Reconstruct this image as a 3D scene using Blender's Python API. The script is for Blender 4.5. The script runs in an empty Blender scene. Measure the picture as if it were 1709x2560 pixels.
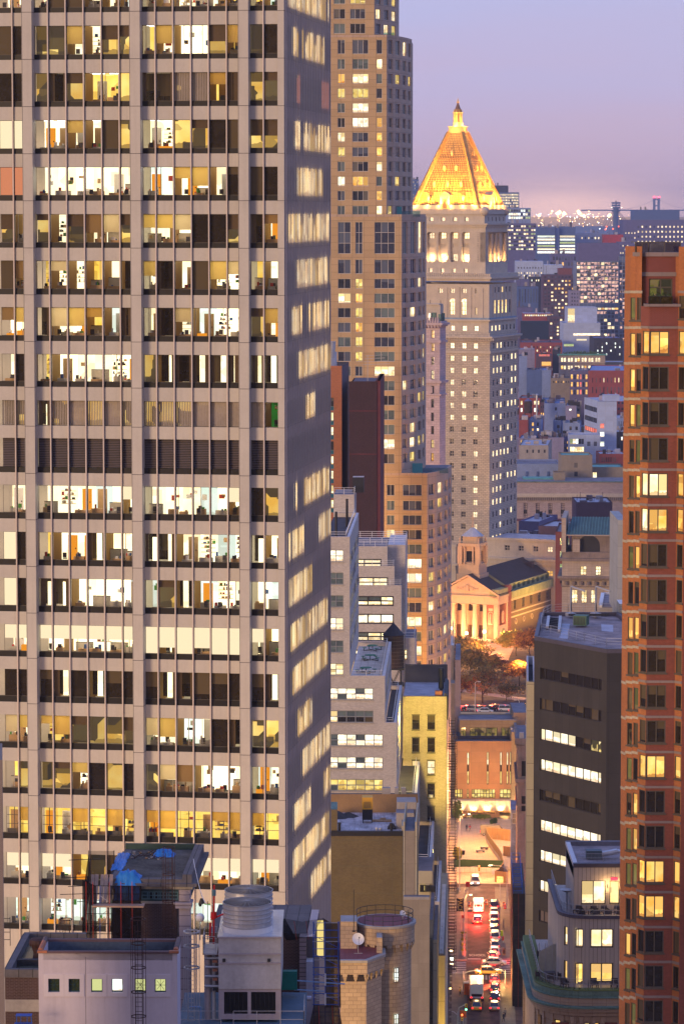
import bpy,math,random
from mathutils import Vector
R=random.Random(7)
F=8257.0;H=143.0;TH=math.atan(755.0/F)
CT,ST=math.cos(TH),math.sin(TH)
SC=bpy.context.scene
COL=SC.collection
# ---------------------------------------------------------------- measuring: photo pixel -> metres
def ray(px,py):
 x=(px-854.5)/F;y=-(py-1280.0)/F
 return(x,CT+y*ST,-ST+y*CT)
def at(px,py,Y):
 d=ray(px,py);t=Y/d[1]
 return(d[0]*t,Y,H+d[2]*t)
def gnd(px,py,z=0.0):
 d=ray(px,py);t=(z-H)/d[2]
 return(d[0]*t,d[1]*t,z)
class Fr:
 """a building's own axes: local X along its front, local Y away from the street, Z up"""
 def __init__(s,ox,oy,slope=0.0):
  s.a=math.atan(slope);s.ox=ox;s.oy=oy;s.c=math.cos(s.a);s.s=math.sin(s.a)
 def loc(s,x,y):
  x-=s.ox;y-=s.oy
  return(x*s.c-y*s.s,x*s.s+y*s.c)
 def wor(s,u,v):
  return(s.ox+u*s.c+v*s.s,s.oy-u*s.s+v*s.c)
 def _r(s,px,py):
  d=ray(px,py);c=s.loc(0,0)
  return c,(d[0]*s.c-d[1]*s.s,d[0]*s.s+d[1]*s.c,d[2])
 def uz(s,px,py,v=0.0):
  c,d=s._r(px,py);t=(v-c[1])/d[1]
  return c[0]+d[0]*t,H+d[2]*t
 def vz(s,px,py,u=0.0):
  c,d=s._r(px,py);t=(u-c[0])/d[0]
  return c[1]+d[1]*t,H+d[2]*t
 def u(s,px,py=1280,v=0.0):return s.uz(px,py,v)[0]
 def z(s,py,px=854,v=0.0):return s.uz(px,py,v)[1]
def frp(px,py,Y,slope=0.0):
 p=at(px,py,Y);return Fr(p[0],p[1],slope)
# ---------------------------------------------------------------- materials
MATS={}
class N:
 def __init__(s,name):
  s.m=bpy.data.materials.new(name);s.m.use_nodes=True
  s.t=s.m.node_tree;s.t.nodes.clear()
  s.out=s.t.nodes.new('ShaderNodeOutputMaterial')
 def n(s,typ,**kw):
  x=s.t.nodes.new(typ)
  for k,v in kw.items():
   if k.startswith('i_'):
    key=k[2:].replace('_',' ')
    x.inputs[int(key) if key.isdigit() else key].default_value=v
   else:setattr(x,k,v)
  return x
 def l(s,a,b):s.t.links.new(a,b)
 def math(s,op,a,b=None,c=None,clamp=False):
  x=s.n('ShaderNodeMath',operation=op);x.use_clamp=clamp
  for i,v in enumerate((a,b,c)):
   if v is None:continue
   if hasattr(v,'links'):s.l(v,x.inputs[i])
   else:x.inputs[i].default_value=v
  return x.outputs[0]
 def mix(s,f,a,b,bt='MIX'):
  x=s.n('ShaderNodeMix',data_type='RGBA',blend_type=bt)
  for sock,v in((x.inputs[0],f),(x.inputs[6],a),(x.inputs[7],b)):
   if hasattr(v,'links'):s.l(v,sock)
   elif isinstance(v,(int,float)):sock.default_value=v
   else:sock.default_value=(*v[:3],1)
  return x.outputs[2]
 def uv(s,name='UVMap',off=None,scl=None):
  u=s.n('ShaderNodeUVMap',uv_map=name).outputs[0]
  if scl or off:
   m=s.n('ShaderNodeMapping');s.l(u,m.inputs[0])
   if scl:m.inputs['Scale'].default_value=scl
   u=m.outputs[0]
  return u
 def noise(s,vec,scale,detail=3.0,rough=0.55):
  x=s.n('ShaderNodeTexNoise',i_Scale=scale,i_Detail=detail,i_Roughness=rough)
  s.l(vec,x.inputs['Vector']);return x.outputs[0]
 def ramp(s,f,stops,interp='LINEAR'):
  x=s.n('ShaderNodeValToRGB');x.color_ramp.interpolation=interp;e=x.color_ramp.elements
  while len(e)<len(stops):e.new(0.5)
  for i,(p,c) in enumerate(stops):
   e[i].position=p;e[i].color=(*c,1) if len(c)==3 else c
  s.l(f,x.inputs[0]);return x.outputs[0]
 def done(s,sh):s.l(sh,s.out.inputs[0]);return s.m
def mul(c,k):return tuple(min(1,x*k) for x in c)
def mat(name,base,rough=0.8,metal=0.0,var=0.18,pat=None,streak=0.0,spec=0.3,bump=0.0,brushed=False):
 """wall, roof and metal surfaces; pat = ('brick', w, h, mortar_width, mortar_col) or ('panel', w, h, joint, joint_col)"""
 if name in MATS:return MATS[name]
 k=N(name);uv=k.uv()
 n1=k.noise(uv,0.35,5.0,0.6);n2=k.noise(uv,4.0,3.0)
 f=k.math('ADD',k.math('MULTIPLY',n1,0.7),k.math('MULTIPLY',n2,0.3))
 f=k.math('MULTIPLY',k.math('SUBTRACT',f,0.5),3.0);f=k.math('ADD',f,0.5,clamp=True)
 col=k.mix(f,mul(base,1-var),mul(base,1+var))
 if streak:
  st=k.noise(k.uv(scl=(2.2,0.12,1)),1.0,4.0,0.65)
  st=k.math('MULTIPLY',k.math('SUBTRACT',st,0.5,clamp=True),4.0*streak,clamp=True)
  col=k.mix(st,col,mul(base,0.35))
 hgt=n2
 if pat:
  b=k.n('ShaderNodeTexBrick',offset=0.5 if pat[0]=='brick' else 0.0,i_Scale=1.0)
  b.inputs['Brick Width'].default_value=pat[1];b.inputs['Row Height'].default_value=pat[2]
  b.inputs['Mortar Size'].default_value=pat[3];b.inputs['Mortar Smooth'].default_value=0.1
  b.inputs['Bias'].default_value=0.0
  b.inputs['Color1'].default_value=(0.88,0.88,0.88,1);b.inputs['Color2'].default_value=(1.1,1.1,1.1,1)
  if pat[0]=='panel':
   b.inputs['Color1'].default_value=(0.93,0.93,0.93,1);b.inputs['Color2'].default_value=(1.07,1.07,1.07,1)
  k.l(uv,b.inputs['Vector'])
  col=k.mix(1.0,col,b.outputs[0],'MULTIPLY')
  col=k.mix(b.outputs[1],col,pat[4])
  hgt=k.math('SUBTRACT',1.0,b.outputs[1])
 p=k.n('ShaderNodeBsdfPrincipled',i_Roughness=rough,i_Metallic=metal)
 p.inputs['Specular IOR Level'].default_value=spec
 k.l(col,p.inputs['Base Color'])
 if brushed:
  br=k.noise(k.uv(scl=(0.6,6,1)),1.0,3.0)
  k.l(k.math('ADD',k.math('MULTIPLY',br,0.3),rough-0.15),p.inputs['Roughness'])
 if bump:
  bm=k.n('ShaderNodeBump',i_Strength=bump,i_Distance=0.05);k.l(hgt,bm.inputs['Height']);k.l(bm.outputs[0],p.inputs['Normal'])
 MATS[name]=k.done(p.outputs[0]);return MATS[name]
def glow(name,col,st):
 if name in MATS:return MATS[name]
 k=N(name);e=k.n('ShaderNodeEmission',i_Strength=st);e.inputs[0].default_value=(*col,1)
 MATS[name]=k.done(e.outputs[0]);return MATS[name]
def lit(name,c1,c2,st,blind=0.5,blindcol=(1,.8,.5),blindst=0.6,furn=0.35,dark=0.0,cell=1.0,furncol=(.35,.2,.1),seed=0.0):
 """a lit room seen through its pane: rnd is one number per pane, win the pane's own 0..1 coordinates"""
 if name in MATS:return MATS[name]
 k=N(name)
 rnd=k.n('ShaderNodeAttribute',attribute_name='rnd').outputs['Fac']
 w=k.uv('win');sp=k.n('ShaderNodeSeparateXYZ');k.l(w,sp.inputs[0]);x,y=sp.outputs[0],sp.outputs[1]
 met=k.uv();av=k.n('ShaderNodeVectorMath',operation='ADD');k.l(met,av.inputs[0])
 cb=k.n('ShaderNodeCombineXYZ');k.l(k.math('MULTIPLY',rnd,91.7),cb.inputs[0]);k.l(k.math('MULTIPLY',rnd,37.3),cb.inputs[1]);k.l(cb.outputs[0],av.inputs[1])
 vec=av.outputs[0]
 vo=k.n('ShaderNodeTexVoronoi',distance='CHEBYCHEV',i_Scale=1.1/cell);k.l(vec,vo.inputs['Vector'])
 vs=k.n('ShaderNodeSeparateColor');k.l(vo.outputs['Color'],vs.inputs[0])
 blk=vs.outputs[0]
 nz=k.noise(vec,0.8/cell,2.0)
 base=k.mix(k.math('MULTIPLY',k.math('SUBTRACT',nz,0.35,clamp=True),3.0,clamp=True),c1,c2)
 r2=k.math('FRACT',k.math('MULTIPLY',rnd,17.31));r3=k.math('FRACT',k.math('MULTIPLY',rnd,53.7));r4=k.math('FRACT',k.math('MULTIPLY',rnd,7.77))
 dk=k.math('MULTIPLY',k.math('GREATER_THAN',blk,0.80),0.5)
 base=k.mix(dk,base,furncol)
 if furn:
  fx=k.noise(k.uv(scl=(2.2/cell,0.0,1)),1.0,2.0)
  hgt=k.math('MULTIPLY',k.math('MULTIPLY',fx,furn*1.3),k.math('ADD',r4,0.25))
  isf=k.math('MULTIPLY',k.math('LESS_THAN',y,hgt),0.75)
  base=k.mix(isf,base,furncol)
 if blind:
  has=k.math('LESS_THAN',r2,blind)
  top=k.math('GREATER_THAN',y,k.math('SUBTRACT',1.0,k.math('MULTIPLY',r3,0.9)))
  base=k.mix(k.math('MULTIPLY',has,top),base,mul(blindcol,blindst))
 if dark:
  hd=k.math('MULTIPLY',k.math('GREATER_THAN',vs.outputs[1],1-dark),0.93)
  base=k.mix(hd,base,(.04,.03,.02))
 e=k.n('ShaderNodeEmission');k.l(base,e.inputs[0])
 k.l(k.math('MULTIPLY',st,k.math('ADD',k.math('MULTIPLY',r4,0.6),0.7)),e.inputs[1])
 g=k.n('ShaderNodeBsdfGlossy',i_Roughness=0.05);ms=k.n('ShaderNodeMixShader',i_0=0.06);k.l(e.outputs[0],ms.inputs[1]);k.l(g.outputs[0],ms.inputs[2])
 MATS[name]=k.done(ms.outputs[0]);return MATS[name]
def dglass(name,tint=(.03,.03,.035),rough=0.06,wav=0.25,blind=0.35,blindcol=(.16,.15,.13)):
 """unlit window glass, some panes with a drawn blind behind"""
 if name in MATS:return MATS[name]
 k=N(name)
 rnd=k.n('ShaderNodeAttribute',attribute_name='rnd').outputs['Fac']
 w=k.uv('win');sp=k.n('ShaderNodeSeparateXYZ');k.l(w,sp.inputs[0])
 r2=k.math('FRACT',k.math('MULTIPLY',rnd,17.31));r3=k.math('FRACT',k.math('MULTIPLY',rnd,53.7))
 top=k.math('GREATER_THAN',sp.outputs[1],k.math('SUBTRACT',1.0,k.math('MULTIPLY',r3,1.6)))
 has=k.math('MULTIPLY',k.math('LESS_THAN',r2,blind),top)
 n=k.noise(k.uv(),1.3,3.0)
 c=k.mix(n,mul(tint,.5),mul(tint,1.8));c=k.mix(has,c,blindcol)
 p=k.n('ShaderNodeBsdfPrincipled',i_Roughness=rough);k.l(c,p.inputs['Base Color'])
 p.inputs['Specular IOR Level'].default_value=0.7
 av=k.n('ShaderNodeVectorMath',operation='ADD');k.l(k.uv(),av.inputs[0])
 cb=k.n('ShaderNodeCombineXYZ');k.l(k.math('MULTIPLY',rnd,91.7),cb.inputs[0]);k.l(cb.outputs[0],av.inputs[1])
 bm=k.n('ShaderNodeBump',i_Strength=wav,i_Distance=0.06);k.l(k.noise(av.outputs[0],0.8,1.0),bm.inputs['Height']);k.l(bm.outputs[0],p.inputs['Normal'])
 MATS[name]=k.done(p.outputs[0]);return MATS[name]
def clear_glass(name,col=(1,1,1),refl=0.07,alpha=0.0):
 if name in MATS:return MATS[name]
 k=N(name);t=k.n('ShaderNodeBsdfTransparent');t.inputs[0].default_value=(*col,1)
 g=k.n('ShaderNodeBsdfGlossy',i_Roughness=0.03);ms=k.n('ShaderNodeMixShader',i_0=refl)
 k.l(t.outputs[0],ms.inputs[1]);k.l(g.outputs[0],ms.inputs[2]);MATS[name]=k.done(ms.outputs[0]);return MATS[name]
def translucent(name,col,tr=.6):
 k=N(name);d=k.n('ShaderNodeBsdfDiffuse');d.inputs[0].default_value=(*col,1);t=k.n('ShaderNodeBsdfTranslucent');t.inputs[0].default_value=(*col,1)
 ms=k.n('ShaderNodeMixShader',i_0=tr);k.l(d.outputs[0],ms.inputs[1]);k.l(t.outputs[0],ms.inputs[2]);return k.done(ms.outputs[0])
def netting(name,col,opac):
 if name in MATS:return MATS[name]
 k=N(name);d=k.n('ShaderNodeBsdfDiffuse');d.inputs[0].default_value=(*col,1)
 t=k.n('ShaderNodeBsdfTransparent');n=k.noise(k.uv(),0.9,3.0)
 ms=k.n('ShaderNodeMixShader');k.l(k.math('ADD',k.math('MULTIPLY',n,0.35),opac-0.17,clamp=True),ms.inputs[0])
 k.l(t.outputs[0],ms.inputs[1]);k.l(d.outputs[0],ms.inputs[2]);MATS[name]=k.done(ms.outputs[0]);return MATS[name]
# ---------------------------------------------------------------- mesh builder
class MB:
 def __init__(s):s.v=[];s.f=[];s.mi=[];s.mats=[];s.uv=[];s.win=[];s.rn=[];s.hw=False
 def face(s,pts,m,uv=None,win=None,rnd=None):
  if m not in s.mats:s.mats.append(m)
  b=len(s.v);s.v.extend(pts);s.f.append(tuple(range(b,b+len(pts))));s.mi.append(s.mats.index(m))
  if uv is None:
   a,c,d=Vector(pts[0]),Vector(pts[1]),Vector(pts[2])
   n=(c-a).cross(d-a)
   if n.length<1e-9 and len(pts)>3:n=(d-a).cross(Vector(pts[3])-a)
   n=n.normalized() if n.length>1e-12 else Vector((0,0,1))
   if abs(n.z)>0.8:uv=[(p[0],p[1]) for p in pts]
   else:
    h=math.hypot(n.x,n.y);tx,ty=-n.y/h,n.x/h
    k=1.0/max(0.25,h)
    uv=[(p[0]*tx+p[1]*ty,p[2]*k) for p in pts]
  s.uv.extend(uv)
  if win is not None:s.hw=True;s.win.extend(win)
  else:s.win.extend([(0,0)]*len(pts))
  s.rn.append(R.random() if rnd is None else rnd)
 def box(s,x0,x1,y0,y1,z0,z1,m,skip='',top=None):
  a=(x0,y0);b=(x1,y0);c=(x1,y1);d=(x0,y1)
  s.prism([a,b,c,d],z0,z1,m,top,skip)
 def prism(s,poly,z0,z1,m,top=None,skip=''):
  """poly counter-clockwise seen from above"""
  n=len(poly)
  for i in range(n):
   p,q=poly[i],poly[(i+1)%n]
   s.face([(p[0],p[1],z0),(q[0],q[1],z0),(q[0],q[1],z1),(p[0],p[1],z1)],m)
  if 't' not in skip:s.face([(p[0],p[1],z1) for p in poly],top or m)
  if 'b' not in skip:s.face([(p[0],p[1],z0) for p in reversed(poly)],m)
 def cyl(s,x,y,z0,z1,r0,r1,m,n=24,cap=True,a0=0.0,capm=None):
  P=[]
  for i in range(n):a=2*math.pi*i/n+a0;P.append((math.cos(a),math.sin(a)))
  for i in range(n):
   p,q=P[i],P[(i+1)%n];rr=max(r0,r1)
   u0,u1=2*math.pi*rr*i/n,2*math.pi*rr*(i+1)/n
   if r1<1e-6:s.face([(x+p[0]*r0,y+p[1]*r0,z0),(x+q[0]*r0,y+q[1]*r0,z0),(x,y,z1)],m,[(u0,z0),(u1,z0),(u0,z1)])
   else:s.face([(x+p[0]*r0,y+p[1]*r0,z0),(x+q[0]*r0,y+q[1]*r0,z0),(x+q[0]*r1,y+q[1]*r1,z1),(x+p[0]*r1,y+p[1]*r1,z1)],m,[(u0,z0),(u1,z0),(u1,z1),(u0,z1)])
  if cap and r1>1e-6:s.face([(x+p[0]*r1,y+p[1]*r1,z1) for p in P],capm or m)
  if cap:s.face([(x+p[0]*r0,y+p[1]*r0,z0) for p in reversed(P)],m)
 def bar(s,a,b,r,m,n=4):
  a=Vector(a);b=Vector(b);d=b-a
  if d.length<1e-6:return
  d.normalize();u=d.cross(Vector((0,0,1)) if abs(d.z)<0.95 else Vector((1,0,0))).normalized();w=d.cross(u)
  off=math.pi/4 if n==4 else 0
  P=[(u*math.cos(2*math.pi*i/n+off)+w*math.sin(2*math.pi*i/n+off))*r for i in range(n)]
  for i in range(n):
   p,q=P[i],P[(i+1)%n];s.face([tuple(a+q),tuple(a+p),tuple(b+p),tuple(b+q)],m)
  s.face([tuple(a+p) for p in P],m);s.face([tuple(b+p) for p in reversed(P)],m)
 def path(s,pts,r,m,n=4):
  for a,b in zip(pts,pts[1:]):s.bar(a,b,r,m,n)
 def ring(s,c,r,rr,m,n=20,a0=0.0,a1=2*math.pi):
  pts=[(c[0]+r*math.cos(a0+(a1-a0)*i/n),c[1]+r*math.sin(a0+(a1-a0)*i/n),c[2]) for i in range(n+1)]
  s.path(pts,rr,m)
 def build(s,name,parent=None,loc=None,smooth=False):
  if not s.f:return None
  me=bpy.data.meshes.new(name);me.from_pydata(s.v,[],s.f)
  for m in s.mats:me.materials.append(m)
  me.polygons.foreach_set('material_index',s.mi)
  ul=me.uv_layers.new(name='UVMap');ul.data.foreach_set('uv',[c for p in s.uv for c in p])
  if s.hw:
   wl=me.uv_layers.new(name='win');wl.data.foreach_set('uv',[c for p in s.win for c in p])
   at_=me.attributes.new('rnd','FLOAT','FACE');at_.data.foreach_set('value',s.rn)
  o=bpy.data.objects.new(name,me);COL.objects.link(o)
  if parent is not None:o.parent=parent
  if loc:o.location=loc
  if smooth:
   import bmesh
   bm=bmesh.new();bm.from_mesh(me);bmesh.ops.remove_doubles(bm,verts=bm.verts,dist=1e-4);bm.to_mesh(me);bm.free()
   me.polygons.foreach_set('use_smooth',[True]*len(me.polygons))
  return o
def plane(A,B):
 dx,dy=B[0]-A[0],B[1]-A[1];L=math.hypot(dx,dy);d=(dx/L,dy/L);n=(d[1],-d[0])
 return(A,d,n,L)
def pp(P,s,o,z):return(P[0][0]+P[1][0]*s+P[2][0]*o,P[0][1]+P[1][1]*s+P[2][1]*o,z)
def pbox(mb,P,s0,s1,z0,z1,o0,o1,m,top=None):
 q=[pp(P,s0,o1,0)[:2],pp(P,s1,o1,0)[:2],pp(P,s1,o0,0)[:2],pp(P,s0,o0,0)[:2]]
 mb.prism(q,z0,z1,m,top)
def pquad(mb,P,s0,s1,z0,z1,o,m,win=False,rnd=None,w=None):
 mb.face([pp(P,s0,o,z0),pp(P,s1,o,z0),pp(P,s1,o,z1),pp(P,s0,o,z1)],m,win=(w or[(0,0),(1,0),(1,1),(0,1)]) if win else None,rnd=rnd)
def facade(mb,A,B,z0,z1,holes,m,dep=0.25,rm=None):
 """a wall with real openings and reveals; holes = (s0, s1, z0, z1)"""
 P=plane(A,B);L=P[3];rm=rm or m
 hs=[(max(0,a),min(L,b),max(z0,c),min(z1,d)) for a,b,c,d in holes]
 hs=[h for h in hs if h[1]-h[0]>.02 and h[3]-h[2]>.02]
 zs=sorted({z0,z1,*[h[2] for h in hs],*[h[3] for h in hs]})
 for a,b in zip(zs,zs[1:]):
  if b-a<1e-5:continue
  mid=(a+b)/2;hh=sorted((h[0],h[1]) for h in hs if h[2]<mid<h[3]);s=0.0
  for h0,h1 in hh:
   if h0>s+1e-5:pquad(mb,P,s,h0,a,b,0,m)
   s=max(s,h1)
  if L>s+1e-5:pquad(mb,P,s,L,a,b,0,m)
 for a,b,c,d in hs:
  mb.face([pp(P,a,0,c),pp(P,b,0,c),pp(P,b,-dep,c),pp(P,a,-dep,c)],rm)
  mb.face([pp(P,a,-dep,d),pp(P,b,-dep,d),pp(P,b,0,d),pp(P,a,0,d)],rm)
  mb.face([pp(P,a,0,c),pp(P,a,-dep,c),pp(P,a,-dep,d),pp(P,a,0,d)],rm)
  mb.face([pp(P,b,-dep,c),pp(P,b,0,c),pp(P,b,0,d),pp(P,b,-dep,d)],rm)
 return P
def setp(o,label=None,cat=None,group=None,kind=None):
 if label:o['label']=label
 if cat:o['category']=cat
 if group:o['group']=group
 if kind:o['kind']=kind
 return o
def thing(name,label,cat,loc=(0,0,0),rz=0.0,group=None):
 o=bpy.data.objects.new(name,None);COL.objects.link(o);o.location=loc;o.rotation_euler=(0,0,rz)
 o.empty_display_size=0.5
 return setp(o,label,cat,group)
def fthing(name,label,cat,fr,z=0.0,group=None):
 return thing(name,label,cat,(fr.ox,fr.oy,z),-fr.a,group)
class Bld:
 """a building: its empty, its wall mesh, its windows (the 100 largest as parts, the rest as one part)"""
 def __init__(s,name,label,fr,group=None,cat='building',z=0.0):
  s.root=fthing(name,label,cat,fr,z,group);s.fr=fr;s.wins=[];s.wall=MB();s.z=z
 def win(s,P,s0,s1,z0,z1,pane,dep=0.22,nx=1,ny=1,fm=None,fw=0.06,sill=None,name='window',rnd=None,cells=None):
  mb=MB();W=s1-s0;Hh=z1-z0;fb=MB() if s.fr.oy<500 else mb
  for i in range(nx):
   for j in range(ny):
    m=pane
    if cells:m=cells[j*nx+i]
    pquad(mb,P,s0+W*i/nx,s0+W*(i+1)/nx,z0+Hh*j/ny,z0+Hh*(j+1)/ny,-dep+.012,m,True,rnd if cells is None else None,[(0,j/ny),(1,j/ny),(1,(j+1)/ny),(0,(j+1)/ny)])
  if fm:
   for i in range(nx+1):
    c=s0+W*i/nx;c=min(max(c,s0+fw/2),s1-fw/2)
    pbox(fb,P,c-fw/2,c+fw/2,z0+.002,z1-.002,-dep+.02,-dep+.02+fw,fm)
   for j in range(ny+1):
    c=z0+Hh*j/ny;c=min(max(c,z0+fw/2),z1-fw/2)
    pbox(fb,P,s0+fw,s1-fw,c-fw/2,c+fw/2,-dep+.022,-dep+.01+fw,fm)
  if sill:sb=MB();pbox(sb,P,s0-.08,s1+.08,z0-.14,z0-.004,-.02,.1,sill)
  mb.kids=([('frame',fb)] if fb is not mb and fb.f else[])+([('sill',sb)] if sill else[])
  s.wins.append((W*Hh,name,mb))
 def finish(s,wallname='wall'):
  if s.wall.f:s.wall.build(wallname,s.root)
  kinds={}
  for a,n,mb in s.wins:kinds.setdefault(n,[]).append((a,mb))
  for n,L in kinds.items():
   L.sort(key=lambda t:-t[0])
   for a,mb in L[:100]:
    o=mb.build(n,s.root)
    for kn,kb in mb.kids:kb.build(kn,o)
   if len(L)>100:
    big=MB()
    L=L[:100]+[(0,q) for a,w_ in L[100:] for q in[w_]+[kb for _,kb in w_.kids]]
    for a,mb in L[100:]:
     b=len(big.v);big.v+=mb.v
     for m in mb.mats:
      if m not in big.mats:big.mats.append(m)
     big.f+=[tuple(i+b for i in f) for f in mb.f]
     big.mi+=[big.mats.index(mb.mats[i]) for i in mb.mi]
     big.uv+=mb.uv;big.win+=mb.win;big.rn+=mb.rn;big.hw=True
    o=big.build(n,s.root);o['kind']='stuff'
  return s.root
def railing(mb,pts,h,m,post=1.6,rails=3,r=0.025):
 for a,b in zip(pts,pts[1:]):
  L=math.dist(a,b);n=max(1,round(L/post))
  for i in range(n+1):
   t=i/n;p=[a[k]+(b[k]-a[k])*t for k in range(3)]
   mb.bar(p,(p[0],p[1],p[2]+h),r,m)
  for j in range(rails):
   z=h*(j+1)/rails;mb.bar((a[0],a[1],a[2]+z),(b[0],b[1],b[2]+z),r*.8,m)
def lamp(kind,loc,col,power,size=0.3,spot=None,rot=None,name='lamp_light',parent=None,blend=.6):
 L=bpy.data.lights.new(name,kind);L.color=col;L.energy=power
 if kind=='POINT':L.shadow_soft_size=size
 if kind=='SPOT':L.spot_size=spot;L.spot_blend=blend;L.shadow_soft_size=size
 if kind=='AREA':L.size=size
 o=bpy.data.objects.new(name,L);COL.objects.link(o);o.location=loc
 if rot:o.rotation_euler=rot
 if parent is not None:o.parent=parent
 return o
def aim(o,target):
 d=Vector(target)-Vector(o.location);o.rotation_euler=d.to_track_quat('-Z','Y').to_euler()
# ---------------------------------------------------------------- shared materials
J=(.10,.09,.09)
m_alu=mat('aluminium_cladding',(.50,.475,.45),.55,0,.08,streak=.15,spec=.4)
m_alu_rib=mat('aluminium_ribs',(.60,.53,.50),.5,0,.06,spec=.4)
m_black=mat('black_spandrel',(.012,.011,.012),.35,0,.2)
m_joint=mat('joint',(.08,.07,.08),.7)
m_dark=mat('dark_metal',(.025,.024,.026),.55)
m_steel=mat('galvanised_steel',(.66,.66,.68),.38,.5,.2,brushed=True,streak=.2)
m_steelf=mat('steel_rail',(.45,.46,.50),.45,.5)
m_tar=mat('tar_roof',(.045,.042,.05),.75,0,.45)
m_tarl=mat('grey_roof',(.20,.19,.22),.8,0,.35)
m_silver=mat('silver_roof',(.42,.42,.50),.6,0,.35,streak=.1)
m_gravel=mat('gravel_roof',(.30,.24,.24),.95,0,.5)
m_cop=mat('copper_green',(.13,.21,.17),.75,0,.5,streak=.5)
m_white=mat('white_paint',(.75,.75,.76),.6,0,.06)
m_conc=mat('concrete',(.36,.33,.31),.85,0,.2,streak=.2)
m_wbrick=mat('white_brick',(.55,.50,.46),.85,0,.10,('brick',.42,.14,.012,(.40,.36,.33)),streak=.10)
m_ybrick=mat('yellow_painted_brick',(.50,.42,.27),.85,0,.15,('brick',.40,.14,.012,(.35,.28,.16)),streak=.28)
m_obrick=mat('olive_brick',(.20,.15,.065),.9,0,.14,('brick',.42,.12,.014,(.14,.11,.075)),streak=.15)
m_rbrick=mat('red_brick_shaded',(.22,.060,.040),.85,0,.18,('brick',.26,.09,.006,(.26,.13,.10)),streak=.2)  # bay tower's front faces: same brick, weaker light put into the colour
m_rbrickd=mat('plum_brick',(.19,.045,.04),.85,0,.12,('brick',.26,.09,.013,(.26,.12,.1)))
m_brick_lit=mat('red_brick_lit',(.36,.125,.045),.85,0,.18,('brick',.26,.09,.006,(.42,.22,.12)),streak=.2)  # bay tower's left faces: same brick, warm light put into the colour
m_lime=mat('limestone_band',(.44,.385,.32),.8,0,.10,('panel',.9,50,.015,(.2,.17,.14)))
m_tan=mat('tan_panels',(.50,.355,.205),.8,0,.06,('panel',2.55,1.6,.035,(.30,.21,.12)))
m_tanr=mat('tan_panels_curved',(.50,.37,.28),.7,0,.08,('panel',1.7,1.6,.035,(.26,.19,.14)))
m_maroon=mat('maroon_blank_wall',(.065,.035,.038),.9,0,.12,('brick',.42,.14,.012,(.05,.03,.03)),streak=.1)
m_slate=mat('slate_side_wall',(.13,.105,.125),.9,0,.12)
m_obr2=mat('hotel_orange_brick',(.42,.16,.075),.85,0,.08,('brick',.4,.14,.012,(.36,.16,.09)))
m_gran=mat('courthouse_granite',(.52,.455,.38),.85,0,.09,('brick',1.5,.62,.05,(.22,.18,.165)),streak=.2)
m_granp=mat('courthouse_smooth',(.53,.465,.39),.8,0,.12,streak=.22)
m_lav=mat('lavender_stone',(.52,.42,.46),.85,0,.09,('brick',1.5,.8,.04,(.33,.26,.3)),streak=.15)
m_grey=mat('dark_grey_panels',(.052,.046,.042),.75,0,.12,('panel',1.55,3.96,.02,(.03,.027,.025)),streak=.22)
m_stripc=mat('cream_panels',(.50,.45,.33),.8,0,.07,('panel',5,3.6,.035,(.22,.19,.15)),streak=.1)
m_beige=mat('beige_vertical_panels',(.50,.43,.37),.7,0,.04,('panel',.42,30,.018,(.10,.085,.07)))
m_stuc=mat('white_stucco',(.60,.54,.60),.9,0,.07,streak=.2)
m_terra=mat('terracotta_coping',(.45,.17,.09),.8,0,.25)
m_dbrick=mat('dark_brown_brick',(.07,.04,.038),.9,0,.25,('brick',.30,.10,.014,(.14,.10,.09)),streak=.2)
m_castle=mat('castle_ashlar',(.47,.35,.24),.85,0,.13,('brick',.95,.47,.022,(.24,.17,.13)),streak=.12,bump=.4)
m_redroof=mat('red_tile_roof',(.22,.055,.06),.7,0,.2,('panel',.5,.5,.012,(.1,.03,.03)))
m_slab=mat('stone_slab_wall',(.31,.26,.205),.85,0,.12,('panel',1.9,3.2,.012,(.2,.17,.13)),streak=.18)
m_asph=mat('asphalt',(.11,.065,.055),.75,0,.55,spec=.08)
m_walk=mat('pavement',(.16,.14,.11),.75,0,.25,('panel',1.5,1.5,.02,(.1,.09,.085)))
m_paint=mat('road_paint',(.62,.58,.52),.7,0,.3)
m_kerb=mat('kerb_stone',(.34,.32,.30),.8)
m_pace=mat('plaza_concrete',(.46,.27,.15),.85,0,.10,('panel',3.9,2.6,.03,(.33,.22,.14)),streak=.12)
m_plaza=mat('plaza_paving',(.52,.38,.25),.7,0,.12,('panel',1.2,1.2,.02,(.3,.24,.2)))
m_wood=mat('plywood',(.42,.24,.11),.8,0,.2,('panel',1.2,2.4,.02,(.2,.11,.05)))
m_blue=mat('blue_scaffold',(.03,.10,.42),.5)
m_tarp=mat('blue_tarpaulin',(.03,.22,.62),.45,0,.35,bump=.3)
m_bl_frame=mat('dark_frame',(.045,.04,.04),.5)
m_gr_frame=mat('grey_frame',(.26,.27,.29),.5)
m_wh_frame=mat('pale_frame',(.55,.52,.50),.5)
m_bronze=mat('bronze_frame',(.10,.085,.07),.5)
m_net=netting('black_netting',(.012,.01,.012),.9)
m_netb=netting('brown_netting',(.05,.035,.028),.86)
g_dark=dglass('dark_glass')
g_brown=dglass('bronze_dark_glass',(.022,.017,.012),.05,.3,.4,(.11,.085,.05))
g_blind=dglass('glass_over_blind',(.09,.12,.13),.12,.1,.75,(.16,.21,.22))
g_blue=dglass('blue_dark_glass',(.045,.05,.075),.08,.2,.5,(.12,.14,.19))
g_clear=clear_glass('clear_glass')
L_W=lit('room_bright',(1,.82,.50),(1,.93,.74),1.7,.4,(1,.84,.5),.55,.4,cell=.8)
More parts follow.
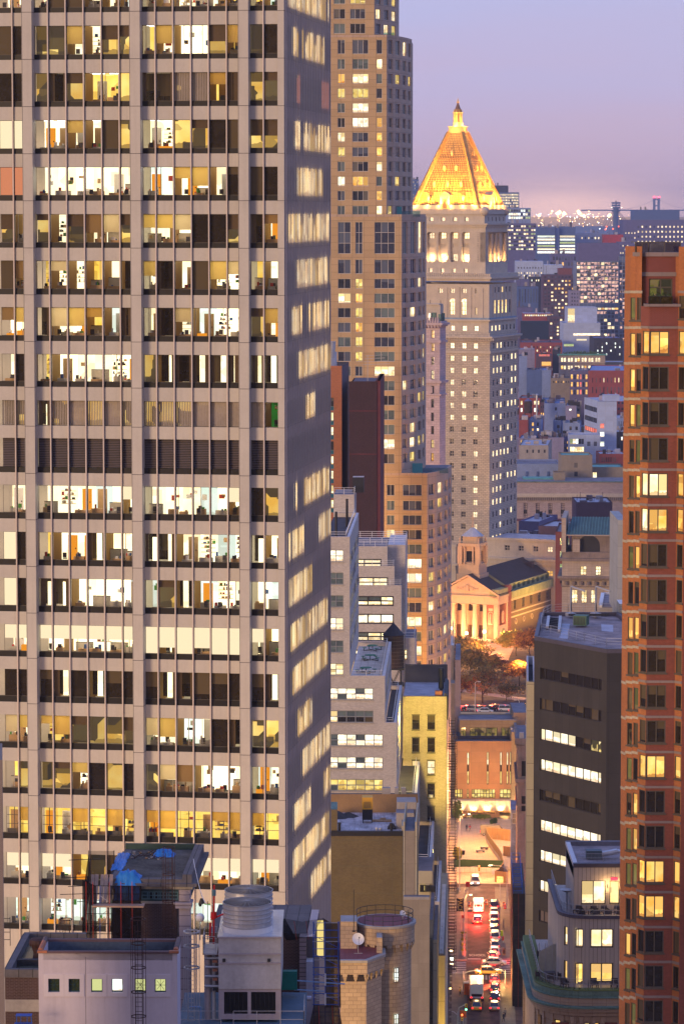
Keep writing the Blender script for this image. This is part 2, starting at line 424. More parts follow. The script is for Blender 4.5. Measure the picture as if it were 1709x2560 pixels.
L_C=lit('room_cool',(.85,1,.9),(1,1,.9),1.7,.3,(.9,.95,.7),.7,.3)
L_Y=lit('room_yellow',(.95,.62,.12),(1,.80,.30),1.0,.35,(.85,.6,.15),.55,.35,furncol=(.25,.13,.03))
L_A=lit('room_amber',(1,.44,.06),(1,.66,.20),1.25,.4,(1,.52,.12),.7,.3,furncol=(.3,.1,.02))
L_P=lit('room_pane',(1,.72,.30),(1,.90,.62),1.6,.4,(1,.72,.3),.6,.3)
L_F=lit('room_far',(1,.70,.34),(1,.86,.6),1.5,0,furn=0,cell=.7)
L_R=lit('room_red',(1,.12,.12),(1,.35,.2),1.0,0,furn=.2)
L_V=lit('room_violet',(.5,.1,.8),(.9,.4,1),1.0,0,furn=.3)
L_G=lit('room_green',(.45,.6,.2),(.7,.75,.4),.8,.3,(.5,.6,.25),.5)
L_H=lit('bare_floor_glow',(.75,.38,.34),(1,.62,.40),1.0,0,furn=.35,dark=.35,cell=2.2,furncol=(.15,.08,.12))
def pane(kind,dark=None):
 return{'W':L_W,'C':L_C,'Y':L_Y,'A':L_A,'P':L_P,'F':L_F,'R':L_R,'V':L_V,'H':L_H,'G':L_G,'D':dark or g_dark,'B':g_blind,'b':g_blue}[kind]
# ---------------------------------------------------------------- world: dusk sky
def make_world():
 w=bpy.data.worlds.new('World');SC.world=w;w.use_nodes=True;t=w.node_tree;t.nodes.clear()
 nn=t.nodes.new;ln=t.links.new
 tc=nn('ShaderNodeTexCoord');sp=nn('ShaderNodeSeparateXYZ');ln(tc.outputs['Generated'],sp.inputs[0])
 def M(op,a,b=None,clamp=False):
  x=nn('ShaderNodeMath');x.operation=op;x.use_clamp=clamp
  for i,v in enumerate((a,b)):
   if v is None:continue
   if hasattr(v,'links'):ln(v,x.inputs[i])
   else:x.inputs[i].default_value=v
  return x.outputs[0]
 z=sp.outputs[2];y=sp.outputs[1];x=sp.outputs[0]
 def ramp(f,stops):
  r=nn('ShaderNodeValToRGB');e=r.color_ramp.elements
  while len(e)<len(stops):e.new(.5)
  for i,(p,c) in enumerate(stops):e[i].position=p;e[i].color=(*c,1)
  ln(f,r.inputs[0]);return r.outputs[0]
 mp=nn('ShaderNodeMapping');mp.inputs['Scale'].default_value=(6,6,60);ln(tc.outputs['Generated'],mp.inputs[0])
 nz=nn('ShaderNodeTexNoise');nz.inputs['Scale'].default_value=1.3;nz.inputs['Detail'].default_value=5;ln(mp.outputs[0],nz.inputs['Vector'])
 zz=M('ADD',z,M('MULTIPLY',M('SUBTRACT',nz.outputs[0],.5),.035))
 low=ramp(M('MULTIPLY',zz,8.0,True),[(0.0,(.57,.39,.46)),(.10,(.53,.39,.50)),(.25,(.48,.40,.57)),(.5,(.43,.425,.65)),(1.0,(.39,.43,.70))])
 high=ramp(M('MULTIPLY',z,1.0,True),[(0.0,(.40,.46,.80)),(.3,(.30,.40,.80)),(1.0,(.20,.30,.72))])
 mixa=nn('ShaderNodeMix');mixa.data_type='RGBA';ln(M('MULTIPLY',M('SUBTRACT',z,.10,True),8.0,True),mixa.inputs[0]);ln(low,mixa.inputs[6]);ln(high,mixa.inputs[7])
 back=ramp(M('MULTIPLY',z,1.0,True),[(0.0,(.13,.075,.04)),(.07,(.30,.18,.11)),(.16,(.56,.38,.28)),(.3,(.48,.38,.40)),(.7,(.26,.32,.62)),(1.0,(.20,.30,.72))])
 f=M('MULTIPLY',M('ADD',M('MULTIPLY',M('ADD',y,M('MULTIPLY',x,.5)),-1.0),.25),1.2,True)
 mixb=nn('ShaderNodeMix');mixb.data_type='RGBA';ln(f,mixb.inputs[0]);ln(mixa.outputs[2],mixb.inputs[6]);ln(back,mixb.inputs[7])
 mixc=nn('ShaderNodeMix');mixc.data_type='RGBA';ln(M('LESS_THAN',z,-.002),mixc.inputs[0]);ln(mixb.outputs[2],mixc.inputs[6]);mixc.inputs[7].default_value=(.16,.09,.05,1)
 ax=M('DIVIDE',M('SUBTRACT',M('DIVIDE',x,y),.066),.030);ez=M('DIVIDE',M('SUBTRACT',z,.001),.0065)
 gl_=M('MULTIPLY',M('POWER',2.718,M('MULTIPLY',M('ADD',M('MULTIPLY',ax,ax),M('MULTIPLY',ez,ez)),-1.0)),M('GREATER_THAN',y,0.0))
 mixd=nn('ShaderNodeMix');mixd.data_type='RGBA';mixd.blend_type='ADD';ln(gl_,mixd.inputs[0]);ln(mixc.outputs[2],mixd.inputs[6]);mixd.inputs[7].default_value=(.85,.45,.15,1);mixc=mixd
 bg=nn('ShaderNodeBackground');ln(mixc.outputs[2],bg.inputs[0]);bg.inputs[1].default_value=1.0
 o=nn('ShaderNodeOutputWorld');ln(bg.outputs[0],o.inputs[0])
make_world()
def make_view():
 cam=bpy.data.cameras.new('camera');co=bpy.data.objects.new('camera',cam);COL.objects.link(co)
 co.location=(0,0,H);co.rotation_euler=(math.pi/2-TH,0,0)
 cam.sensor_fit='HORIZONTAL';cam.sensor_width=36;cam.lens=36*F/1709;cam.clip_start=5;cam.clip_end=60000
 SC.camera=co
 v=SC.view_settings;v.view_transform='Standard';v.look='None';v.gamma=1;v.exposure=.3;v.use_curve_mapping=False
 SC.cycles.use_denoising=True;SC.cycles.max_bounces=5;SC.cycles.diffuse_bounces=2;SC.cycles.glossy_bounces=3
 SC.cycles.transparent_max_bounces=12;SC.cycles.caustics_reflective=False;SC.cycles.caustics_refractive=False
 SC.cycles.sample_clamp_indirect=3;SC.cycles.volume_bounces=0
 L=bpy.data.lights.new('sun','SUN');L.energy=2.0;L.color=(1,.66,.38);L.angle=math.radians(18)
 so=bpy.data.objects.new('sun',L);COL.objects.link(so);so.location=(0,-50,400)
 so.rotation_euler=Vector((.85,1.0,-.10)).to_track_quat('-Z','Y').to_euler()
make_view()
# ---------------------------------------------------------------- big office tower on the left
m_blindw=translucent('window_blind_lit',(.95,.86,.66),.85)
m_blindd=translucent('window_blind_dim',(.50,.36,.18),.6)
m_blindb=translucent('window_blind_dusky',(.95,.80,.42),.85)
m_cream=glow('window_blind_cream',(1,.80,.50),.95)  # backlight put into the cream and pink blinds as emission
m_pinkb=glow('window_blind_pink',(.95,.33,.16),.62)
m_ceil=glow('office_ceiling',(1,.84,.52),1.3)  # room lighting put into the ceiling surface as emission
m_strip=glow('ceiling_light_strip',(1,.97,.9),6.0)
m_carpet=mat('carpet',(.16,.12,.09),.95)
m_fint=mat('office_furniture',(.50,.33,.17),.7)
m_fing=mat('office_partition',(.5,.48,.42),.7)
m_chair=mat('office_chair',(.05,.05,.06),.7)
m_orange=glow('orange_door',(.95,.33,.02),.8)  # the door's lit look is put in as emission
cl_m=[m_white,mat('clutter_red',(.5,.06,.04)),mat('clutter_blue',(.06,.14,.4)),mat('clutter_green',(.08,.3,.06)),mat('clutter_tan',(.5,.36,.2)),m_dark,m_fint,m_white]
m_curt=mat('vertical_blind',(.36,.31,.28),.8)
m_curb=mat('brown_curtain',(.11,.075,.04),.85)
L_office=lit('office_wall',(1,.82,.44),(1,.92,.62),1.95,0,furn=0,cell=1.6,furncol=(.72,.50,.24))  # office walls: room light painted in as emission
L_officec=lit('office_wall_cool',(.82,1,.82),(.95,1,.90),1.05,0,furn=.25,cell=1.1,furncol=(.6,.65,.5))
L_officey=lit('office_wall_yellow',(1,.58,.07),(1,.72,.18),1.15,0,furn=0,cell=1.2,furncol=(.35,.2,.02))
L_officeg=lit('office_wall_green',(.01,.12,.01),(.02,.2,.02),.8,0,furn=0,cell=1.2,furncol=(.005,.03,.005))
L_roomrefl=lit('office_room_and_reflections',(.9,.48,.07),(1,.72,.22),1.0,.3,(.2,.12,.03),.7,furn=.3,dark=.55,cell=1.9,furncol=(.2,.12,.03))  # golden reflections of dark panes painted as emissive blobs; also backs vertical blinds
L_side=lit('side_office',(1,.68,.24),(1,.86,.50),2.6,0,furn=.2,cell=1.6)
def tower():
 fr=frp(711,570,266,.145)
 b=Bld('office_tower','huge pale aluminium office tower with wide piers and lit office floors filling the left half',fr)
 L=fr.vz(823,570,0)[0];VG=.30
 ul=fr.u(-200,570)
 rows=[(-60,13.4,25.7),(59,132.3,144.6),(178.4,250.7,263.6),(297.3,369.6,382.5),(415.7,487.5,501),(534.6,607,619.8),(652,724,738),(770,842,855.4),(888,957.7,971),(1005.4,1068.6,1069),(1100.7,1174,1188),(1219.6,1290,1305),(1338,1408.6,1422.5),(1454.6,1525.4,1540),(1572,1640.5,1654),(1685.5,1754,1768.6),(1801,1871,1885),(1918,1987,2000),(2033.6,2101,2114.5),(2149.3,2215.7,2229),(2263,2330,2343)]
 Z=[tuple(fr.z(p,640) for p in r) for r in rows]
 codes=["WWWDDWwWwWWWWYYW","DDrrwWrrYwWWrYrD","DDdddYYdddvvYddd","bbWWwWDrWWrrDDrr","ooWWWWWWWWwwWDDD","rWdWdwwrwwwDDddw","DwYwWYWdwdWDwwYW","wwdwwYWdWdwWWWdw","WDYWWWWWrjdjjjjj","vvjvvvvvvvvvvvvg","L"*16,"WWWWWWWwWWWWWwDd","bDYWWjWWjjWWWWjW","bDjjWWWWWdjWWWWW","wwwwwwwwbwbwbbwW","DDDjDjDDDjdDDDDj","wwYYrrrrwwWWDddd","YdrrwDrDrwwWWWWW","YYYYYYYYYYYYYYYY","wwwwYdDDDDwwwwww","CCCCCCCCCCCCCCCC"]
 z8=lambda q:q/1.8667
 pe=[(-45,0),(2,62),(68,105),(170,228),(232,310),(315,392),(398,475),(480,557),(563,607),(668,726),(730,808),(813,890),(896,972),(978,1056),(1062,1110),(1170,1228),(1232,1310)]
 pe=[(fr.u(z8(a-.7),607),fr.u(z8(c+.7),607)) for a,c in pe[1:]]
 bays=[(0,2),(2,8),(8,14),(14,16)]
 cols=[(108,155),(608,657),(1112,1160)]
 W=b.wall;top=fr.z(-260,640)
 def bx(u0,u1,v0,v1,z0,z1,m):W.box(u0,u1,v0,v1,z0,z1,m)
 segs=[];zprev=top
 for r,(zt,zb,zk) in enumerate(Z):
  bx(ul,-.25,.10,VG+.3,zt,zprev,m_alu)
  if zk<zb-.02:bx(ul,-.25,.16,VG+.3,zk,zb,m_black)
  zprev=zk
 bx(ul,-.25,.10,VG+.3,0,zprev,m_alu)
 bx(-.55,-.02,-.02,.6,0,top,m_alu)
 for(zt,zb,zk) in Z:bx(-.56,-.01,-.024,.3,zk-.02,zk+.02,m_joint)
 W.box(ul,-.4,VG+8,L-.1,0,top,m_alu);W.box(ul,-.3,.1,VG+8,top,top+.3,m_tar)
 for a,c in cols:
  u0,u1=fr.u(z8(a),607,-.75),fr.u(z8(c),607,-.75);m=MB()
  m.box(u0,u1,-.75,VG+.3,0,top,m_alu)
  for(zt,zb,zk) in Z:m.box(u0-.004,u1+.004,-.754,.1,zk-.025,zk+.02,m_joint)
  m.box(u0+.02,u0+.05,-.756,-.745,0,top,m_joint)
  m.build('pier',b.root)
 us=[(pe[i][1]+pe[i+1][0])/2 for i in range(15) if i not in(1,7,13)]
 for u in us:
  m=MB();m.box(u-.045,u+.045,-.10,VG+.2,0,top,m_alu_rib);m.box(u-.065,u+.065,.09,VG,0,top,m_joint);m.build('mullion',b.root)
 rr=random.Random(11)
 for r,(zt,zb,zk) in enumerate(Z):
  code=codes[r];I=MB();D=3.2 if r not in(18,) else 1.2
  Hh=zt-zb
  for i,ch in enumerate(code):
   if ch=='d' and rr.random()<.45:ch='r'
   u0,u1=pe[i];ua,ub=u0-.05,u1+.05;P=plane((u0,VG),(u1,VG));w=u1-u0
   if ch in 'WwCY' or ch=='g':
    wm={'W':L_office,'w':L_office,'C':L_officec,'Y':L_officey,'g':L_officeg}[ch]
    if ch=='W' and rr.random()<.2:wm=L_officec
    rn=rr.random()
    I.face([(ua,VG+D,zb-.3),(ub,VG+D,zb-.3),(ub,VG+D,zt+.1),(ua,VG+D,zt+.1)],wm,win=[(0,0),(1,0),(1,1),(0,1)],rnd=rn)
    cl=m_ceil if ch!='g' else m_fint
    I.face([(ua,VG+.32,zt+.08),(ub,VG+.32,zt+.08),(ub,VG+D,zt+.08),(ua,VG+D,zt+.08)],L_officey if ch=='Y' else cl,win=[(0,.5)]*4,rnd=rn)
    I.face([(ua,VG+.05,zb-.3),(ub,VG+.05,zb-.3),(ub,VG+D,zb-.3),(ua,VG+D,zb-.3)],m_carpet)
    if rr.random()<.6:
     for k in range(2):I.box(ua+.2,ub-.2,VG+.9+k*1.2,VG+1.0+k*1.2,zt+.0,zt+.04,m_strip)
    fm=rr.choice([m_fint,m_fing,m_fint,m_orange if rr.random()<.2 else m_fing]);yb=VG+D
    if rr.random()<.8:
     y0=VG+rr.uniform(.5,1.6);x0=rr.uniform(ua+.0,ub-.9);x1=min(ub,x0+rr.uniform(.6,1.3));zt_=zb+rr.uniform(.1,.4);I.box(x0,x1,y0,y0+.5,zb-.3,zt_,fm)
     for q in range(rr.randint(1,4)):xx=rr.uniform(x0,x1-.15);I.box(xx,xx+rr.uniform(.08,.3),y0+.1,y0+.3,zt_,zt_+rr.uniform(.08,.35),rr.choice(cl_m))
    if rr.random()<.5:
     x0=rr.uniform(ua+.1,ub-.5);y0=VG+rr.uniform(.4,2);I.box(x0,x0+.32,y0,y0+.08,zb+.1,zb+.5,m_chair);I.box(x0,x0+.32,y0,y0+.35,zb-.02,zb+.05,m_chair)
    q=rr.random()
    if q<.16:
     for zz in(.5,.85,1.2,1.55):
      I.box(ua+.1,ub-.2,yb-.3,yb-.05,zb+zz,zb+zz+.03,m_fint)
      for p_ in range(4):xx=rr.uniform(ua+.1,ub-.4);I.box(xx,xx+rr.uniform(.08,.25),yb-.28,yb-.06,zb+zz+.03,zb+zz+rr.uniform(.15,.3),rr.choice(cl_m))
    elif q<.5:
     x0=rr.uniform(ua+.1,ub-.9);I.box(x0,x0+.8,yb-.08,yb-.02,zb-.3,zb+1.75,rr.choice([m_fint,m_fint,m_orange,m_white]));I.box(x0+.6,x0+.68,yb-.12,yb-.08,zb+.6,zb+.7,m_dark)
    elif q<.75:
     for p_ in range(rr.randint(1,3)):xx=rr.uniform(ua+.1,ub-.5);zz=zb+rr.uniform(.8,1.5);I.box(xx,xx+rr.uniform(.2,.5),yb-.06,yb-.02,zz,zz+rr.uniform(.2,.5),rr.choice(cl_m))
    else:
     zz=zb+rr.uniform(.55,.9);I.box(ua,ub,VG+1.9,VG+1.95,zb-.3,zz,m_fing);I.box(ua,ub,VG+1.88,VG+1.97,zz,zz+.04,m_dark)
    if rr.random()<.3:xx=rr.uniform(ua+.1,ub-.15);I.box(xx,xx+.05,VG+.5,VG+.55,zb-.3,zt+.05,m_fing)
    if ch=='w' or(ch=='Y' and rr.random()<.55):
     f=rr.uniform(.3,.7) if r!=14 else.52+.25*(i>8 and i%2)
     if r==19:f=.52
     bm=m_cream if r in(11,12,13,14,19) else(m_blindb if ch=='Y' else rr.choice([m_blindw,m_blindb,m_blindb,m_blindd]))
     I.box(u0,u1,VG+.06,VG+.09,zt-Hh*f,zt,bm)
    if r==18:
     for q in(.33,.66):I.box(u0,u1,VG+.2,VG+.24,zb+Hh*q-.02,zb+Hh*q+.02,m_bronze)
     if i%2==0:I.box(u1-.5,u1-.44,VG+.2,VG+.24,zb,zt,m_bronze)
     if rr.random()<.5:I.box(u0,u1-.3,VG+.2,VG+.24,zb,zb+.35,m_bronze)
   elif ch in 'bo':
    I.box(ua,ub,VG+.06,VG+.10,zb-.02,zt,m_cream if ch=='b' else m_pinkb)
    if r==14:pass
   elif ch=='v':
    I.face([(ua,VG+.9,zb),(ub,VG+.9,zb),(ub,VG+.9,zt),(ua,VG+.9,zt)],L_roomrefl,win=[(0,0),(1,0),(1,1),(0,1)],rnd=rr.random())
    op=rr.choice([.085,.1,.125,.125]);x=u0
    while x<u1-.02:I.box(x,min(x+op,u1),VG+.08,VG+.10,zb,zt,m_curt);x+=.135
   elif ch in 'jd':
    I.face([(ua,VG+1.6,zb),(ub,VG+1.6,zb),(ub,VG+1.6,zt),(ua,VG+1.6,zt)],g_brown,win=[(0,0),(1,0),(1,1),(0,1)],rnd=rr.random())
    if ch=='j':
     x=rr.uniform(u0+.25,u1-.75);hh=rr.choice([1,1,.8]);I.box(x,x+.42,VG+1.5,VG+1.58,zb-.1,zb+Hh*hh,m_strip if 0 else L_office)
    if rr.random()<.7:I.box(u0,u0+rr.uniform(.2,.5),VG+.1,VG+.14,zb,zt,m_curb)
    if rr.random()<.5:I.box(u1-rr.uniform(.15,.4),u1,VG+.1,VG+.14,zb,zt,m_curb)
   elif ch=='r':  # dark pane carrying a painted golden reflection
    I.face([(ua,VG+.5,zb),(ub,VG+.5,zb),(ub,VG+.5,zt),(ua,VG+.5,zt)],L_roomrefl,win=[(0,0),(1,0),(1,1),(0,1)],rnd=rr.random())
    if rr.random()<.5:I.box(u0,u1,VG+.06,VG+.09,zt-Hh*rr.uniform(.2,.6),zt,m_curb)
   if i<15 and i not in(1,7,13) and code[i+1]!=ch:
    I.box(ub-.04,ub+.0,VG+.3,VG+D,zb-.3,zt+.08,m_blindd)
  I.build('office_interior',b.root)
  for k,(p0,p1) in enumerate(bays):
   m=MB();seg=code[p0:p1]
   for i in range(p0,p1):
    u0,u1=pe[i];P=plane((u0,VG),(u1,VG));ch=code[i]
    if ch=='L':
     pquad(m,P,-.03,P[3]+.03,zb,zt,-.10,m_black)
     n=17
     for q in range(n):
      zc=zb+(zt-zb)*(q+.5)/n
      m.face([pp(P,0,.0,zc-.03),pp(P,P[3],.0,zc-.03),pp(P,P[3],-.09,zc+.05),pp(P,0,-.09,zc+.05)],m_louv)
     continue
    g={'D':g_brown}.get(ch,g_clear)
    pquad(m,P,-.03,P[3]+.03,zb,zt,0.0,g,True)
    fm=m_bronze
    pbox(m,P,0,P[3],zb,zb+.04,0,.03,fm);pbox(m,P,0,P[3],zt-.04,zt,0,.03,fm)
    pbox(m,P,-.03,0.0,zb,zt,0,.03,fm)
   m.build('louvre_panel' if 'L' in seg else 'ribbon_window',b.root)
 S=MB();P=plane((0,.3),(0,L));LL=P[3]
 NR=27;pitch=LL/NR
 zprev=top
 side={0:[(.02,.95)],1:[(.12,.25),(.34,.9)],2:[(.2,.28),(.79,1)],3:[(.15,.28),(.38,1)],4:[(.18,.86)],5:[(.02,.97)],6:[(.18,1)],7:[(.05,.33),(.48,1)],8:[(.18,1)],9:[(.4,.7)],10:[],11:[(.17,.25),(.36,1)],12:[(.05,.4),(.7,1)],13:[(.03,.6)],14:[(.03,1)],15:[(.12,.92)],16:[(.2,.55)],17:[(.33,1)],18:[(.1,.55),(.8,1)],19:[(.08,1)],20:[(.5,1)]}
 for r,(zt,zb,zk) in enumerate(Z):
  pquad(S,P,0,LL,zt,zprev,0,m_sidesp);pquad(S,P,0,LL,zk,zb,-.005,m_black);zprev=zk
  pbox(S,P,0,LL,zk-.02,zk+.015,0,.03,m_joint)
  m=MB()
  for i in range(NR):
   f=(i+.5)/NR
   on=max([min(f-a,c-f) for a,c in side[r]]+[-1]);on=on>0 and rr.random()<.35+on*9
   hh=rr.choice([1,1,1,.85,.6]) if r in(1,3,5,9,16) else rr.choice([1,1,1,.9])
   g=rr.choice([L_side,L_side,L_side,L_P,L_officey]) if on else g_brown
   if r in(2,) and on:g=m_pinkb
   if r==10:g=m_black
   zm=zb+(zt-zb)*hh
   pquad(m,P,i*pitch,(i+1)*pitch,zb,zm,-.01,g,True)
   if hh<1:pquad(m,P,i*pitch,(i+1)*pitch,zm,zt,-.01,m_blindb if on else g_brown,True)
  m.build('ribbon_window',b.root)
 pquad(S,P,0,LL,0,zprev,0,m_alu)
 S.build('side_wall',b.root)
 m=MB()
 for i in range(NR+1):
  s=i*pitch;pbox(m,P,s-.05,s+.05,0,top,.0,.12,m_alu_rib)
 o=m.build('facade_ribs',b.root)
 b.finish();return fr
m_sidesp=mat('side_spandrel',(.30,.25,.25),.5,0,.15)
m_louv=mat('louvre_blades',(.16,.13,.13),.5,0,.1)
TW=tower()
lamp('AREA',(TW.ox-12,TW.oy-30,62),(1,.55,.22),9000,18,rot=None,name='unseen_street_glow_light')  # unseen area light added for warm street glow on the lower floors
aim(SC.objects['unseen_street_glow_light'],(TW.ox-10,TW.oy,92))
# ---------------------------------------------------------------- tan condominium tower behind the office tower
SL=.039
def rows_px(fr,lst,px):return[(fr.z(c,px),fr.z(a,px)) for a,c in lst]
def tan_tower():
 Y=720;fr=frp(822,525,Y,.03)
 b=Bld('condominium_tower','tall tan stone condominium tower with stepped curved corners and glass roof terraces',fr)
 W=b.wall
 def X(px,py=700):return fr.u(px,py)
 def tier(xr,facets,ytop,ybot,frontrows,cols,name,py,nroof=m_conc,zb=None,frows=None,terr=None):
  z1=fr.z(ytop,900);z0=fr.z(ybot,900) if ybot else 0
  pts=[(-14.0,0.0),(X(xr,py),0.0)]
  for px,v in facets:pts.append((fr.u(px,py,v),v))
  back=pts[-1];poly=pts+[(back[0]+.2,30.0),(-14.0,30.0)]
  rws=[(fr.z(q,900),fr.z(a,900)) for a,q in frontrows]
  holes=[]
  for(za,zb_) in rws:
   for(ca,cb,n) in cols:holes.append((X(ca,py)+14,X(cb,py)+14,za,zb_,n))
  P=facade(W,pts[0],pts[1],z0,z1,[h[:4] for h in holes],m_tan,.25)
  for h in holes:
   lv=h[4][1] if isinstance(h[4],tuple) else 0
   k=R.choice('PPWYADBBBbD') if R.random()<.78 else R.choice('BbD')
   tall=(h[3]-h[2])>3
   if tall:k='b'
   n=h[4]
   b.win(P,h[0],h[1],h[2],h[3],pane(k,g_dark) if k!='B' or R.random()<.7 else g_blind,.25,n,3 if(h[3]-h[2])>5 else 1,m_wh_frame,.10,name='window')
  for i in range(1,len(pts)-1):
   A,B=pts[i],pts[i+1];Pl=plane(A,B);LL=Pl[3];hs=[]
   fr_rows=[(fr.z(q,900),fr.z(a,900)) for a,q in(frows or frontrows)]
   nw=max(1,int(LL/4.2));ww=LL/nw
   for(za,zb_) in fr_rows:
    for j in range(nw):hs.append((ww*j+ww*.2,ww*j+ww*.78,za,zb_))
   facade(W,A,B,z0,z1,hs,m_tanr,.3)
   for h in hs:
    k=R.choice('bbBBDbBb') if R.random()<.82 else R.choice('PPY')
    b.win(Pl,*h,pane(k),.3,2,1,m_wh_frame,.09)
  for i in range(len(pts)-1,len(poly)):
   A,B=poly[i],poly[(i+1)%len(poly)];Pl=plane(A,B);pquad(W,Pl,0,Pl[3],z0,z1,0,m_tanr)
  W.face([(p[0],p[1],z1) for p in poly],m_tarl)
  for i in range(len(pts)-1):
   Pl=plane(pts[i],pts[i+1]);pbox(W,Pl,0,Pl[3],z1-.02,z1+.5,-.4,.06,m_tanr)
  return poly,z0,z1
 r3=[(769+36.5*k,794+36.5*k) for k in range(-3,11)]
 tail=lambda px:px
 g=m_conc
 top=[(-53,-28),(-16,9),(20.7,46.2),(57.4,83)]
 tier(935,[(955,3),(975,7),(992,12)],-120,92,top,[(834,862.8,2),(875,913,3)],'a',60)
 t2=[(98,134),(146,172),(183,208),(219.7,245),(256.7,281),(293.3,318),(330,354),(366.7,391),(403,428),(440,464.6),(476,501),(513.4,537.6)]
 tier(966,[(984,3),(1003,8),(1017,13),(1028,19)],92,541,t2,[(821.5,826.3,1),(843.7,862,2),(880.7,920.5,3),(940.6,955,1)],'b',300)
 t3=[(554,634),(648,684)]+[(696+36.5*k,721+36.5*k) for k in range(13)]
 tier(1003,[(1021,3.5),(1042,9),(1055,15),(1062,22)],541,1188,t3,[(844.6,876.5,2),(888,906,2),(935.5,986.5,3)],'c',800)
 t4=[(1211,1239)]+[(1251+36.4*k,1275.5+36.4*k) for k in range(12)]
 tier(1067,[(1090,4),(1107,9),(1120,15),(1126,22)],1188,None,t4,[(966,986,2),(1006,1054,3)],'d',1300)
 for(xa,xb,yb,v) in((966,1050,541,6),(1003,1120,1188,6),(935,985,92,4)):
  m=MB();z=fr.z(yb,900)
  u0,u1=fr.u(xa,yb,v),fr.u(xb,yb,v)
  m.box(u0,u0+(u1-u0)*.45,v-.03,v+.03,z,z+2.2,m_teal)
  m.box(u0+(u1-u0)*.45,u1,v-.03,v+.03,z,z+1.2,m_tealc)
  m.build('terrace_glass_screen',b.root)
 return b.finish()
m_teal=mat('teal_glass_screen',(.10,.42,.46),.25,0,.1)
m_tealc=clear_glass('pale_glass_screen',(.6,.8,.85),.12)
tan_tower()
# ---------------------------------------------------------------- orange brick and maroon blank towers
def hotel():
 fr=frp(854,920,680,.05)
 b=Bld('hotel_tower','orange brick tower with teal-sided windows and a slate grey flank beside the maroon tower',fr)
 u0=-7.0;zt=fr.z(918.6,854);u1=0.0;L=26.0
 ur=[(fr.z(800+(885+143*k)/3.92,830),fr.z(800+(760+143*k)/3.92,830)) for k in range(8)]
 w0,w1=fr.u(820,1000)+7,fr.u(834,1000)+7
 P=facade(b.wall,(u0,0),(u1,0),0,zt,[(w0,w1,a+0,c) for a,c in ur],m_obr2,.3)
 for i,(a,c) in enumerate(ur):
  h=c-a
  b.win(P,w0,w1,a+h*.32,c,L_P if i not in(0,3) else g_dark,.3,2,1,m_bl_frame,.1);b.win(P,w0,w1,a,a+h*.31,m_tealp,.1,3,1,m_tealf,.08,name='window_panel')
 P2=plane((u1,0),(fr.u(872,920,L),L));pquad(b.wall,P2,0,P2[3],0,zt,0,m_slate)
 b.wall.face([(u0,0,zt),(0,0,zt),(P2[0][0]+P2[1][0]*P2[3],L,zt),(u0,L,zt)],m_tar)
 b.wall.box(u0,0,-.05,.3,zt,zt+.35,m_terra)
 m=MB();m.cyl(-3.3,6,zt,zt+3,2.0,2.0,m_steel,12);m.cyl(-2.6,5,zt+2,zt+5.2,.9,1.1,m_steel,12);m.bar((-5,3,zt),(-5,3,zt+4.5),.12,m_dark);m.build('roof_ventilator',b.root)
 b.finish()
 fr=frp(872,953,672,.039)
 b=Bld('maroon_tower','windowless dark maroon slab tower in front of the tan condominium tower',fr)
 zt=fr.z(953,900);u1=fr.u(942,953);L=30
 b.wall.box(0,u1,0,L,0,zt-.8,m_maroon,skip='t');b.wall.box(.3,u1-.3,.3,L-.3,zt-2,zt-.75,m_tarl)
 b.wall.box(0,u1,0,.3,zt-.8,zt,m_maroon);b.wall.box(u1-.3,u1+0.6,0.3,L,zt-.8,zt+.1,m_dplum)
 ue=fr.u(954.5,953,8.0)
 b.wall.box(u1+.004,u1+.7,.2,L,0,zt+.1,m_dplum)
 for yy in(1027,1135):b.wall.box(0,u1,-.03,.1,fr.z(yy,900)-.12,fr.z(yy,900)+.1,m_dplum)
 b.finish('wall')
 m=MB();x,y=u1*.25,14;a=fthing('rooftop_antenna','thin branching television antenna on the maroon tower roof','antenna',fr,zt-.75)
 m.bar((u1-2,3,0),(u1-2,3,6),.08,m_steelf)
 for k in range(4):m.bar((u1-3+.2*k,3,4+k*.6),(u1+2.5-.5*k,3,4.2+k*.6),.06,m_steelf)
 m.build('mast',a)
m_tealp=mat('teal_window_panel',(.03,.13,.2),.4);m_tealf=mat('teal_frame',(.05,.22,.30),.5)
m_dplum=mat('dark_plum_edge',(.13,.035,.04),.8,0,.2)
hotel()
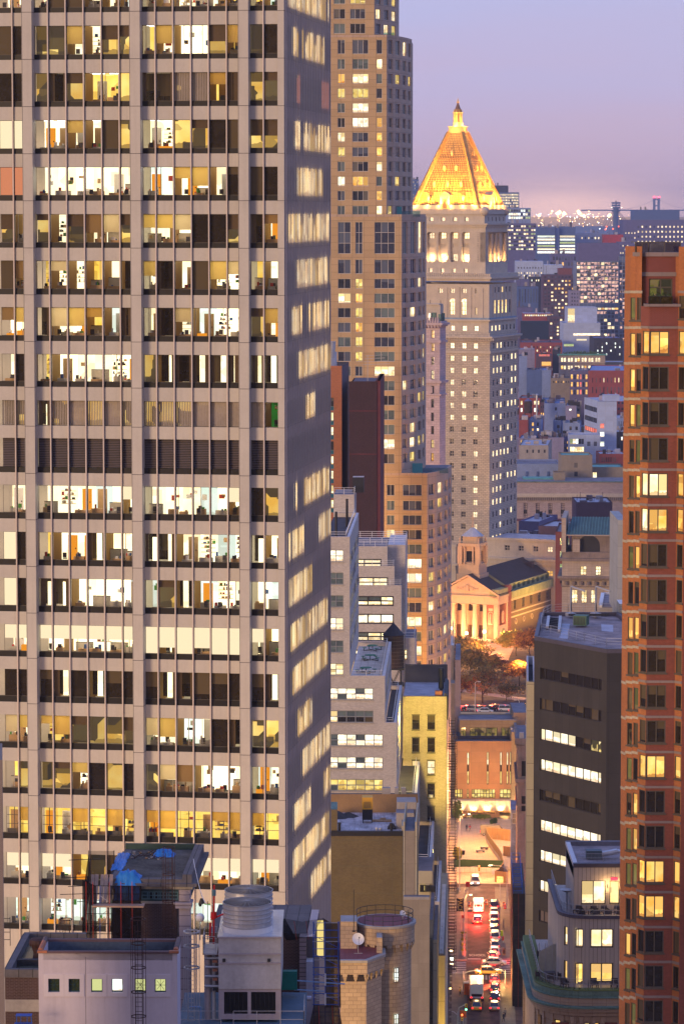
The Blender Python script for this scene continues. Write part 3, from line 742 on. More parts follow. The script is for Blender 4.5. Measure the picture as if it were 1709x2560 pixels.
# ---------------------------------------------------------------- white brick offices with setbacks (front)
def white_setback():
 Y=550;fr=frp(874,1342,Y,SL)
 b=Bld('white_brick_office','white brick office with stepped roof terraces and ribbon windows beside the big aluminium tower',fr)
 W=b.wall;L=44.0;X=lambda px,py:fr.u(px,py)
 u0=X(806,1500)
 tiers=[(874,1342),(962,1690),(991,1807),(1041,1992),(1079,2150),(1099,2255),(1112,2400)]
 ux=[X(a,c) for a,c in tiers];zz=[fr.z(c,a) for a,c in tiers]+[0]
 up=[(1250+a/3.92,1250+c/3.92) for a,c in((490,607),(712,830),(935,1052),(1155,1277),(1377,1497),(1602,1720))]
 lo=[(1650+a/4.48,1650+c/4.48) for a,c in((315,450),(568,705),(832,968),(1087,1222),(1337,1472))]
 prev=u0
 upr=[(fr.z(c,850),fr.z(a,850)) for a,c in up];lor=[(fr.z(c,880),fr.z(a,880)) for a,c in lo]
 w0,w1=X(821,1400)-u0,X(858.5,1400)-u0
 w2,w3=X(933,1780)-u0,X(957,1900)-u0
 hol=[(w0,w1,a,c) for a,c in upr]
 Hh=[]
 lit_up='WBDWDP'
 P=facade(W,(u0,0),(ux[0],0),zz[1],zz[0],hol,m_wbrick,.25)
 for i,h in enumerate(hol):b.win(P,*h,pane(lit_up[i] if lit_up[i]!='B' else 'D',g_blind),.25,2,2,m_gr_frame,.12,m_lime)
 hl=[]
 for i,(a,c) in enumerate(lor):
  hl.append((X(821,1800)-u0,w2 if i<2 else w3,a,c))
 P=facade(W,(u0,0),(ux[1],0),0,zz[1],hl,m_wbrick,.25)
 for i,h in enumerate(hl):
  n=5 if i<2 else 6;k=['W','D','W','W','Y'][i]
  cells=[pane(k,g_blind) if R.random()<.85 else g_blind for _ in range(n*2)]
  if i==1:cells=[L_P]+[g_brown]*4+[L_P]+[g_blind]*4
  b.win(P,*h,None,.25,n,2,m_gr_frame,.14,m_lime,cells=cells)
 for i in range(2,7):
  Pi=plane((ux[i-1],0),(ux[i],0));pquad(W,Pi,0,Pi[3],0,zz[i],0,m_wbrick)
 for i in range(7):
  zb=zz[i+1];Pi=plane((ux[i],0),(ux[i],L));hs=[]
  rowsz=[q for q in upr+lor if q[0]>zb+.3 and q[1]<zz[i]-.3]
  z=zz[i]-3.4
  rowsz=[]
  while z-2.0>zb+.2:rowsz.append((z-1.9,z));z-=3.62
  for(a,c) in rowsz:
   for k in range(6):hs.append((1.5+k*7,7.2+k*7,a,c))
  facade(W,(ux[i],0),(ux[i],L),zb,zz[i],hs,m_wbrick,.2)
  for h in hs:b.win(Pi,*h,R.choice([L_P,L_P,L_W,g_blind,g_dark]),.2,4,2,m_gr_frame,.12)
  ua=u0 if i==0 else ux[i-1]
  rm=m_tar if i!=1 else m_pave
  if i<6 or 1:
   W.box(ua,ux[i]-.45,.4,L-.4,zz[i]-1.3,zz[i]-.75,rm)
   W.box(ua,ux[i],-.004,.40,zz[i]-.9,zz[i]+.02,m_wbrick,top=m_wcap);W.box(ux[i]-.5,ux[i]+.004,.4,L,zz[i]-.9,zz[i]+.02,m_wbrick,top=m_wcap)
   W.box(ua,ux[i]-.5,L-.4,L,zz[i]-.9,zz[i]+.02,m_wbrick,top=m_wcap)
  m=MB();o=ux[i]-.7
  railing(m,[(ua+.2,.7,zz[i]),(o,.7,zz[i]),(o,L-.8,zz[i]),(ua+.2,L-.8,zz[i])],.75,m_white,2.6,2,.05)
  m.build('railing',b.root)
 W.box(u0,fr.u(885,1260,L+1),L+1,L+12,0,fr.z(1236,850,L+1),m_wbrick,top=m_tarl)
 uu=fr.u(885,1260,L+1);m=MB();zt=fr.z(1236,850,L+1)
 railing(m,[(u0,L+1.3,zt),(uu,L+1.3,zt),(uu,L+11,zt)],1.2,m_white,2,3,.05);m.build('railing',b.root)
 m=MB();m.box(X(840,1220)+1,X(861,1220)+1.6,L+5,L+8,zt,zt+2.8,m_dark,top=m_steel);m.build('vent_box',b.root)
 m=MB()
 for(px,py,hh) in((853,1300,4.2),(835,1338,3.5),(853,1292,3)):
  g=8 if py>1310 else 25;u=X(px,py);m.cyl(u,g,zz[0]-.8,zz[0]+hh,.22,.22,m_dark,8)
 m.build('roof_pipe',b.root);b.finish()
 z=zz[1]-.75;first=None
 for k,(px,py,rz) in enumerate(((931,1617,0),(925,1638,.5),(914,1669,0))):
  v={0:38,1:25,2:9}[k];u=fr.u(px,py,v);wx,wy=fr.wor(u,v)
  lab=['green picnic table on the white terrace, farthest of three','green round picnic table in the middle of the white terrace','green picnic table at the near end of the white terrace'][k]
  t=thing('picnic_table',lab,'picnic table',(wx,wy,z),rz,'picnic tables on the roof terrace')
  m=MB();m.cyl(0,0,.85,.95,1.0,1.0,m_gtab,6 if k!=1 else 14);m.cyl(0,0,0,.85,.07,.07,m_dark,6);m.build('tabletop',t)
  for a in range(4):
   an=a*math.pi/2+.4;cx,cy=math.cos(an)*1.6,math.sin(an)*1.6;m=MB()
   m.cyl(cx,cy,.5,.58,.38,.38,m_gtab,8);m.path([(cx,cy,.5),(cx*1.1,cy*1.1,.05),(cx*.3,cy*.3,.08)],.06,m_dark);m.build('seat',t)
m_pave=mat('white_roof_paving',(.55,.52,.50),.8,0,.3,('panel',1.2,1.2,.03,(.3,.27,.25)),streak=.2)
m_wcap=mat('white_coping',(.62,.60,.62),.7,0,.12)
m_gtab=mat('green_table',(.02,.22,.14),.5)
white_setback()
# ---------------------------------------------------------------- second white office with window terraces
def white_terraces():
 fr=frp(822,1357,625,SL);b=Bld('terraced_white_office','pale brick office with three railed terraces behind the white setback office',fr)
 W=b.wall;X=lambda px,py,v=0:fr.u(px,py,v)
 zt=[fr.z(q,900) for q in(1375,1422,1468)];xr=[X(967,1375),X(985,1422),X(1003,1468)];vs=[3.2,1.6,0.0]
 rows=[[(1397,1421)],[(1443,1468)],[(1490,1515),(1534.5,1560),(1580,1603),(1624,1648)]]
 wr=[X(952,1410),X(969,1455),X(984,1500)]
 for i in range(3):
  zb=zt[i+1] if i<2 else 0
  hs=[(0,wr[i],fr.z(c,900,vs[i]),fr.z(a,900,vs[i])) for a,c in rows[i]]
  P=facade(W,(0,vs[i]),(xr[i],vs[i]),zb,zt[i],hs,m_wbrick,.3)
  for j,h in enumerate(hs):
   n=[3,4,5,5,5,5][i+j];cells=[R.choice([L_P,L_P,L_P,g_blind if(i+j)!=3 else L_P]) for _ in range(2*n)]
   if i==0:cells[0]=cells[3]=g_dark
   b.win(P,*h,None,.3,n,2 if i+j!=3 else 1,m_bl_frame,.25,cells=cells if i+j!=3 else[L_W]*5)
  Ps=plane((xr[i],vs[i]),(xr[i],14));pquad(W,Ps,0,Ps[3],zb,zt[i],0,m_wbrick)
  W.face([(0,vs[i],zt[i]),(xr[i],vs[i],zt[i]),(xr[i],14,zt[i]),(0,14,zt[i])],m_tarl)
  W.box(0,xr[i],vs[i],vs[i]+.25,zt[i],zt[i]+.4,m_wbrick,top=m_wcap)
  m=MB();railing(m,[(0,vs[i]+.2,zt[i]+.3),(xr[i]-.2,vs[i]+.2,zt[i]+.3),(xr[i]-.2,vs[i]+3,zt[i]+.3)],1.1,m_white,2,3,.05);m.build('railing',b.root)
 x1=X(1013,1357,14);z1=fr.z(1357,1000,10)
 W.box(xr[0],X(1013,1357,6),6,26,0,z1,m_wbrick,top=m_wcap);
 m=MB();railing(m,[(3,8,z1),(X(1013,1357,6),8,z1),(X(1013,1357,6),20,z1),(3,20,z1)],1.2,m_white,2.2,3,.06);m.build('railing',b.root)
 W.box(0,xr[0]-.01,14,26,0,z1-.5,m_wbrick,top=m_tarl)
 xa,xb=X(1004,1620),X(1037,1620);z2=fr.z(1606,1020)
 W.box(xr[2]+.01,xb,2,20,0,z2,m_wbrick,top=m_tarl);W.box(xr[2]+.01,xb,1.98,2.3,z2,z2+.6,m_wbrick,top=m_wcap)
 P=plane((0,2),(xb,2));h=(X(1009,1640),X(1017,1640),fr.z(1653,1010),fr.z(1628,1010));b.win(P,*h,L_P,-.06,1,2,m_bl_frame,.12)
 m=MB();railing(m,[(X(1006,1600),2.6,z2),(xb-.2,2.6,z2),(xb-.2,12,z2)],1.5,m_white,1.6,3,.06);m.build('railing',b.root);b.finish()
white_terraces()
def water_tower():
 x,y,_=at(983,1600,598);z=lambda p:at(983,p,598)[2]
 t=thing('water_tower','dark wooden water tank with a conical black roof on a steel stand','water tower',(x,y,z(1750)))
 z0=z(1750);r=26.5/13.8
 m=MB();m.cyl(0,0,z(1668)-z0,z(1585)-z0,r,r*.96,m_stave,28);m.build('tank',t)
 m=MB()
 for k in range(9):m.ring((0,0,z(1664-9*k)-z0),r*(1.01-.004*k),.05,m_hoop,24)
 m.build('hoops',t)
 m=MB();m.cyl(0,0,z(1587)-z0,z(1558)-z0,r*1.06,0.12,m_slaterf,14);m.cyl(0,0,z(1559)-z0,z(1554)-z0,.15,.05,m_dark,6);m.build('roof',t)
 for sx in(-1,1):
  for sy in(-1,1):m=MB();m.bar((sx*r*.7,sy*r*.7,0),(sx*r*.7,sy*r*.7,z(1668)-z0),.16,m_dark);m.build('leg',t)
 m=MB();h=z(1668)-z0
 for s in(-1,1):
  m.bar((-r*.7,s*r*.7,.2),(r*.7,s*r*.7,h),.08,m_dark);m.bar((r*.7,s*r*.7,.2),(-r*.7,s*r*.7,h),.08,m_dark)
  m.bar((s*r*.7,-r*.7,.2),(s*r*.7,r*.7,h),.08,m_dark)
 m.box(-r,r,-r,r,h-.3,h,m_dark);m.box(-r,r,-r,r,h*.45,h*.5,m_dark);m.build('brace',t)
 m=MB()
 for k in range(10):m.bar((r+.15,-.3,h*.2+k*.8),(r+.15,.3,h*.2+k*.8),.04,m_dark)
 m.bar((r+.15,-.3,0),(r+.15,-.3,h+6),.05,m_dark);m.bar((r+.15,.3,0),(r+.15,.3,h+6),.05,m_dark);m.build('ladder',t)
m_stave=mat('tank_staves',(.075,.045,.03),.85,0,.3,('panel',.32,50,.02,(.02,.015,.01)))
m_hoop=mat('tank_hoop',(.16,.12,.09),.5,.5)
m_slaterf=mat('tank_roof',(.035,.033,.045),.7,0,.2)
water_tower()
def yellow_building():
 fr=frp(1007,1741,585,SL);b=Bld('yellow_brick_building','old yellow painted brick building with sash windows and a blue-grey roof below the water tower',fr)
 W=b.wall;X=lambda px,py:fr.u(px,py);u1=X(1116,1741);z1=fr.z(1741.5,1050);L=20
 S=lambda q:800+q/4.48;T=lambda q:1650+q/4.48
 rows=[(622,780),(875,1035),(1130,1285),(1385,1540),(1645,1800)];cols=[(1028,1112),(1200,1285)]
 hs=[(X(S(a),1850),X(S(c),1850),fr.z(T(q),1050),fr.z(T(p),1050)) for p,q in rows for a,c in cols]
 P=facade(W,(0,0),(u1,0),0,z1,hs,m_ybrick,.3)
 for i,h in enumerate(hs):
  g=L_P if i in(4,5) else g_brown
  b.win(P,*h,g,.3,1,2,m_bl_frame,.1);pbox(W,P,h[0]-.1,h[1]+.1,h[2]-.22,h[2],-.02,.12,m_oliv);pbox(W,P,h[0]-.1,h[1]+.1,h[3],h[3]+.22,-.02,.07,m_oliv)
 W.box(u1-.01,u1,0,L,0,z1,m_ybrick);W.box(.05,u1-.05,.3,L,z1-3,z1-.3,m_silver)
 W.box(0,u1,L,L+.4,0,z1+3.0,m_dgw);W.box(0,u1,0.003,.3,z1-.3,z1+.05,m_dgw);W.box(u1-.45,u1+.02,.3,L,z1-.3,z1+.5,m_dgw)
 W.box(u1+.004,u1+.25,.2,L,fr.z(1800,1100),z1+.2,m_dark)
 m=MB();m.cyl(u1-1,3,z1-.3,z1+4.5,.28,.28,m_dark,8);m.box(u1-2.1,u1-.8,1,2.2,z1-.3,z1+.8,m_terra);m.cyl(u1-1.1,12,z1-.3,z1+3.5,.5,.5,m_dark,8);m.build('chimney',b.root)
 m=MB();u,z=X(S(1240),1990),fr.z(T(1525),1050);m.box(u-.35,u+.35,-.35,.1,z-.25,z+.25,m_white);m.build('air_conditioner',b.root)
 b.finish()
 t=fthing('fire_escape','dark iron fire escape climbing the street side of the yellow building','fire escape',fr)
 m=MB();xa,xb=u1+.3,u1+1.9;za=8
 k=0
 z=10.0
 while z<z1-4:
  m.box(xa,xb,-16,-15.95,z+.02,z+.06,m_iron)
  for j in range(7):m.bar((xa,-16+j*2.6,z),(xb,-16+j*2.6,z),.05,m_iron)
  for hh in(0,.5,1.0):m.bar((xb,-16,z+hh),(xb,.5,z+hh),.045,m_iron);m.bar((xa,-16,z+hh),(xb,-16,z+hh),.045,m_iron)
  for j in range(9):m.bar((xb,-16+j*2,z),(xb,-16+j*2,z+1),.04,m_iron);
  for j in range(5):m.bar((xa+j*.4,-16,z),(xa+j*.4,-16,z+1),.04,m_iron)
  m.bar((xa+.2,-14,z),(xa+.2,-4,z+3.6),.07,m_iron);m.bar((xb-.3,-14,z),(xb-.3,-4,z+3.6),.07,m_iron)
  for j in range(10):m.bar((xa+.2,-14+j,z+.36*j),(xb-.3,-14+j,z+.36*j),.05,m_iron)
  z+=3.6;k+=1
 m.build('landings_and_stairs',t)
m_oliv=mat('olive_stone_trim',(.16,.14,.08),.85);m_dgw=mat('dark_grey_parapet',(.085,.085,.095),.8,0,.2)
m_iron=mat('rusty_iron',(.05,.022,.018),.7,0,.4)
yellow_building()
def thin_slab():
 fr=frp(1126,1655,790,SL);b=Bld('thin_concrete_building','thin pale concrete building with tall blank edge between the condominium tower and the park',fr)
 u1=fr.u(1150,1650);z1=fr.z(1650,1140);um=fr.u(1137,1650)
 b.wall.box(0,um,2,30,0,z1-6,m_conc);b.wall.box(um,u1,0,30,0,z1,m_conc2,top=m_tarl);b.wall.box(0,um-.3,8,26,z1-6,z1+2.5,m_conc,top=m_wcap)
 m=MB();m.bar((um*.5,12,z1+2),(um*.5,12,z1+8),.3,m_steelf);m.build('antenna',b.root);b.finish()
m_conc2=mat('pinkish_concrete',(.42,.35,.34),.85,0,.12,streak=.15)
thin_slab()
# ---------------------------------------------------------------- olive brick block, its roof, slab walls
def olive_block():
 Y=450;fr=frp(1006,2075,Y,.0);b=Bld('olive_brick_block','blank olive brown brick wall under a cluttered pale roof in the lower middle',fr)
 W=b.wall;X=lambda px,py,v=0:fr.u(px,py,v);Zf=lambda py,v=0:fr.z(py,900,v)
 u0=X(800,2075);z1=Zf(2077);L=17.5
 W.box(u0,0,0,L,0,z1-.7,m_obrick,top=m_silver2);W.box(u0,-.004,-.12,.5,z1-.75,z1-.1,m_dark,top=m_dark)
 for q in(2101,2166,2234):W.box(u0,-.01,-.02,.1,Zf(q)-.04,Zf(q)+.04,m_oliv)
 W.box(X(980,2100),X(980.8,2100),-.02,.1,0,z1-1,m_oliv)
 W.box(u0,X(843,2040,1)+0,.6,6.5,z1-.7,Zf(2023,1),m_obrick,top=m_cop)
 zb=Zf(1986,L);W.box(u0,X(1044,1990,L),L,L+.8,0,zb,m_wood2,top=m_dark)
 for pa,pb in((958,976),(990,996),(1006,1014)):W.box(X(pa,1980,L)-.2,X(pb,1980,L),L-.05,L+.9,zb,zb+.9,m_conc)
 W.box(X(992,2020,8),X(1040,2020,8),8,12,z1-2,Zf(2006,8),m_conc,top=m_conc);W.box(X(990,2040,6),X(1034,2040,6),5,8,z1-2,Zf(2033,5),m_conc,top=m_tarl)
 W.box(X(1004,2080,1),X(1012,2080,1),.2,12,0,z1+.6,m_stripc)
 b.finish()
 x,y,_=at(918,2020,Y+10);zz=z1-.7
 t=thing('roof_generator','yellow generator cabinet on a black base standing on the cluttered roof','generator',(x,y,zz))
 m=MB();m.box(-.75,.75,-1,1,2.0,3.7,m_gyel);m.build('cabinet',t)
 m=MB();m.box(-.72,.72,-.98,.98,.5,1.98,m_dark);
 for sx in(-1,1):
  for sy in(-1,1):m.bar((sx*.6,sy*.8,0),(sx*.6,sy*.8,.6),.09,m_dark)
 m.build('base',t)
 m=MB()
 for k in range(7):m.box(-.5,.5,-1.03,-1.0,2.25+k*.13,2.31+k*.13,m_oliv)
 m.build('louvre',t)
 for k,(px,py,v,r,h) in enumerate(((941,2066,1.5,.16,.7),(950,2066,1.7,.16,.6),(978,2066,1.0,.2,1.4),(848,2070,.9,.2,1.5))):
  xx,yy,_=at(px,py,Y+v);lab=['short steel vent pipe near the roof edge, left of a pair','short steel vent pipe near the roof edge, right of a pair','dark vent pipe at the right end of the roof edge','dark vent pipe at the left end of the roof edge'][k]
  t=thing('vent_pipe',lab,'vent pipe',(xx,yy,zz),0,'vent pipes on the pale cluttered roof');m=MB();m.cyl(0,0,0,h,r,r,m_steel if k<2 else m_dark,10);m.cyl(0,0,h,h+.15,r*1.3,r*1.1,m_steel if k<2 else m_dark,10);m.build('pipe',t)
 x,y,_=at(979,2060,Y+5);t=thing('skylight','dark domed skylight on the pale roof','skylight',(x,y,zz));m=MB();m.box(-.6,.6,-.6,.6,0,.25,m_dark);m.cyl(0,0,.25,.7,.75,.4,m_dark,4,a0=math.pi/4);m.build('dome',t)
 x,y,_=at(957,2042,Y+11);t=thing('plywood_sheets','orange plywood sheets lying on the pale roof','plywood',(x,y,zz));m=MB();m.box(-1.5,1.2,-.8,.6,0,.12,m_wood);m.box(-.4,.4,.5,1.4,0,.2,m_wood);m.build('sheet',t)
 x,y,_=at(838,1995,Y+14);t=thing('black_hose_heap','dark tarpaulin heap draped on the roof behind the parapet','tarpaulin',(x,y,zz));m=MB();m.cyl(0,0,0,.9,2.2,.4,m_dark,7);m.cyl(1.8,.5,0,.6,1.6,.2,m_dark,6);m.build('heap',t)
 fr=frp(1010,2245,425,SL);b=Bld('stone_slab_building','tall blank stone slab wall between the olive block and the narrow street',fr)
 W=b.wall;ua=X2=fr.u(1008,2400);ub=fr.u(1073,2400)
 W.box(ua,ub,0,2,0,fr.z(2246,1040),m_slab,top=m_tarl);W.box(ua,ub,-.06,.4,fr.z(2250,1040),fr.z(2243,1040),m_conc)
 W.box(fr.u(1012,2200,2),fr.u(1036,2200,2),2.01,12,0,fr.z(2078,1030,2),m_slab,top=m_tarl)
 for px in(1007.5,1037):W.box(fr.u(px,2200,2),fr.u(px+4,2200,2),2.02,16,0,fr.z(2055,1030,2),m_stripc)
 for i,(px0,px1,py,v) in enumerate(((1073,1082,2300,6),(1082,1092,2350,3),(1073,1079,2210,24))):
  W.box(fr.u(px0,py,v)+.002,fr.u(px1,py,v),v,v+22,0,fr.z(py,px0,v),m_stripc,top=m_tarl)
 uA,uB=fr.u(1042,2180,24),fr.u(1080,2180,24)
 W.box(uA,uB,24,34,0,fr.z(2178,1060,24),m_stripc,top=m_tarl)
 P=plane((uA,24),(uB,24));w=(fr.u(1049,2230,24)-uA,fr.u(1063,2230,24)-uA,fr.z(2230,1060,24),fr.z(2212,1060,24));b.win(P,*w,L_Y,-.1,1,1,m_bl_frame,.12)
 m=MB()
 for u in(uA+.4,uA+1.2,uA+1.9):m.box(u,u+.6,23.2,23.8,fr.z(2246,1060,19),fr.z(2246,1060,19)+.8,m_dark)
 m.build('flower_box',b.root);b.finish()
 fr=frp(1092,2390,470,SL);b=Bld('street_corner_building','narrow limestone street front glowing yellow from the street lamps',fr)
 W=b.wall;W.box(0,fr.u(1112,2390),0,60,0,fr.z(2390,1100),m_stripc,top=m_walk);W.box(.3,fr.u(1108,2390),.4,50,fr.z(2390,1100),fr.z(2388,1100)+.1,m_conc)
 for k in range(6):W.box(.5,fr.u(1108,2390)-.3,2+k*8,2.2+k*8,fr.z(2390,1100),fr.z(2390,1100)+.5,m_conc)
 b.finish()
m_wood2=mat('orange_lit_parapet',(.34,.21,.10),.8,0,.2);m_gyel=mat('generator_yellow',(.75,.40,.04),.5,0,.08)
m_silver2=mat('patched_white_roof',(.48,.46,.50),.6,0,.75,streak=.8)
olive_block()
# ---------------------------------------------------------------- castle-like turret
def turret():
 Y=380;x,y,zt=at(962,2317,Y);S=F/Y
 fr=Fr(x,y+3.4,0);b=Bld('round_stone_turret','round castle-like stone turret with arched corbels and a plum red railed roof',fr);W=b.wall
 r=68/S;R2=77/S
 z=zt;zc=z-(2395-2317)/S;zb=0
 W.cyl(0,0,0,zc+.3,r,r,m_castle,40,cap=False);
 n=22
 for i in range(n):
  a=2*math.pi*i/n;
  for q in range(3):
   rr=r+(R2-r)*(q+1)/3;a0=a-.04-.02*q;a1=a+.04+.02*q
   p=[(math.cos(a0)*(r-.1),math.sin(a0)*(r-.1)),(math.cos(a0)*rr,math.sin(a0)*rr),(math.cos(a1)*rr,math.sin(a1)*rr),(math.cos(a1)*(r-.1),math.sin(a1)*(r-.1))]
   W.prism(p,zc+.35+q*.32,zc+.68+q*.32,m_castle)
 W.cyl(0,0,zc+1.3,z-.25,R2-.05,R2,m_castle,40,cap=False);W.cyl(0,0,z-.3,z,R2+.15,R2+.15,m_conc,40)
 W.cyl(0,0,z+.004,z+.05,R2-.35,R2-.35,m_redroof,40)
 W.cyl(0,0,zc+.2,zc+1.3,r+.02,r+.02,m_castle,40,cap=False)
 for(py0,py1) in((2432,2470),(2552,2590)):
  za,zb_=z-(py1-2317-6)/S,z-(py0-2317-6)/S;a=-math.pi/2+.42
  nx,ny=math.cos(a),math.sin(a);A=(nx*r-ny*-.32,ny*r+nx*-.32);B=(nx*r+ny*-.32,ny*r-nx*-.32)
  A,B=(nx*r+ny*.3,ny*r-nx*.3),(nx*r-ny*.3,ny*r+nx*.3)
  P=plane(A,B);b.win(P,0,P[3],za,zb_,L_C,-.06,2,3,m_bl_frame,.07);pbox(W,P,-.12,P[3]+.12,za-.15,za,-.3,.1,m_castle)
 m=MB()
 for hh in(.55,1.15):m.ring((0,0,z+hh),R2-.2,.045,m_dark,40,-.75*math.pi+6.283*0,1.05*math.pi)
 for i in range(17):a=-.75*math.pi+1.8*math.pi*i/16;m.bar((math.cos(a)*(R2-.2),math.sin(a)*(R2-.2),z),(math.cos(a)*(R2-.2),math.sin(a)*(R2-.2),z+1.2),.045,m_dark)
 m.build('railing',b.root);b.finish()
 fr=frp(851,2395,374,0);b=Bld('square_bastion','lower angular stone bastion with corbels and a small red roof attached beside the turret',fr);W=b.wall;X=lambda px,py=2395,v=0:fr.u(px,py,v)
 xa,xb,xc=X(835),X(915),X(953,2395,3);zt2=fr.z(2402,900);zc=fr.z(2455,900)
 poly=[(xa,0),(xb,0),(xc,3.0),(xc,9),(xa,9)]
 W.prism(poly,0,zc,m_castle);up=[(xa,-.35),(xb+.1,-.35),(xc+.35,2.9),(xc+.35,9),(xa,9)]
 W.prism(up,zc+.9,zt2-.2,m_castle,skip='t');W.prism([(xa,-.5),(xb+.15,-.5),(xc+.5,2.85),(xc+.5,9),(xa,9)],zt2-.2,zt2+.1,m_conc)
 W.prism([(xa,.2),(xb-.1,.2),(xc-.2,3.1),(xc-.2,8.8),(xa,8.8)],zt2+.1,zt2+.13,m_redroof)
 P=plane((xa,0),(xb,0));P2=plane((xb,0),(xc,3.0))
 for PP in(P,P2):
  n=max(2,int(PP[3]/.95))
  for i in range(n+1):
   s=PP[3]*i/n
   for q in range(3):pbox(W,PP,max(0,s-.12-.07*q),min(PP[3],s+.12+.07*q),zc+.0+q*.3,zc+.3+q*.3,-.02,.12+.11*q,m_castle)
 W.box(X(851,2340,5),X(892,2340,5),5.5,9,zt2,fr.z(2305,870,5.5),m_castle,top=m_conc);W.box(X(892,2340,7),X(945,2340,7),7.2,9,zt2,fr.z(2345,900,7.2),m_castle,top=m_conc)
 W.box(X(941,2370,3),X(955,2370,3),3.2,9,zt2,fr.z(2345,940,3.2),m_castle,top=m_conc)
 b.finish()
 def dish(px,py,Yd,rad,zbase,lab,az):
  xx,yy,zc_=at(px,py,Yd);t=thing('satellite_dish',lab,'satellite dish',(xx,yy,zbase));h=zc_-zbase
  m=MB();el=.45;d=Vector((math.sin(az)*math.cos(el),-math.cos(az)*math.cos(el),math.sin(el)));u=d.cross(Vector((0,0,1))).normalized();w=u.cross(d);c=Vector((0,0,h));n=20
  rings=[(0,-.22),(.5,-.165),(.8,-.08),(1,0)];P=[[tuple(c+(u*math.cos(2*math.pi*i/n)+w*math.sin(2*math.pi*i/n))*rad*k+d*e*rad) for i in range(n)] for k,e in rings]
  for a,c2 in zip(P,P[1:]):
   for i in range(n):m.face([a[i],a[(i+1)%n],c2[(i+1)%n],c2[i]],m_dishw)
  m.build('reflector',t,smooth=True);m=MB();m.bar(tuple(c-d*.2*rad),(0,0,0),.05,m_steelf);m.bar((-.5,0,0),(.5,0,0.02),.05,m_steelf);m.build('mount',t)
  m=MB();m.bar(tuple(c-w*rad*.9),tuple(c+d*rad*.8),.025,m_dark);m.box(*[v for k in range(3) for v in((c+d*rad*.8)[k]-.07,(c+d*rad*.8)[k]+.07)],m_dark);m.build('feed_arm',t)
 dish(895,2348,377,15.5/S,zt2+.13,'large round white satellite dish above the red bastion roof',.25)
 dish(1006,2284,384,8/S,z,'small grey satellite dish on the turret railing',.5)
 for k,(px,p0,p1,YY) in enumerate(((884,2330,2222,379),(1019,2325,2273,382))):
  xx,yy,zz=at(px,p0,YY);t=thing('roof_mast',['tall thin black mast at the left of the turret roof','short black mast at the right edge of the turret roof'][k],'mast',(xx,yy,zz));m=MB();m.bar((0,0,0),(0,0,(p0-p1)/S),.06,m_dark);m.cyl(0,0,0,.1,.2,.2,m_dark,6);m.build('pole',t)
m_dishw=mat('dish_white',(.72,.72,.74),.5,0,.05)
turret()
x,y,z=at(860,2600,352);lamp('POINT',(x-3,y,z-6),(1,.6,.16),9000,1,name='unseen_street_light')
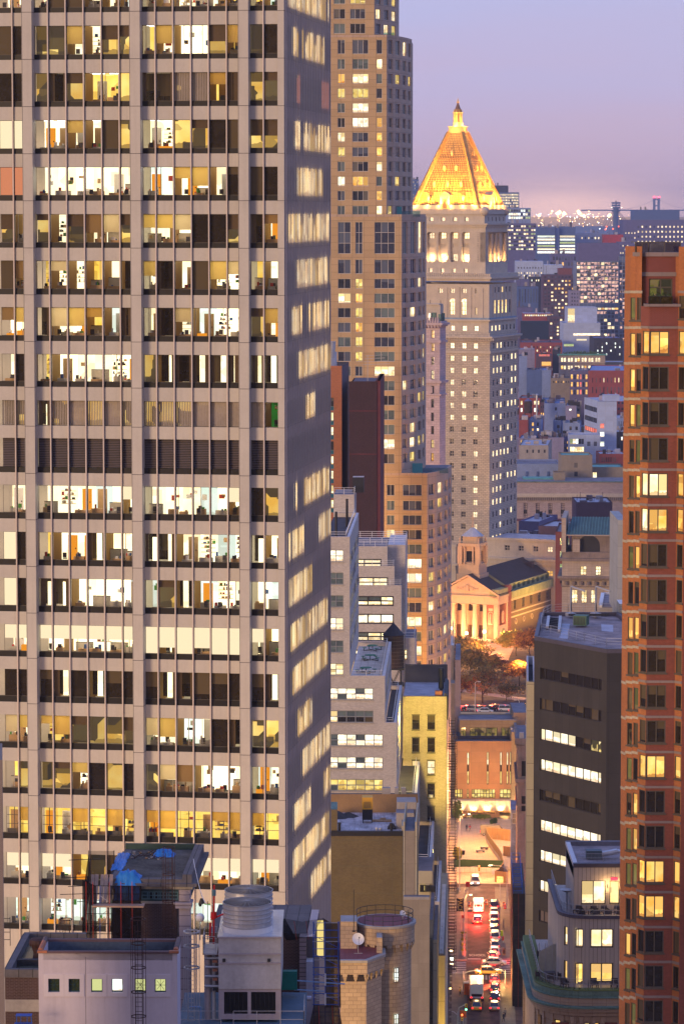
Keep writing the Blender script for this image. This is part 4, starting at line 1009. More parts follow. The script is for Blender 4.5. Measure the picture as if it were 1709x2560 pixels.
# ---------------------------------------------------------------- rooftops in front of the office tower
def cage_ladder(px,ytop,ybot,Y,lab,r=.42,hoops=None,slope=0):
 x,y,zt=at(px,ytop,Y);zb=at(px,ybot,Y)[2];t=thing('cage_ladder',lab,'ladder',(x,y,zb));h=zt-zb
 m=MB();
 for sx in(-.22,.22):m.bar((sx,.35,0),(sx,.35,h-.5),.03,m_iron)
 z=.3
 while z<h-.6:m.bar((-.22,.35,z),(.22,.35,z),.018,m_iron);z+=.3
 m.build('rails_and_rungs',t);m=MB();z=h
 while z>0.5:
  m.ring((0,0,z),r,.035,m_iron,16);z-=hoops or 1.7
 for k in range(5):a=math.pi*(1.0+k*.25);m.bar((r*math.cos(a),r*math.sin(a),.3),(r*math.cos(a),r*math.sin(a),h),.022,m_iron)
 m.build('cage',t)
def foreground():
 Y=205;fr=frp(96,2380,Y,.01);b=Bld('stucco_penthouse','pale mauve stucco roof house with six small square windows and terracotta coping',fr);W=b.wall
 X=lambda px,py=2450,v=0:fr.u(px,py,v);Zf=lambda py,v=0:fr.z(py,270,v)
 u1=X(443);z1=Zf(2382);L=3.5
 xs=[(225,278),(320,372),(425,478),(521,573),(628,680),(722,774)]
 hs=[(X(a/1.867),X(c/1.867),Zf(2481.5),Zf(2448)) for a,c in xs]
 P=facade(W,(0,0),(u1,0),40,z1,hs,m_stuc,.22)
 for i,h in enumerate(hs):
  pbox(W,P,h[0]-.28,h[0]-.001,h[2]-.28,h[3]+.3,-.01,.04,m_stuc2);pbox(W,P,h[1]+.001,h[1]+.28,h[2]-.28,h[3]+.3,-.01,.04,m_stuc2)
  pbox(W,P,h[0],h[1],h[2]-.28,h[2]-.001,-.01,.04,m_stuc2);pbox(W,P,h[0],h[1],h[3]+.001,h[3]+.3,-.01,.04,m_stuc2)
  g=[g_green,g_green,m_gpane,L_C,m_gpane,m_gpane][i]
  mb=MB();pquad(mb,P,h[0],h[1],h[2],h[3],-.2,g,True)
  c0,c1=(h[0]+h[1])/2,(h[2]+h[3])/2
  for a,c in((h[0],h[0]+.05),(h[1]-.05,h[1])):pbox(mb,P,a,c,h[2],h[3],-.19,-.12,m_tealdk)
  for a,c in((h[2],h[2]+.07),(h[3]-.05,h[3])):pbox(mb,P,h[0]+.05,h[1]-.05,a,c,-.19,-.125,m_tealdk)
  if i in(0,1,4,5):
   hw,hh=(h[1]-h[0])/2,(h[3]-h[2])/2
   for k in range(8):a=k*math.pi/4;mb.bar((c0,.16,c1),(c0+math.cos(a)*hw*(1.3 if k%2 else 1)*.72*(1.36 if not k%2 else 1),.16,c1+math.sin(a)*hh*(1.3 if k%2 else 1)*.72*(1.36 if not k%2 else 1)),.016,m_tealdk)
   mb.ring((c0,.16,c1),.001,.001,m_tealdk,3)
  mb.build('window',b.root)
 W.box(0,u1,.3,L,40,z1-.9,m_stuc,top=m_tar);W.box(0,.3,.01,L,z1-.9,z1-.05,m_stuc);W.box(u1-.3,u1,.01,L,z1-.9,z1-.05,m_stuc);W.box(.3,u1-.3,L-.3,L,z1-.9,z1-.05,m_tarblue);W.box(.3,u1-.3,.0,.3,z1-.5,z1-.05,m_stuc)
 W.box(u1-.01,u1+.002,0,L,40,z1-.05,m_stuc)
 for xs_ in(X(214),X(340)):pbox(W,P,xs_-.012,xs_+.012,50,z1-.3,-.01,.004,m_joint)
 W.box(-.1,u1+.1,-.08,.22,z1-.05,z1+.08,m_mauvecop);W.box(.3,u1-.3,L-.25,L+.1,z1-.05,z1+.1,m_mauvecop)
 m=MB()
 for xx in(.1,u1-.1):
  for k in range(9):yy=.25+k*.36;m.bar((xx,yy,z1+.05),(xx,yy+.36,z1+.09),.17,m_terra if k<6 and xx<1 or k<1 else m_terrad,8)
 for xx in(0.1,u1-.35):m.box(xx-.15,xx+.45,-.1,.2,z1-.03,z1+.11,m_terra)
 m.build('ridge_tiles',b.root);b.finish()
 Y=208;fr=frp(12,2423,Y,.02);b=Bld('brown_brick_roof_building','dark brown brick building with a wet black roof behind the stucco penthouse',fr);W=b.wall
 X=lambda px,py=2423,v=0:fr.u(px,py,v);Zf=lambda py,v=0:fr.z(py,60,v);u1=X(210);z1=Zf(2425);L=10.5
 W.box(0,u1-2,0,L,30,z1-.5,m_dbrick,top=m_wet)
 for(a,c,d,e) in((0,u1-2,-.08,.35),(0,X(215,2335,L),L,L+.4)):W.box(a,c,d,e,z1-.5,z1+.02,m_coping)
 W.box(-.05,.4,.35,L,z1-.5,z1+.02,m_coping);W.box(0,u1-2,3.2,3.6,z1-.5,z1-.1,m_tar)
 W.box(0,4,-.03,.1,Zf(2530),Zf(2500),m_conc);b.finish()
 t=fthing('roof_vent','dark urn shaped vent on the brown brick roof','vent',Fr(*fr.wor(1.6,4.8)),z1-.5);m=MB()
 for(za,zb_,r0,r1) in((0,.5,.4,.3),(.5,1.0,.3,.45),(1.0,1.15,.55,.6),(1.15,1.4,.6,.55),(1.4,1.5,.55,.3)):m.cyl(0,0,za,zb_,r0,r1,m_iron,14)
 m.build('cowl',t)
 for k in range(2):
  t=fthing('stub_pipe',['left short black pipe stub on the wet roof','right short black pipe stub on the wet roof'][k],'pipe',Fr(*fr.wor(2.5+.45*k,1.6)),z1-.5,'pipe stubs');m=MB();m.cyl(0,0,0,.7,.13,.13,m_dark,10);m.cyl(0,0,.7,.78,.17,.17,m_dark,10);m.build('pipe',t)
 fr=frp(9,2300,190,-.1);b=Bld('edge_building','narrow sliver of pale gridded wall at the left edge',fr);b.wall.box(-3,0,0,6,20,fr.z(1900,9),m_edge);b.finish()
 Y=228;fr=frp(275,2200,Y,.035);b=Bld('penthouse_under_repair','dark brick penthouse under repair with a flat tar roof, carved frieze and blue tarpaulins',fr);W=b.wall
 X=lambda px,py=2200,v=0:fr.u(px,py,v);Zf=lambda py,v=0:fr.z(py,380,v);u1=X(476);z1=Zf(2198);L=11
 W.box(.1,u1-1.0,.3,L,30,Zf(2262),m_dbrick);
 W.box(.1,u1-1.0,.27,L-.3,Zf(2262),Zf(2256),m_conc);W.box(.2,u1-.1,.35,L-.2,Zf(2256),Zf(2224),m_tealdk2);W.box(.0,u1+.15,.05,L,Zf(2224),Zf(2215),m_conc)
 W.box(-.25,u1+.45,-.35,L+.2,Zf(2215),Zf(2207),m_coping);W.box(0,u1+.1,-.1,L+.1,Zf(2207),z1,m_coping,top=m_coping);W.box(.5,u1-.55,.5,L-.4,z1,z1+.01,m_debris)
 W.box(u1-.55,u1+.1,-.1,L,z1,z1+.35,m_coping);W.box(0,u1-.55,L-.35,L,z1,z1+.4,m_cop2)
 P=plane((.2,.35),(u1,.35))
 for px,on in((368,0),(386,1),(408,0),(430,0)):
  s=X(px,2240)-.2;b.win(P,s-.42,s+.42,Zf(2251),Zf(2231),m_black if on else m_tealdk,-.06,2,2,m_tealf2,.07,name='frieze_panel')
 pa,pb=X(447),X(475);W.box(pa,pb,.0,.8,30,Zf(2270),m_pil);W.box(pa-.25,pb+.1,-.2,.9,Zf(2270),Zf(2260),m_pil);W.box(pa-.35,pb+.15,-.25,1.0,Zf(2260),Zf(2255),m_pil);W.box(pa+.0,pb,.02,.8,Zf(2254),Zf(2225),m_pil)
 m=MB();c=(pa+pb)/2;zc=Zf(2240)
 for r0,o in((.36,.05),(.26,.1),(.13,.15)):
  pts=[(c+r0*math.cos(a*.393),-o,zc+r0*math.sin(a*.393)) for a in range(16)];m.face(pts,m_pil)
  for i in range(16):p,q=pts[i],pts[(i+1)%16];m.face([p,(p[0],.05,p[2]),(q[0],.05,q[2]),q],m_pil)
 m.build('rosette',b.root);b.finish('wall')
 def tarp(px,py,v,w,d,h,lab,seed,tilt=0):
  r=random.Random(seed);u=X(px,py,v);t=fthing('tarpaulin',lab,'tarpaulin',Fr(*fr.wor(u,v),fr.s/fr.c),z1);m=MB();n=14;G={}
  for i in range(n+1):
   for j in range(n+1):
    a,c=i/n-.5,j/n-.5;k=max(0,1-(abs(a)*2)**3)*max(0,1-(abs(c)*2)**3);wob=math.sin(i*1.7+seed)*.5+math.sin(j*2.3+i*.8)*.5
    G[i,j]=(a*w*(1+.12*wob)+.1*r.random(),c*d*(1+.1*wob),h*k*(.55+.45*r.random())+(.12*wob)*k+.02-tilt*max(0,-c-.15))
  for i in range(n):
   for j in range(n):m.face([G[i,j],G[i+1,j],G[i+1,j+1],G[i,j+1]],m_tarp)
  m.build('sheet',t,smooth=True)
 tarp(318,2190,.2,1.7,2.0,.6,'big bright blue tarpaulin bundled over the front edge of the penthouse roof',3,4.0);tarp(300,2150,6,.9,6.2,.35,'long blue tarpaulin along the left side of the penthouse roof',5);tarp(408,2140,8.5,1.5,1.6,.5,'small blue tarpaulin heap at the back of the penthouse roof',9)
 t=fthing('rubble','pale rubble and twisted scrap on the penthouse roof','rubble',Fr(*fr.wor(X(345,2150,8),8)),z1);m=MB();r=random.Random(2)
 for k in range(60):a,c=r.uniform(-1.6,1.6),r.uniform(-1.4,1.4);s=r.uniform(.05,.2);m.box(a,a+s,c,c+s,0,s*.5,r.choice([m_conc,m_wood,m_coping]))
 for k in range(14):a,c=r.uniform(-.5,1.8),r.uniform(-1.2,1.2);m.bar((a,c,.05),(a+r.uniform(-.7,.7),c+r.uniform(-.5,.5),r.uniform(.1,.4)),.03,m_iron)
 m.build('rubble_heap',t)['kind']='stuff'
 t=fthing('netted_scaffold','scaffold wrapped in torn black netting with red ties beside the dark penthouse','scaffold',fr,0);fx=fr.u
 def sc(px,py,v):a=fr.uz(px,py,v);return(a[0],v,a[1])
 m=MB();cor=[(206,2200,-1),(207,2355,-1)]
 Lx=[(222,2130,4.5),(285,2127,4.5)]
 for px in(225,250,272,295,322,350):m.bar(sc(px,2215,-2.2),sc(px,2370,-2.2),.035,m_blue if px in(250,) else m_dark)
 for px in(222,285):m.bar(sc(px,2127,4.2),sc(px,2220,4.2),.04,m_dark)
 for py in(2215,2235,2258,2285,2310,2335):m.bar(sc(215,py,-2.2),sc(354,py+1,-2.2),.03,m_dark)
 for a,c in(((225,2340),(272,2290)),((250,2240),(322,2290)),((322,2240),(250,2290)),((272,2370),(350,2300))):m.bar(sc(*a,-2.2),sc(*c,-2.2),.022,m_steelf)
 for py,xa in((2151,172),(2195,164),(2217,170),(2237,150),(2255,193)):m.bar(sc(xa,py,-.5),sc(250,py-3,.5),.03,m_dark)
 m.build('tubes',t)
 m=MB();
 for a,c in((sc(224,2128,4.2),sc(285,2128,4.2)),):m.face([(a[0],a[1],a[2]),(c[0],c[1],c[2]),(c[0],c[1],c[2]-3.2),(a[0],a[1],a[2]-3.2)],m_netl)
 m.face([sc(212,2200,-2.4),sc(222,2130,4.2),sc(228,2210,4.2),sc(206,2350,-2.4)],m_net);m.face([sc(206,2200,-2.5),sc(240,2215,-2.5),sc(243,2375,-2.5),sc(205,2375,-2.5)],m_net)
 m.face([sc(276,2215,-2.5),sc(354,2216,-2.5),sc(352,2260,-2.5),sc(276,2258,-2.5)],m_net);m.face([sc(276,2264,-2.3),sc(354,2264,-2.3),sc(352,2375,-2.3),sc(278,2375,-2.3)],m_net)
 m.build('net',t)
 m=MB();
 for i,px in enumerate((228,238,252,262,274)):m.face([sc(px,2186,-.2),sc(px+9,2187,-.2),sc(px+4,2265,-2.0),sc(px-5,2264,-2.0)],m_plank)
 a,c=sc(232,2262,-2.6),sc(365,2262,-1.2);m.box(a[0],c[0],-3.0,-2.0,a[2]-.12,a[2],m_plank);m.build('planks',t)
 m=MB()
 for px in(215,232,273,302,330):m.bar(sc(px,2205,-2.55),sc(px+1,2370,-2.55),.02,m_redtie)
 m.build('red_ties',t)
 cage_ladder(345,2298,2580,203,'rusty cage ladder rising in front of the mauve stucco wall',.46,1.55);cage_ladder(421,2119,2352,226,'rusty cage ladder standing before the penthouse under repair',.43,1.9);cage_ladder(164,2299,2342,219,'small cage ladder top behind the stucco penthouse',.42,1.2)
 t=thing('roof_rail','short dark rail ladder at the far left roof edge','rail',at(14,2350,212));m=MB()
 for z in(0,.5,1.0,1.4):m.bar((-.3,0,z),(.3,0,z),.025,m_dark)
 m.bar((-.3,0,-.4),(-.3,0,1.5),.03,m_dark);m.bar((.3,0,-.4),(.3,0,1.5),.03,m_dark);m.build('rail',t)
 x,y,z=at(60,2560,203);t=thing('blue_frame_ladder','blue metal trestle at the bottom left corner','trestle',(x,y,z));m=MB()
 for zz in(0,.55):m.box(-.5-.1*(zz==0),.5,-.3,.3,zz-.02,zz+.02,m_blue)
 for s in(-.5,.5):m.bar((s,0,-.6),(s*.9,0,.55),.04,m_blue)
 for s in(-.2,.2):m.bar((s,0,0),(s,0,.55),.03,m_blue)
 m.build('frame',t)
m_stuc2=mat('stucco_surround',(.66,.60,.65),.9,0,.05);m_tealdk=mat('dark_teal_frame',(.02,.06,.07),.5);m_tealdk2=mat('teal_frieze',(.05,.10,.12),.8,0,.5);m_tealf2=mat('teal_bars',(.10,.20,.24),.6)
g_green=dglass('green_dark_glass',(.04,.055,.02),.1,.1,0);m_gpane=glow('greenish_lit_pane',(.75,.78,.32),.75);m_tarblue=mat('blue_grey_flashing',(.06,.09,.14),.5,0,.5)
m_mauvecop=mat('mauve_coping',(.13,.08,.09),.7,0,.3);m_terrad=mat('weathered_coping',(.16,.11,.10),.8,0,.4);m_coping=mat('grey_stone_coping',(.13,.12,.13),.8,0,.3,('panel',.9,9,.03,(.04,.04,.04)));m_wet=mat('wet_roof',(.09,.085,.06),.25,0,.7,spec=.7);m_edge=mat('gridded_concrete',(.42,.34,.30),.9,0,.1,('brick',.12,.06,.02,(.2,.16,.14)))
m_debris=mat('debris_roof',(.09,.08,.07),.95,0,.8);m_cop2=mat('green_black_flashing',(.03,.06,.05),.6,0,.4);m_pil=mat('pilaster_stone',(.42,.37,.42),.85,0,.08,('panel',3,.75,.03,(.2,.17,.2)));m_plank=mat('scaffold_planks',(.40,.27,.20),.9,0,.3);m_redtie=mat('red_ties',(.5,.05,.03),.7);m_netl=netting('thin_netting',(.03,.02,.012),.45)
foreground()
def cooling():
 Y=211;fr=frp(546,2345,Y,.0);S=F/Y;X=lambda px,py=2400,v=0:fr.u(px,py,v);Zf=lambda py,v=0:fr.z(py,620,v)
 t=fthing('cooling_tower','large galvanised steel cooling tower with two round fan stacks on a railed platform','cooling tower',fr);u1=X(702);z1=Zf(2344);zb=Zf(2545);L=8.2
 m=MB();zi=Zf(2481)
 for(a,c,o) in((2344,2385,0),(2386,2408,.03),(2409,2473,.06)):m.box(0-o*.0,u1,-o,L,Zf(c),Zf(a),m_steel)
 m.box(0,u1,0,L,zi,Zf(2473.5),m_steelp);m.box(.1,u1-.1,.25,L,zb,zi,m_black)
 for a,c in((0,.35),(1.88,2.1),(u1-.35,u1)):m.box(a,c,-.03,.3,zb,zi,m_steelp)
 m.box(0,u1,-.05,.3,zb-.1,zb+.25,m_steelp);m.box(-.06,u1+.06,-.1,L+.05,z1,z1+.05,m_steel)
 m.build('casing',t);m=MB()
 for k in range(26):zz=zb+.3+k*(zi-zb-.35)/26;m.box(.35,u1-.35,.02,.22,zz,zz+.02,m_dark)
 for k in range(14):xx=.45+k*.28;m.box(xx,xx+.03,.0,.05,zb+.25,zi,m_dark)
 m.build('intake_louvre',t);m=MB()
 for q in(2385.5,2408.5,2344):m.box(-.02,u1+.02,-.12,-.05,Zf(q)-.05,Zf(q)+.05,m_steelp)
 for px in(560,672):m.cyl(X(px),-.12,Zf(2404),Zf(2397),.1,.1,m_dark,8)
 m.build('panel_seams',t)
 r=61.5/S
 for k in range(2):
  cy=1.95+k*3.9;cx=X(618,2300,cy)-0+k*.1;zt=Zf(2256,cy) if k==0 else Zf(2256,1.95)
  m=MB();m.cyl(cx,cy,z1+.05,z1+.45,r*1.04,r*1.02,m_white,36,cap=False);
  n=36
  m.cyl(cx,cy,z1+.45,zt,r,r,m_steel,36,cap=False)
  for i in range(n):
   a,c=2*math.pi*i/n,2*math.pi*(i+1)/n;q=r*.975
   m.face([(cx+q*math.cos(c),cy+q*math.sin(c),zt-1.2),(cx+q*math.cos(a),cy+q*math.sin(a),zt-1.2),(cx+q*math.cos(a),cy+q*math.sin(a),zt),(cx+q*math.cos(c),cy+q*math.sin(c),zt)],m_steeld)
  m.cyl(cx,cy,zt-1.25,zt-1.2,r*.97,r*.97,m_dark,30);m.build('fan_stack',t)
  m=MB();zz=z1+.45
  while zz<zt+.05:m.ring((cx,cy,zz),r*1.015,.035,m_steelf,32);zz+=(zt-z1-.45)/5
  m.build('stack_bands',t);m=MB()
  for i in range(22):a=2*math.pi*i/22;m.bar((cx,cy,zt+.12),(cx+r*math.cos(a),cy+r*math.sin(a),zt),.012,m_steelf)
  for q in range(1,12):m.ring((cx,cy,zt+.12-.12*q/12),r*q/12,.009,m_steelf,24)
  m.bar((cx-r,cy,zt-.1),(cx+r,cy,zt-.1),.06,m_steeld);m.build('fan_guard',t)
 m=MB();m.box(-2.6,u1+1.6,-1.6,L,zb-.45,zb-.3,m_grate)
 m.build('platform',t);m=MB();zp=zb-.3
 railing(m,[(-2.6,-1.5,zp),(.2,-1.5,zp)],1.1,m_steelf,1.3,2,.03);railing(m,[(1.0,-1.5,zp),(u1+1.5,-1.5,zp),(u1+1.5,3,zp)],1.1,m_steelf,1.6,2,.03)
 m.build('platform_railing',t)
 g=fthing('service_gantry','steel service gantry with caged ladder and pipes left of the cooling tower','gantry',fr);m=MB();zg=Zf(2388)
 m.box(-1.0,-.1,0,3,zg,zg+.08,m_steelf);railing(m,[(-.2,0,zg),(-1.0,0,zg),(-1.0,3,zg),(-.2,3,zg)],1.2,m_steelf,1,3,.03);m.build('walkway',g)
 m=MB();zt=Zf(2325)
 for xx in(-2.0,-1.6):m.bar((xx,.3,zp),(xx,.3,zt),.04,m_steelf)
 z=zp
 while z<zt:m.bar((-2.0,.3,z),(-1.6,.3,z),.02,m_steelf);z+=.3
 for zz in(Zf(2330),Zf(2366),Zf(2420)):m.ring((-1.75,.0,zz),.5,.06,m_steelf,14)
 for a in range(5):an=math.pi+a*.785;m.bar((-1.75+.5*math.cos(an),.5*math.sin(an),zp+1),(-1.75+.5*math.cos(an),.5*math.sin(an),Zf(2330)),.03,m_steelf)
 m.build('caged_ladder',g);m=MB()
 m.cyl(-.75,.8,zp,zg,.22,.22,m_steelp,14);m.cyl(-.35,.9,zp,zg,.12,.12,m_white,10)
 for zz in(Zf(2400),Zf(2422),Zf(2445),Zf(2470)):m.bar((-.9,.4,zz),(0,.4,zz),.09,m_steelf,8);m.box(-.4,-.1,.2,.5,zz-.25,zz-.1,m_terra if zz>zb+2 else m_dark)
 m.path([(-1.9,.4,zp+.9),(-1.2,.4,zp+.9),(-1.2,.4,zp)],.07,m_blpipe,8);m.build('pipework',g)
 x,y,z=at(534,2360,Y+2);t2=thing('red_hoist','red chain hoist arm on the gantry beside the fan stacks','hoist',(x,y,z));m=MB()
 m.bar((0,0,0),(.05,0,3.9),.07,m_redp,6);m.bar((-.2,0,1.6),(.7,0,2.0),.06,m_redp,6);m.bar((-.25,0,.4),(-.2,0,1.4),.08,m_redp,6);m.cyl(.0,0,1.7,2.1,.22,.2,m_redp,10);m.cyl(.02,0,3.2,3.6,.14,.14,m_tealf2,8);m.build('arm',t2)
 x,y,z=at(500,2295,Y+3);t2=thing('round_float','round white antenna ball on a thin post beside the red hoist','antenna',(x,y,z-1.5));m=MB()
 for i in range(6):
  a0,a1=math.pi*i/6-math.pi/2,math.pi*(i+1)/6-math.pi/2;m.cyl(0,0,1.5+.3*math.sin(a0),1.5+.3*math.sin(a1),max(.001,.3*math.cos(a0)),max(.0011,.3*math.cos(a1)),m_white,12,cap=False)
 m.build('ball',t2);m=MB();m.bar((0,0,0),(0,0,1.3),.04,m_steelf);m.bar((.5,0,0),(.5,0,2.6),.03,m_dark);m.build('post',t2)
 t2=thing('slack_cable','thin pale cable slung from the penthouse roof to the red hoist','cable',at(483,2148,230));a=Vector(at(483,2148,230));m=MB()
 c=Vector(at(533,2262,Y+2))-a;pts=[tuple(c*(i/12)-Vector((0,0,1.2*math.sin(math.pi*i/12)))) for i in range(13)];m.path(pts,.02,m_white);m.path([(0,0,0),tuple(Vector(at(504,2244,224))-a)],.015,m_dark);m.build('cable',t2)
 t2=thing('work_light','small black work light hanging on the cable','lamp',at(504,2247,224));m=MB();m.cyl(0,0,-.35,0,.22,.1,m_dark,8);m.cyl(-.1,0,-.55,-.35,.08,.15,m_dark,6);m.build('lamp_head',t2)
m_steelp=mat('steel_post',(.48,.42,.44),.55,.3,.1,streak=.2);m_steeld=mat('steel_inside',(.14,.13,.12),.6,.5,.3);m_grate=mat('blue_grey_grating',(.10,.16,.22),.6,.3,.25);m_redp=mat('red_enamel',(.55,.02,.02),.4);m_blpipe=mat('blue_pipe',(.2,.35,.6),.5)
cooling()
def right_of_cooling():
 Y=222;fr=frp(700,2370,Y,.03);b=Bld('netted_brick_building','dark brick roof building wrapped in black net and blue scaffold under the tower corner',fr);W=b.wall
 X=lambda px,py=2400,v=0:fr.u(px,py,v);Zf=lambda py,v=0:fr.z(py,750,v)
 W.box(-5,X(762),2,12,30,Zf(2355),m_dbrick,top=m_coping);W.box(-5,X(762),1.9,2.5,Zf(2358),Zf(2350),m_coping);W.box(X(747),X(764),.8,2,30,Zf(2350),m_corr);W.box(X(764)+.01,X(784),1.2,10,30,Zf(2352),m_tarblue2,top=m_steelp)
 W.box(X(765),X(783),.0,1.2,30,Zf(2405),m_ductw);b.finish()
 m=MB();t=fthing('white_duct','horizontal lagged grey pipe crossing behind the platform railing','pipe',fr);a=fr.uz(712,2495,-2);c=fr.uz(778,2497,-2);m.bar((a[0],-2,a[1]),(c[0],-2,c[1]),.17,m_ductw,10);m.build('pipe',t)
 x,y,z=at(722,2455,218);t=thing('teal_cabinet','teal green equipment cabinet on the platform right of the cooling tower','cabinet',(x,y,z));m=MB();m.box(-.55,.55,-.3,.3,-.5,.75,m_teal2);m.box(-.5,.5,-.32,-.3,-.4,.65,m_teal2);m.build('cabinet_body',t)
 t=fthing('blue_scaffold','blue tube scaffold with hanging black netting at the foot of the tower corner','scaffold',fr)
 def sc(px,py,v):a=fr.uz(px,py,v);return(a[0],v,a[1])
 m=MB()
 for px,v in((783,-1),(845,-1),(785,2),(848,2),(812,-1)):m.bar(sc(px,2305,v),sc(px+1,2600,v),.04,m_blue)
 for k in range(17):py=2308+k*15.5+(k%3)*3;m.bar(sc(781,py,-1),sc(846,py,-1),.035 if k%2 else.03,m_blue if k%3 else m_steelf);m.bar(sc(845,py,-1),sc(848,py,2),.03,m_blue)
 for k in range(4):m.bar(sc(784,2340+45*k,-1),sc(845,2370+45*k,-1),.022,m_blue)
 for k in range(9):m.bar(sc(790,2470+k*4,-1),sc(805,2470+k*4,-1),.025,m_steelf)
 m.build('tubes',t);m=MB()
 m.bar(sc(813,2435,-1.2),sc(813,2465,-1.2),.06,m_white);m.bar(sc(813,2485,-1.2),sc(813,2516,-1.2),.06,m_white);m.bar(sc(735,2452,-1),sc(862,2461,-1),.05,m_blpipe);m.bar(sc(735,2475,-1),sc(810,2479,-1),.05,m_blpipe);m.build('lashed_poles',t)
 m=MB();m.face([sc(702,2300,0),sc(712,2297,0),sc(742,2350,0),sc(716,2352,0),sc(700,2330,0)],m_net);m.face([sc(712,2297,0),sc(755,2305,0),sc(808,2296,0),sc(782,2335,0),sc(742,2350,0)],m_netl);m.face([sc(806,2295,-.5),sc(822,2305,-.5),sc(843,2308,-.5),sc(850,2400,-.5),sc(852,2520,-.5),sc(812,2520,-.5),sc(812,2330,-.5)],m_netb)
 m.face([sc(784,2513,-1.4),sc(846,2515,-1.4),sc(862,2600,-1.6),sc(765,2600,-1.6)],m_netb);m.build('net',t)
 m=MB()
 for px in(735,765):m.bar(sc(px,2304,-.1),sc(px+6,2350,-.1),.015,m_redtie)
 for px in(796,830):m.bar(sc(px,2516,-1.5),sc(px+4,2600,-1.7),.02,m_redtie)
 m.build('red_ties',t);m=MB();m.cyl(fr.u(800,2370,1),1.2,Zf(2400),Zf(2312),.22,.22,glow('lit_yellow_tube',(.95,.75,.25),.8),10);m.build('lit_sheet',t)
m_corr=mat('ribbed_duct',(.34,.27,.29),.7,.2,.1,('panel',5,.3,.03,(.12,.1,.1)));m_tarblue2=mat('slate_box',(.10,.09,.11),.7,0,.2);m_ductw=mat('pale_duct',(.42,.44,.55),.6,.2,.15);m_teal2=mat('teal_enamel',(.0,.16,.14),.5)
right_of_cooling()
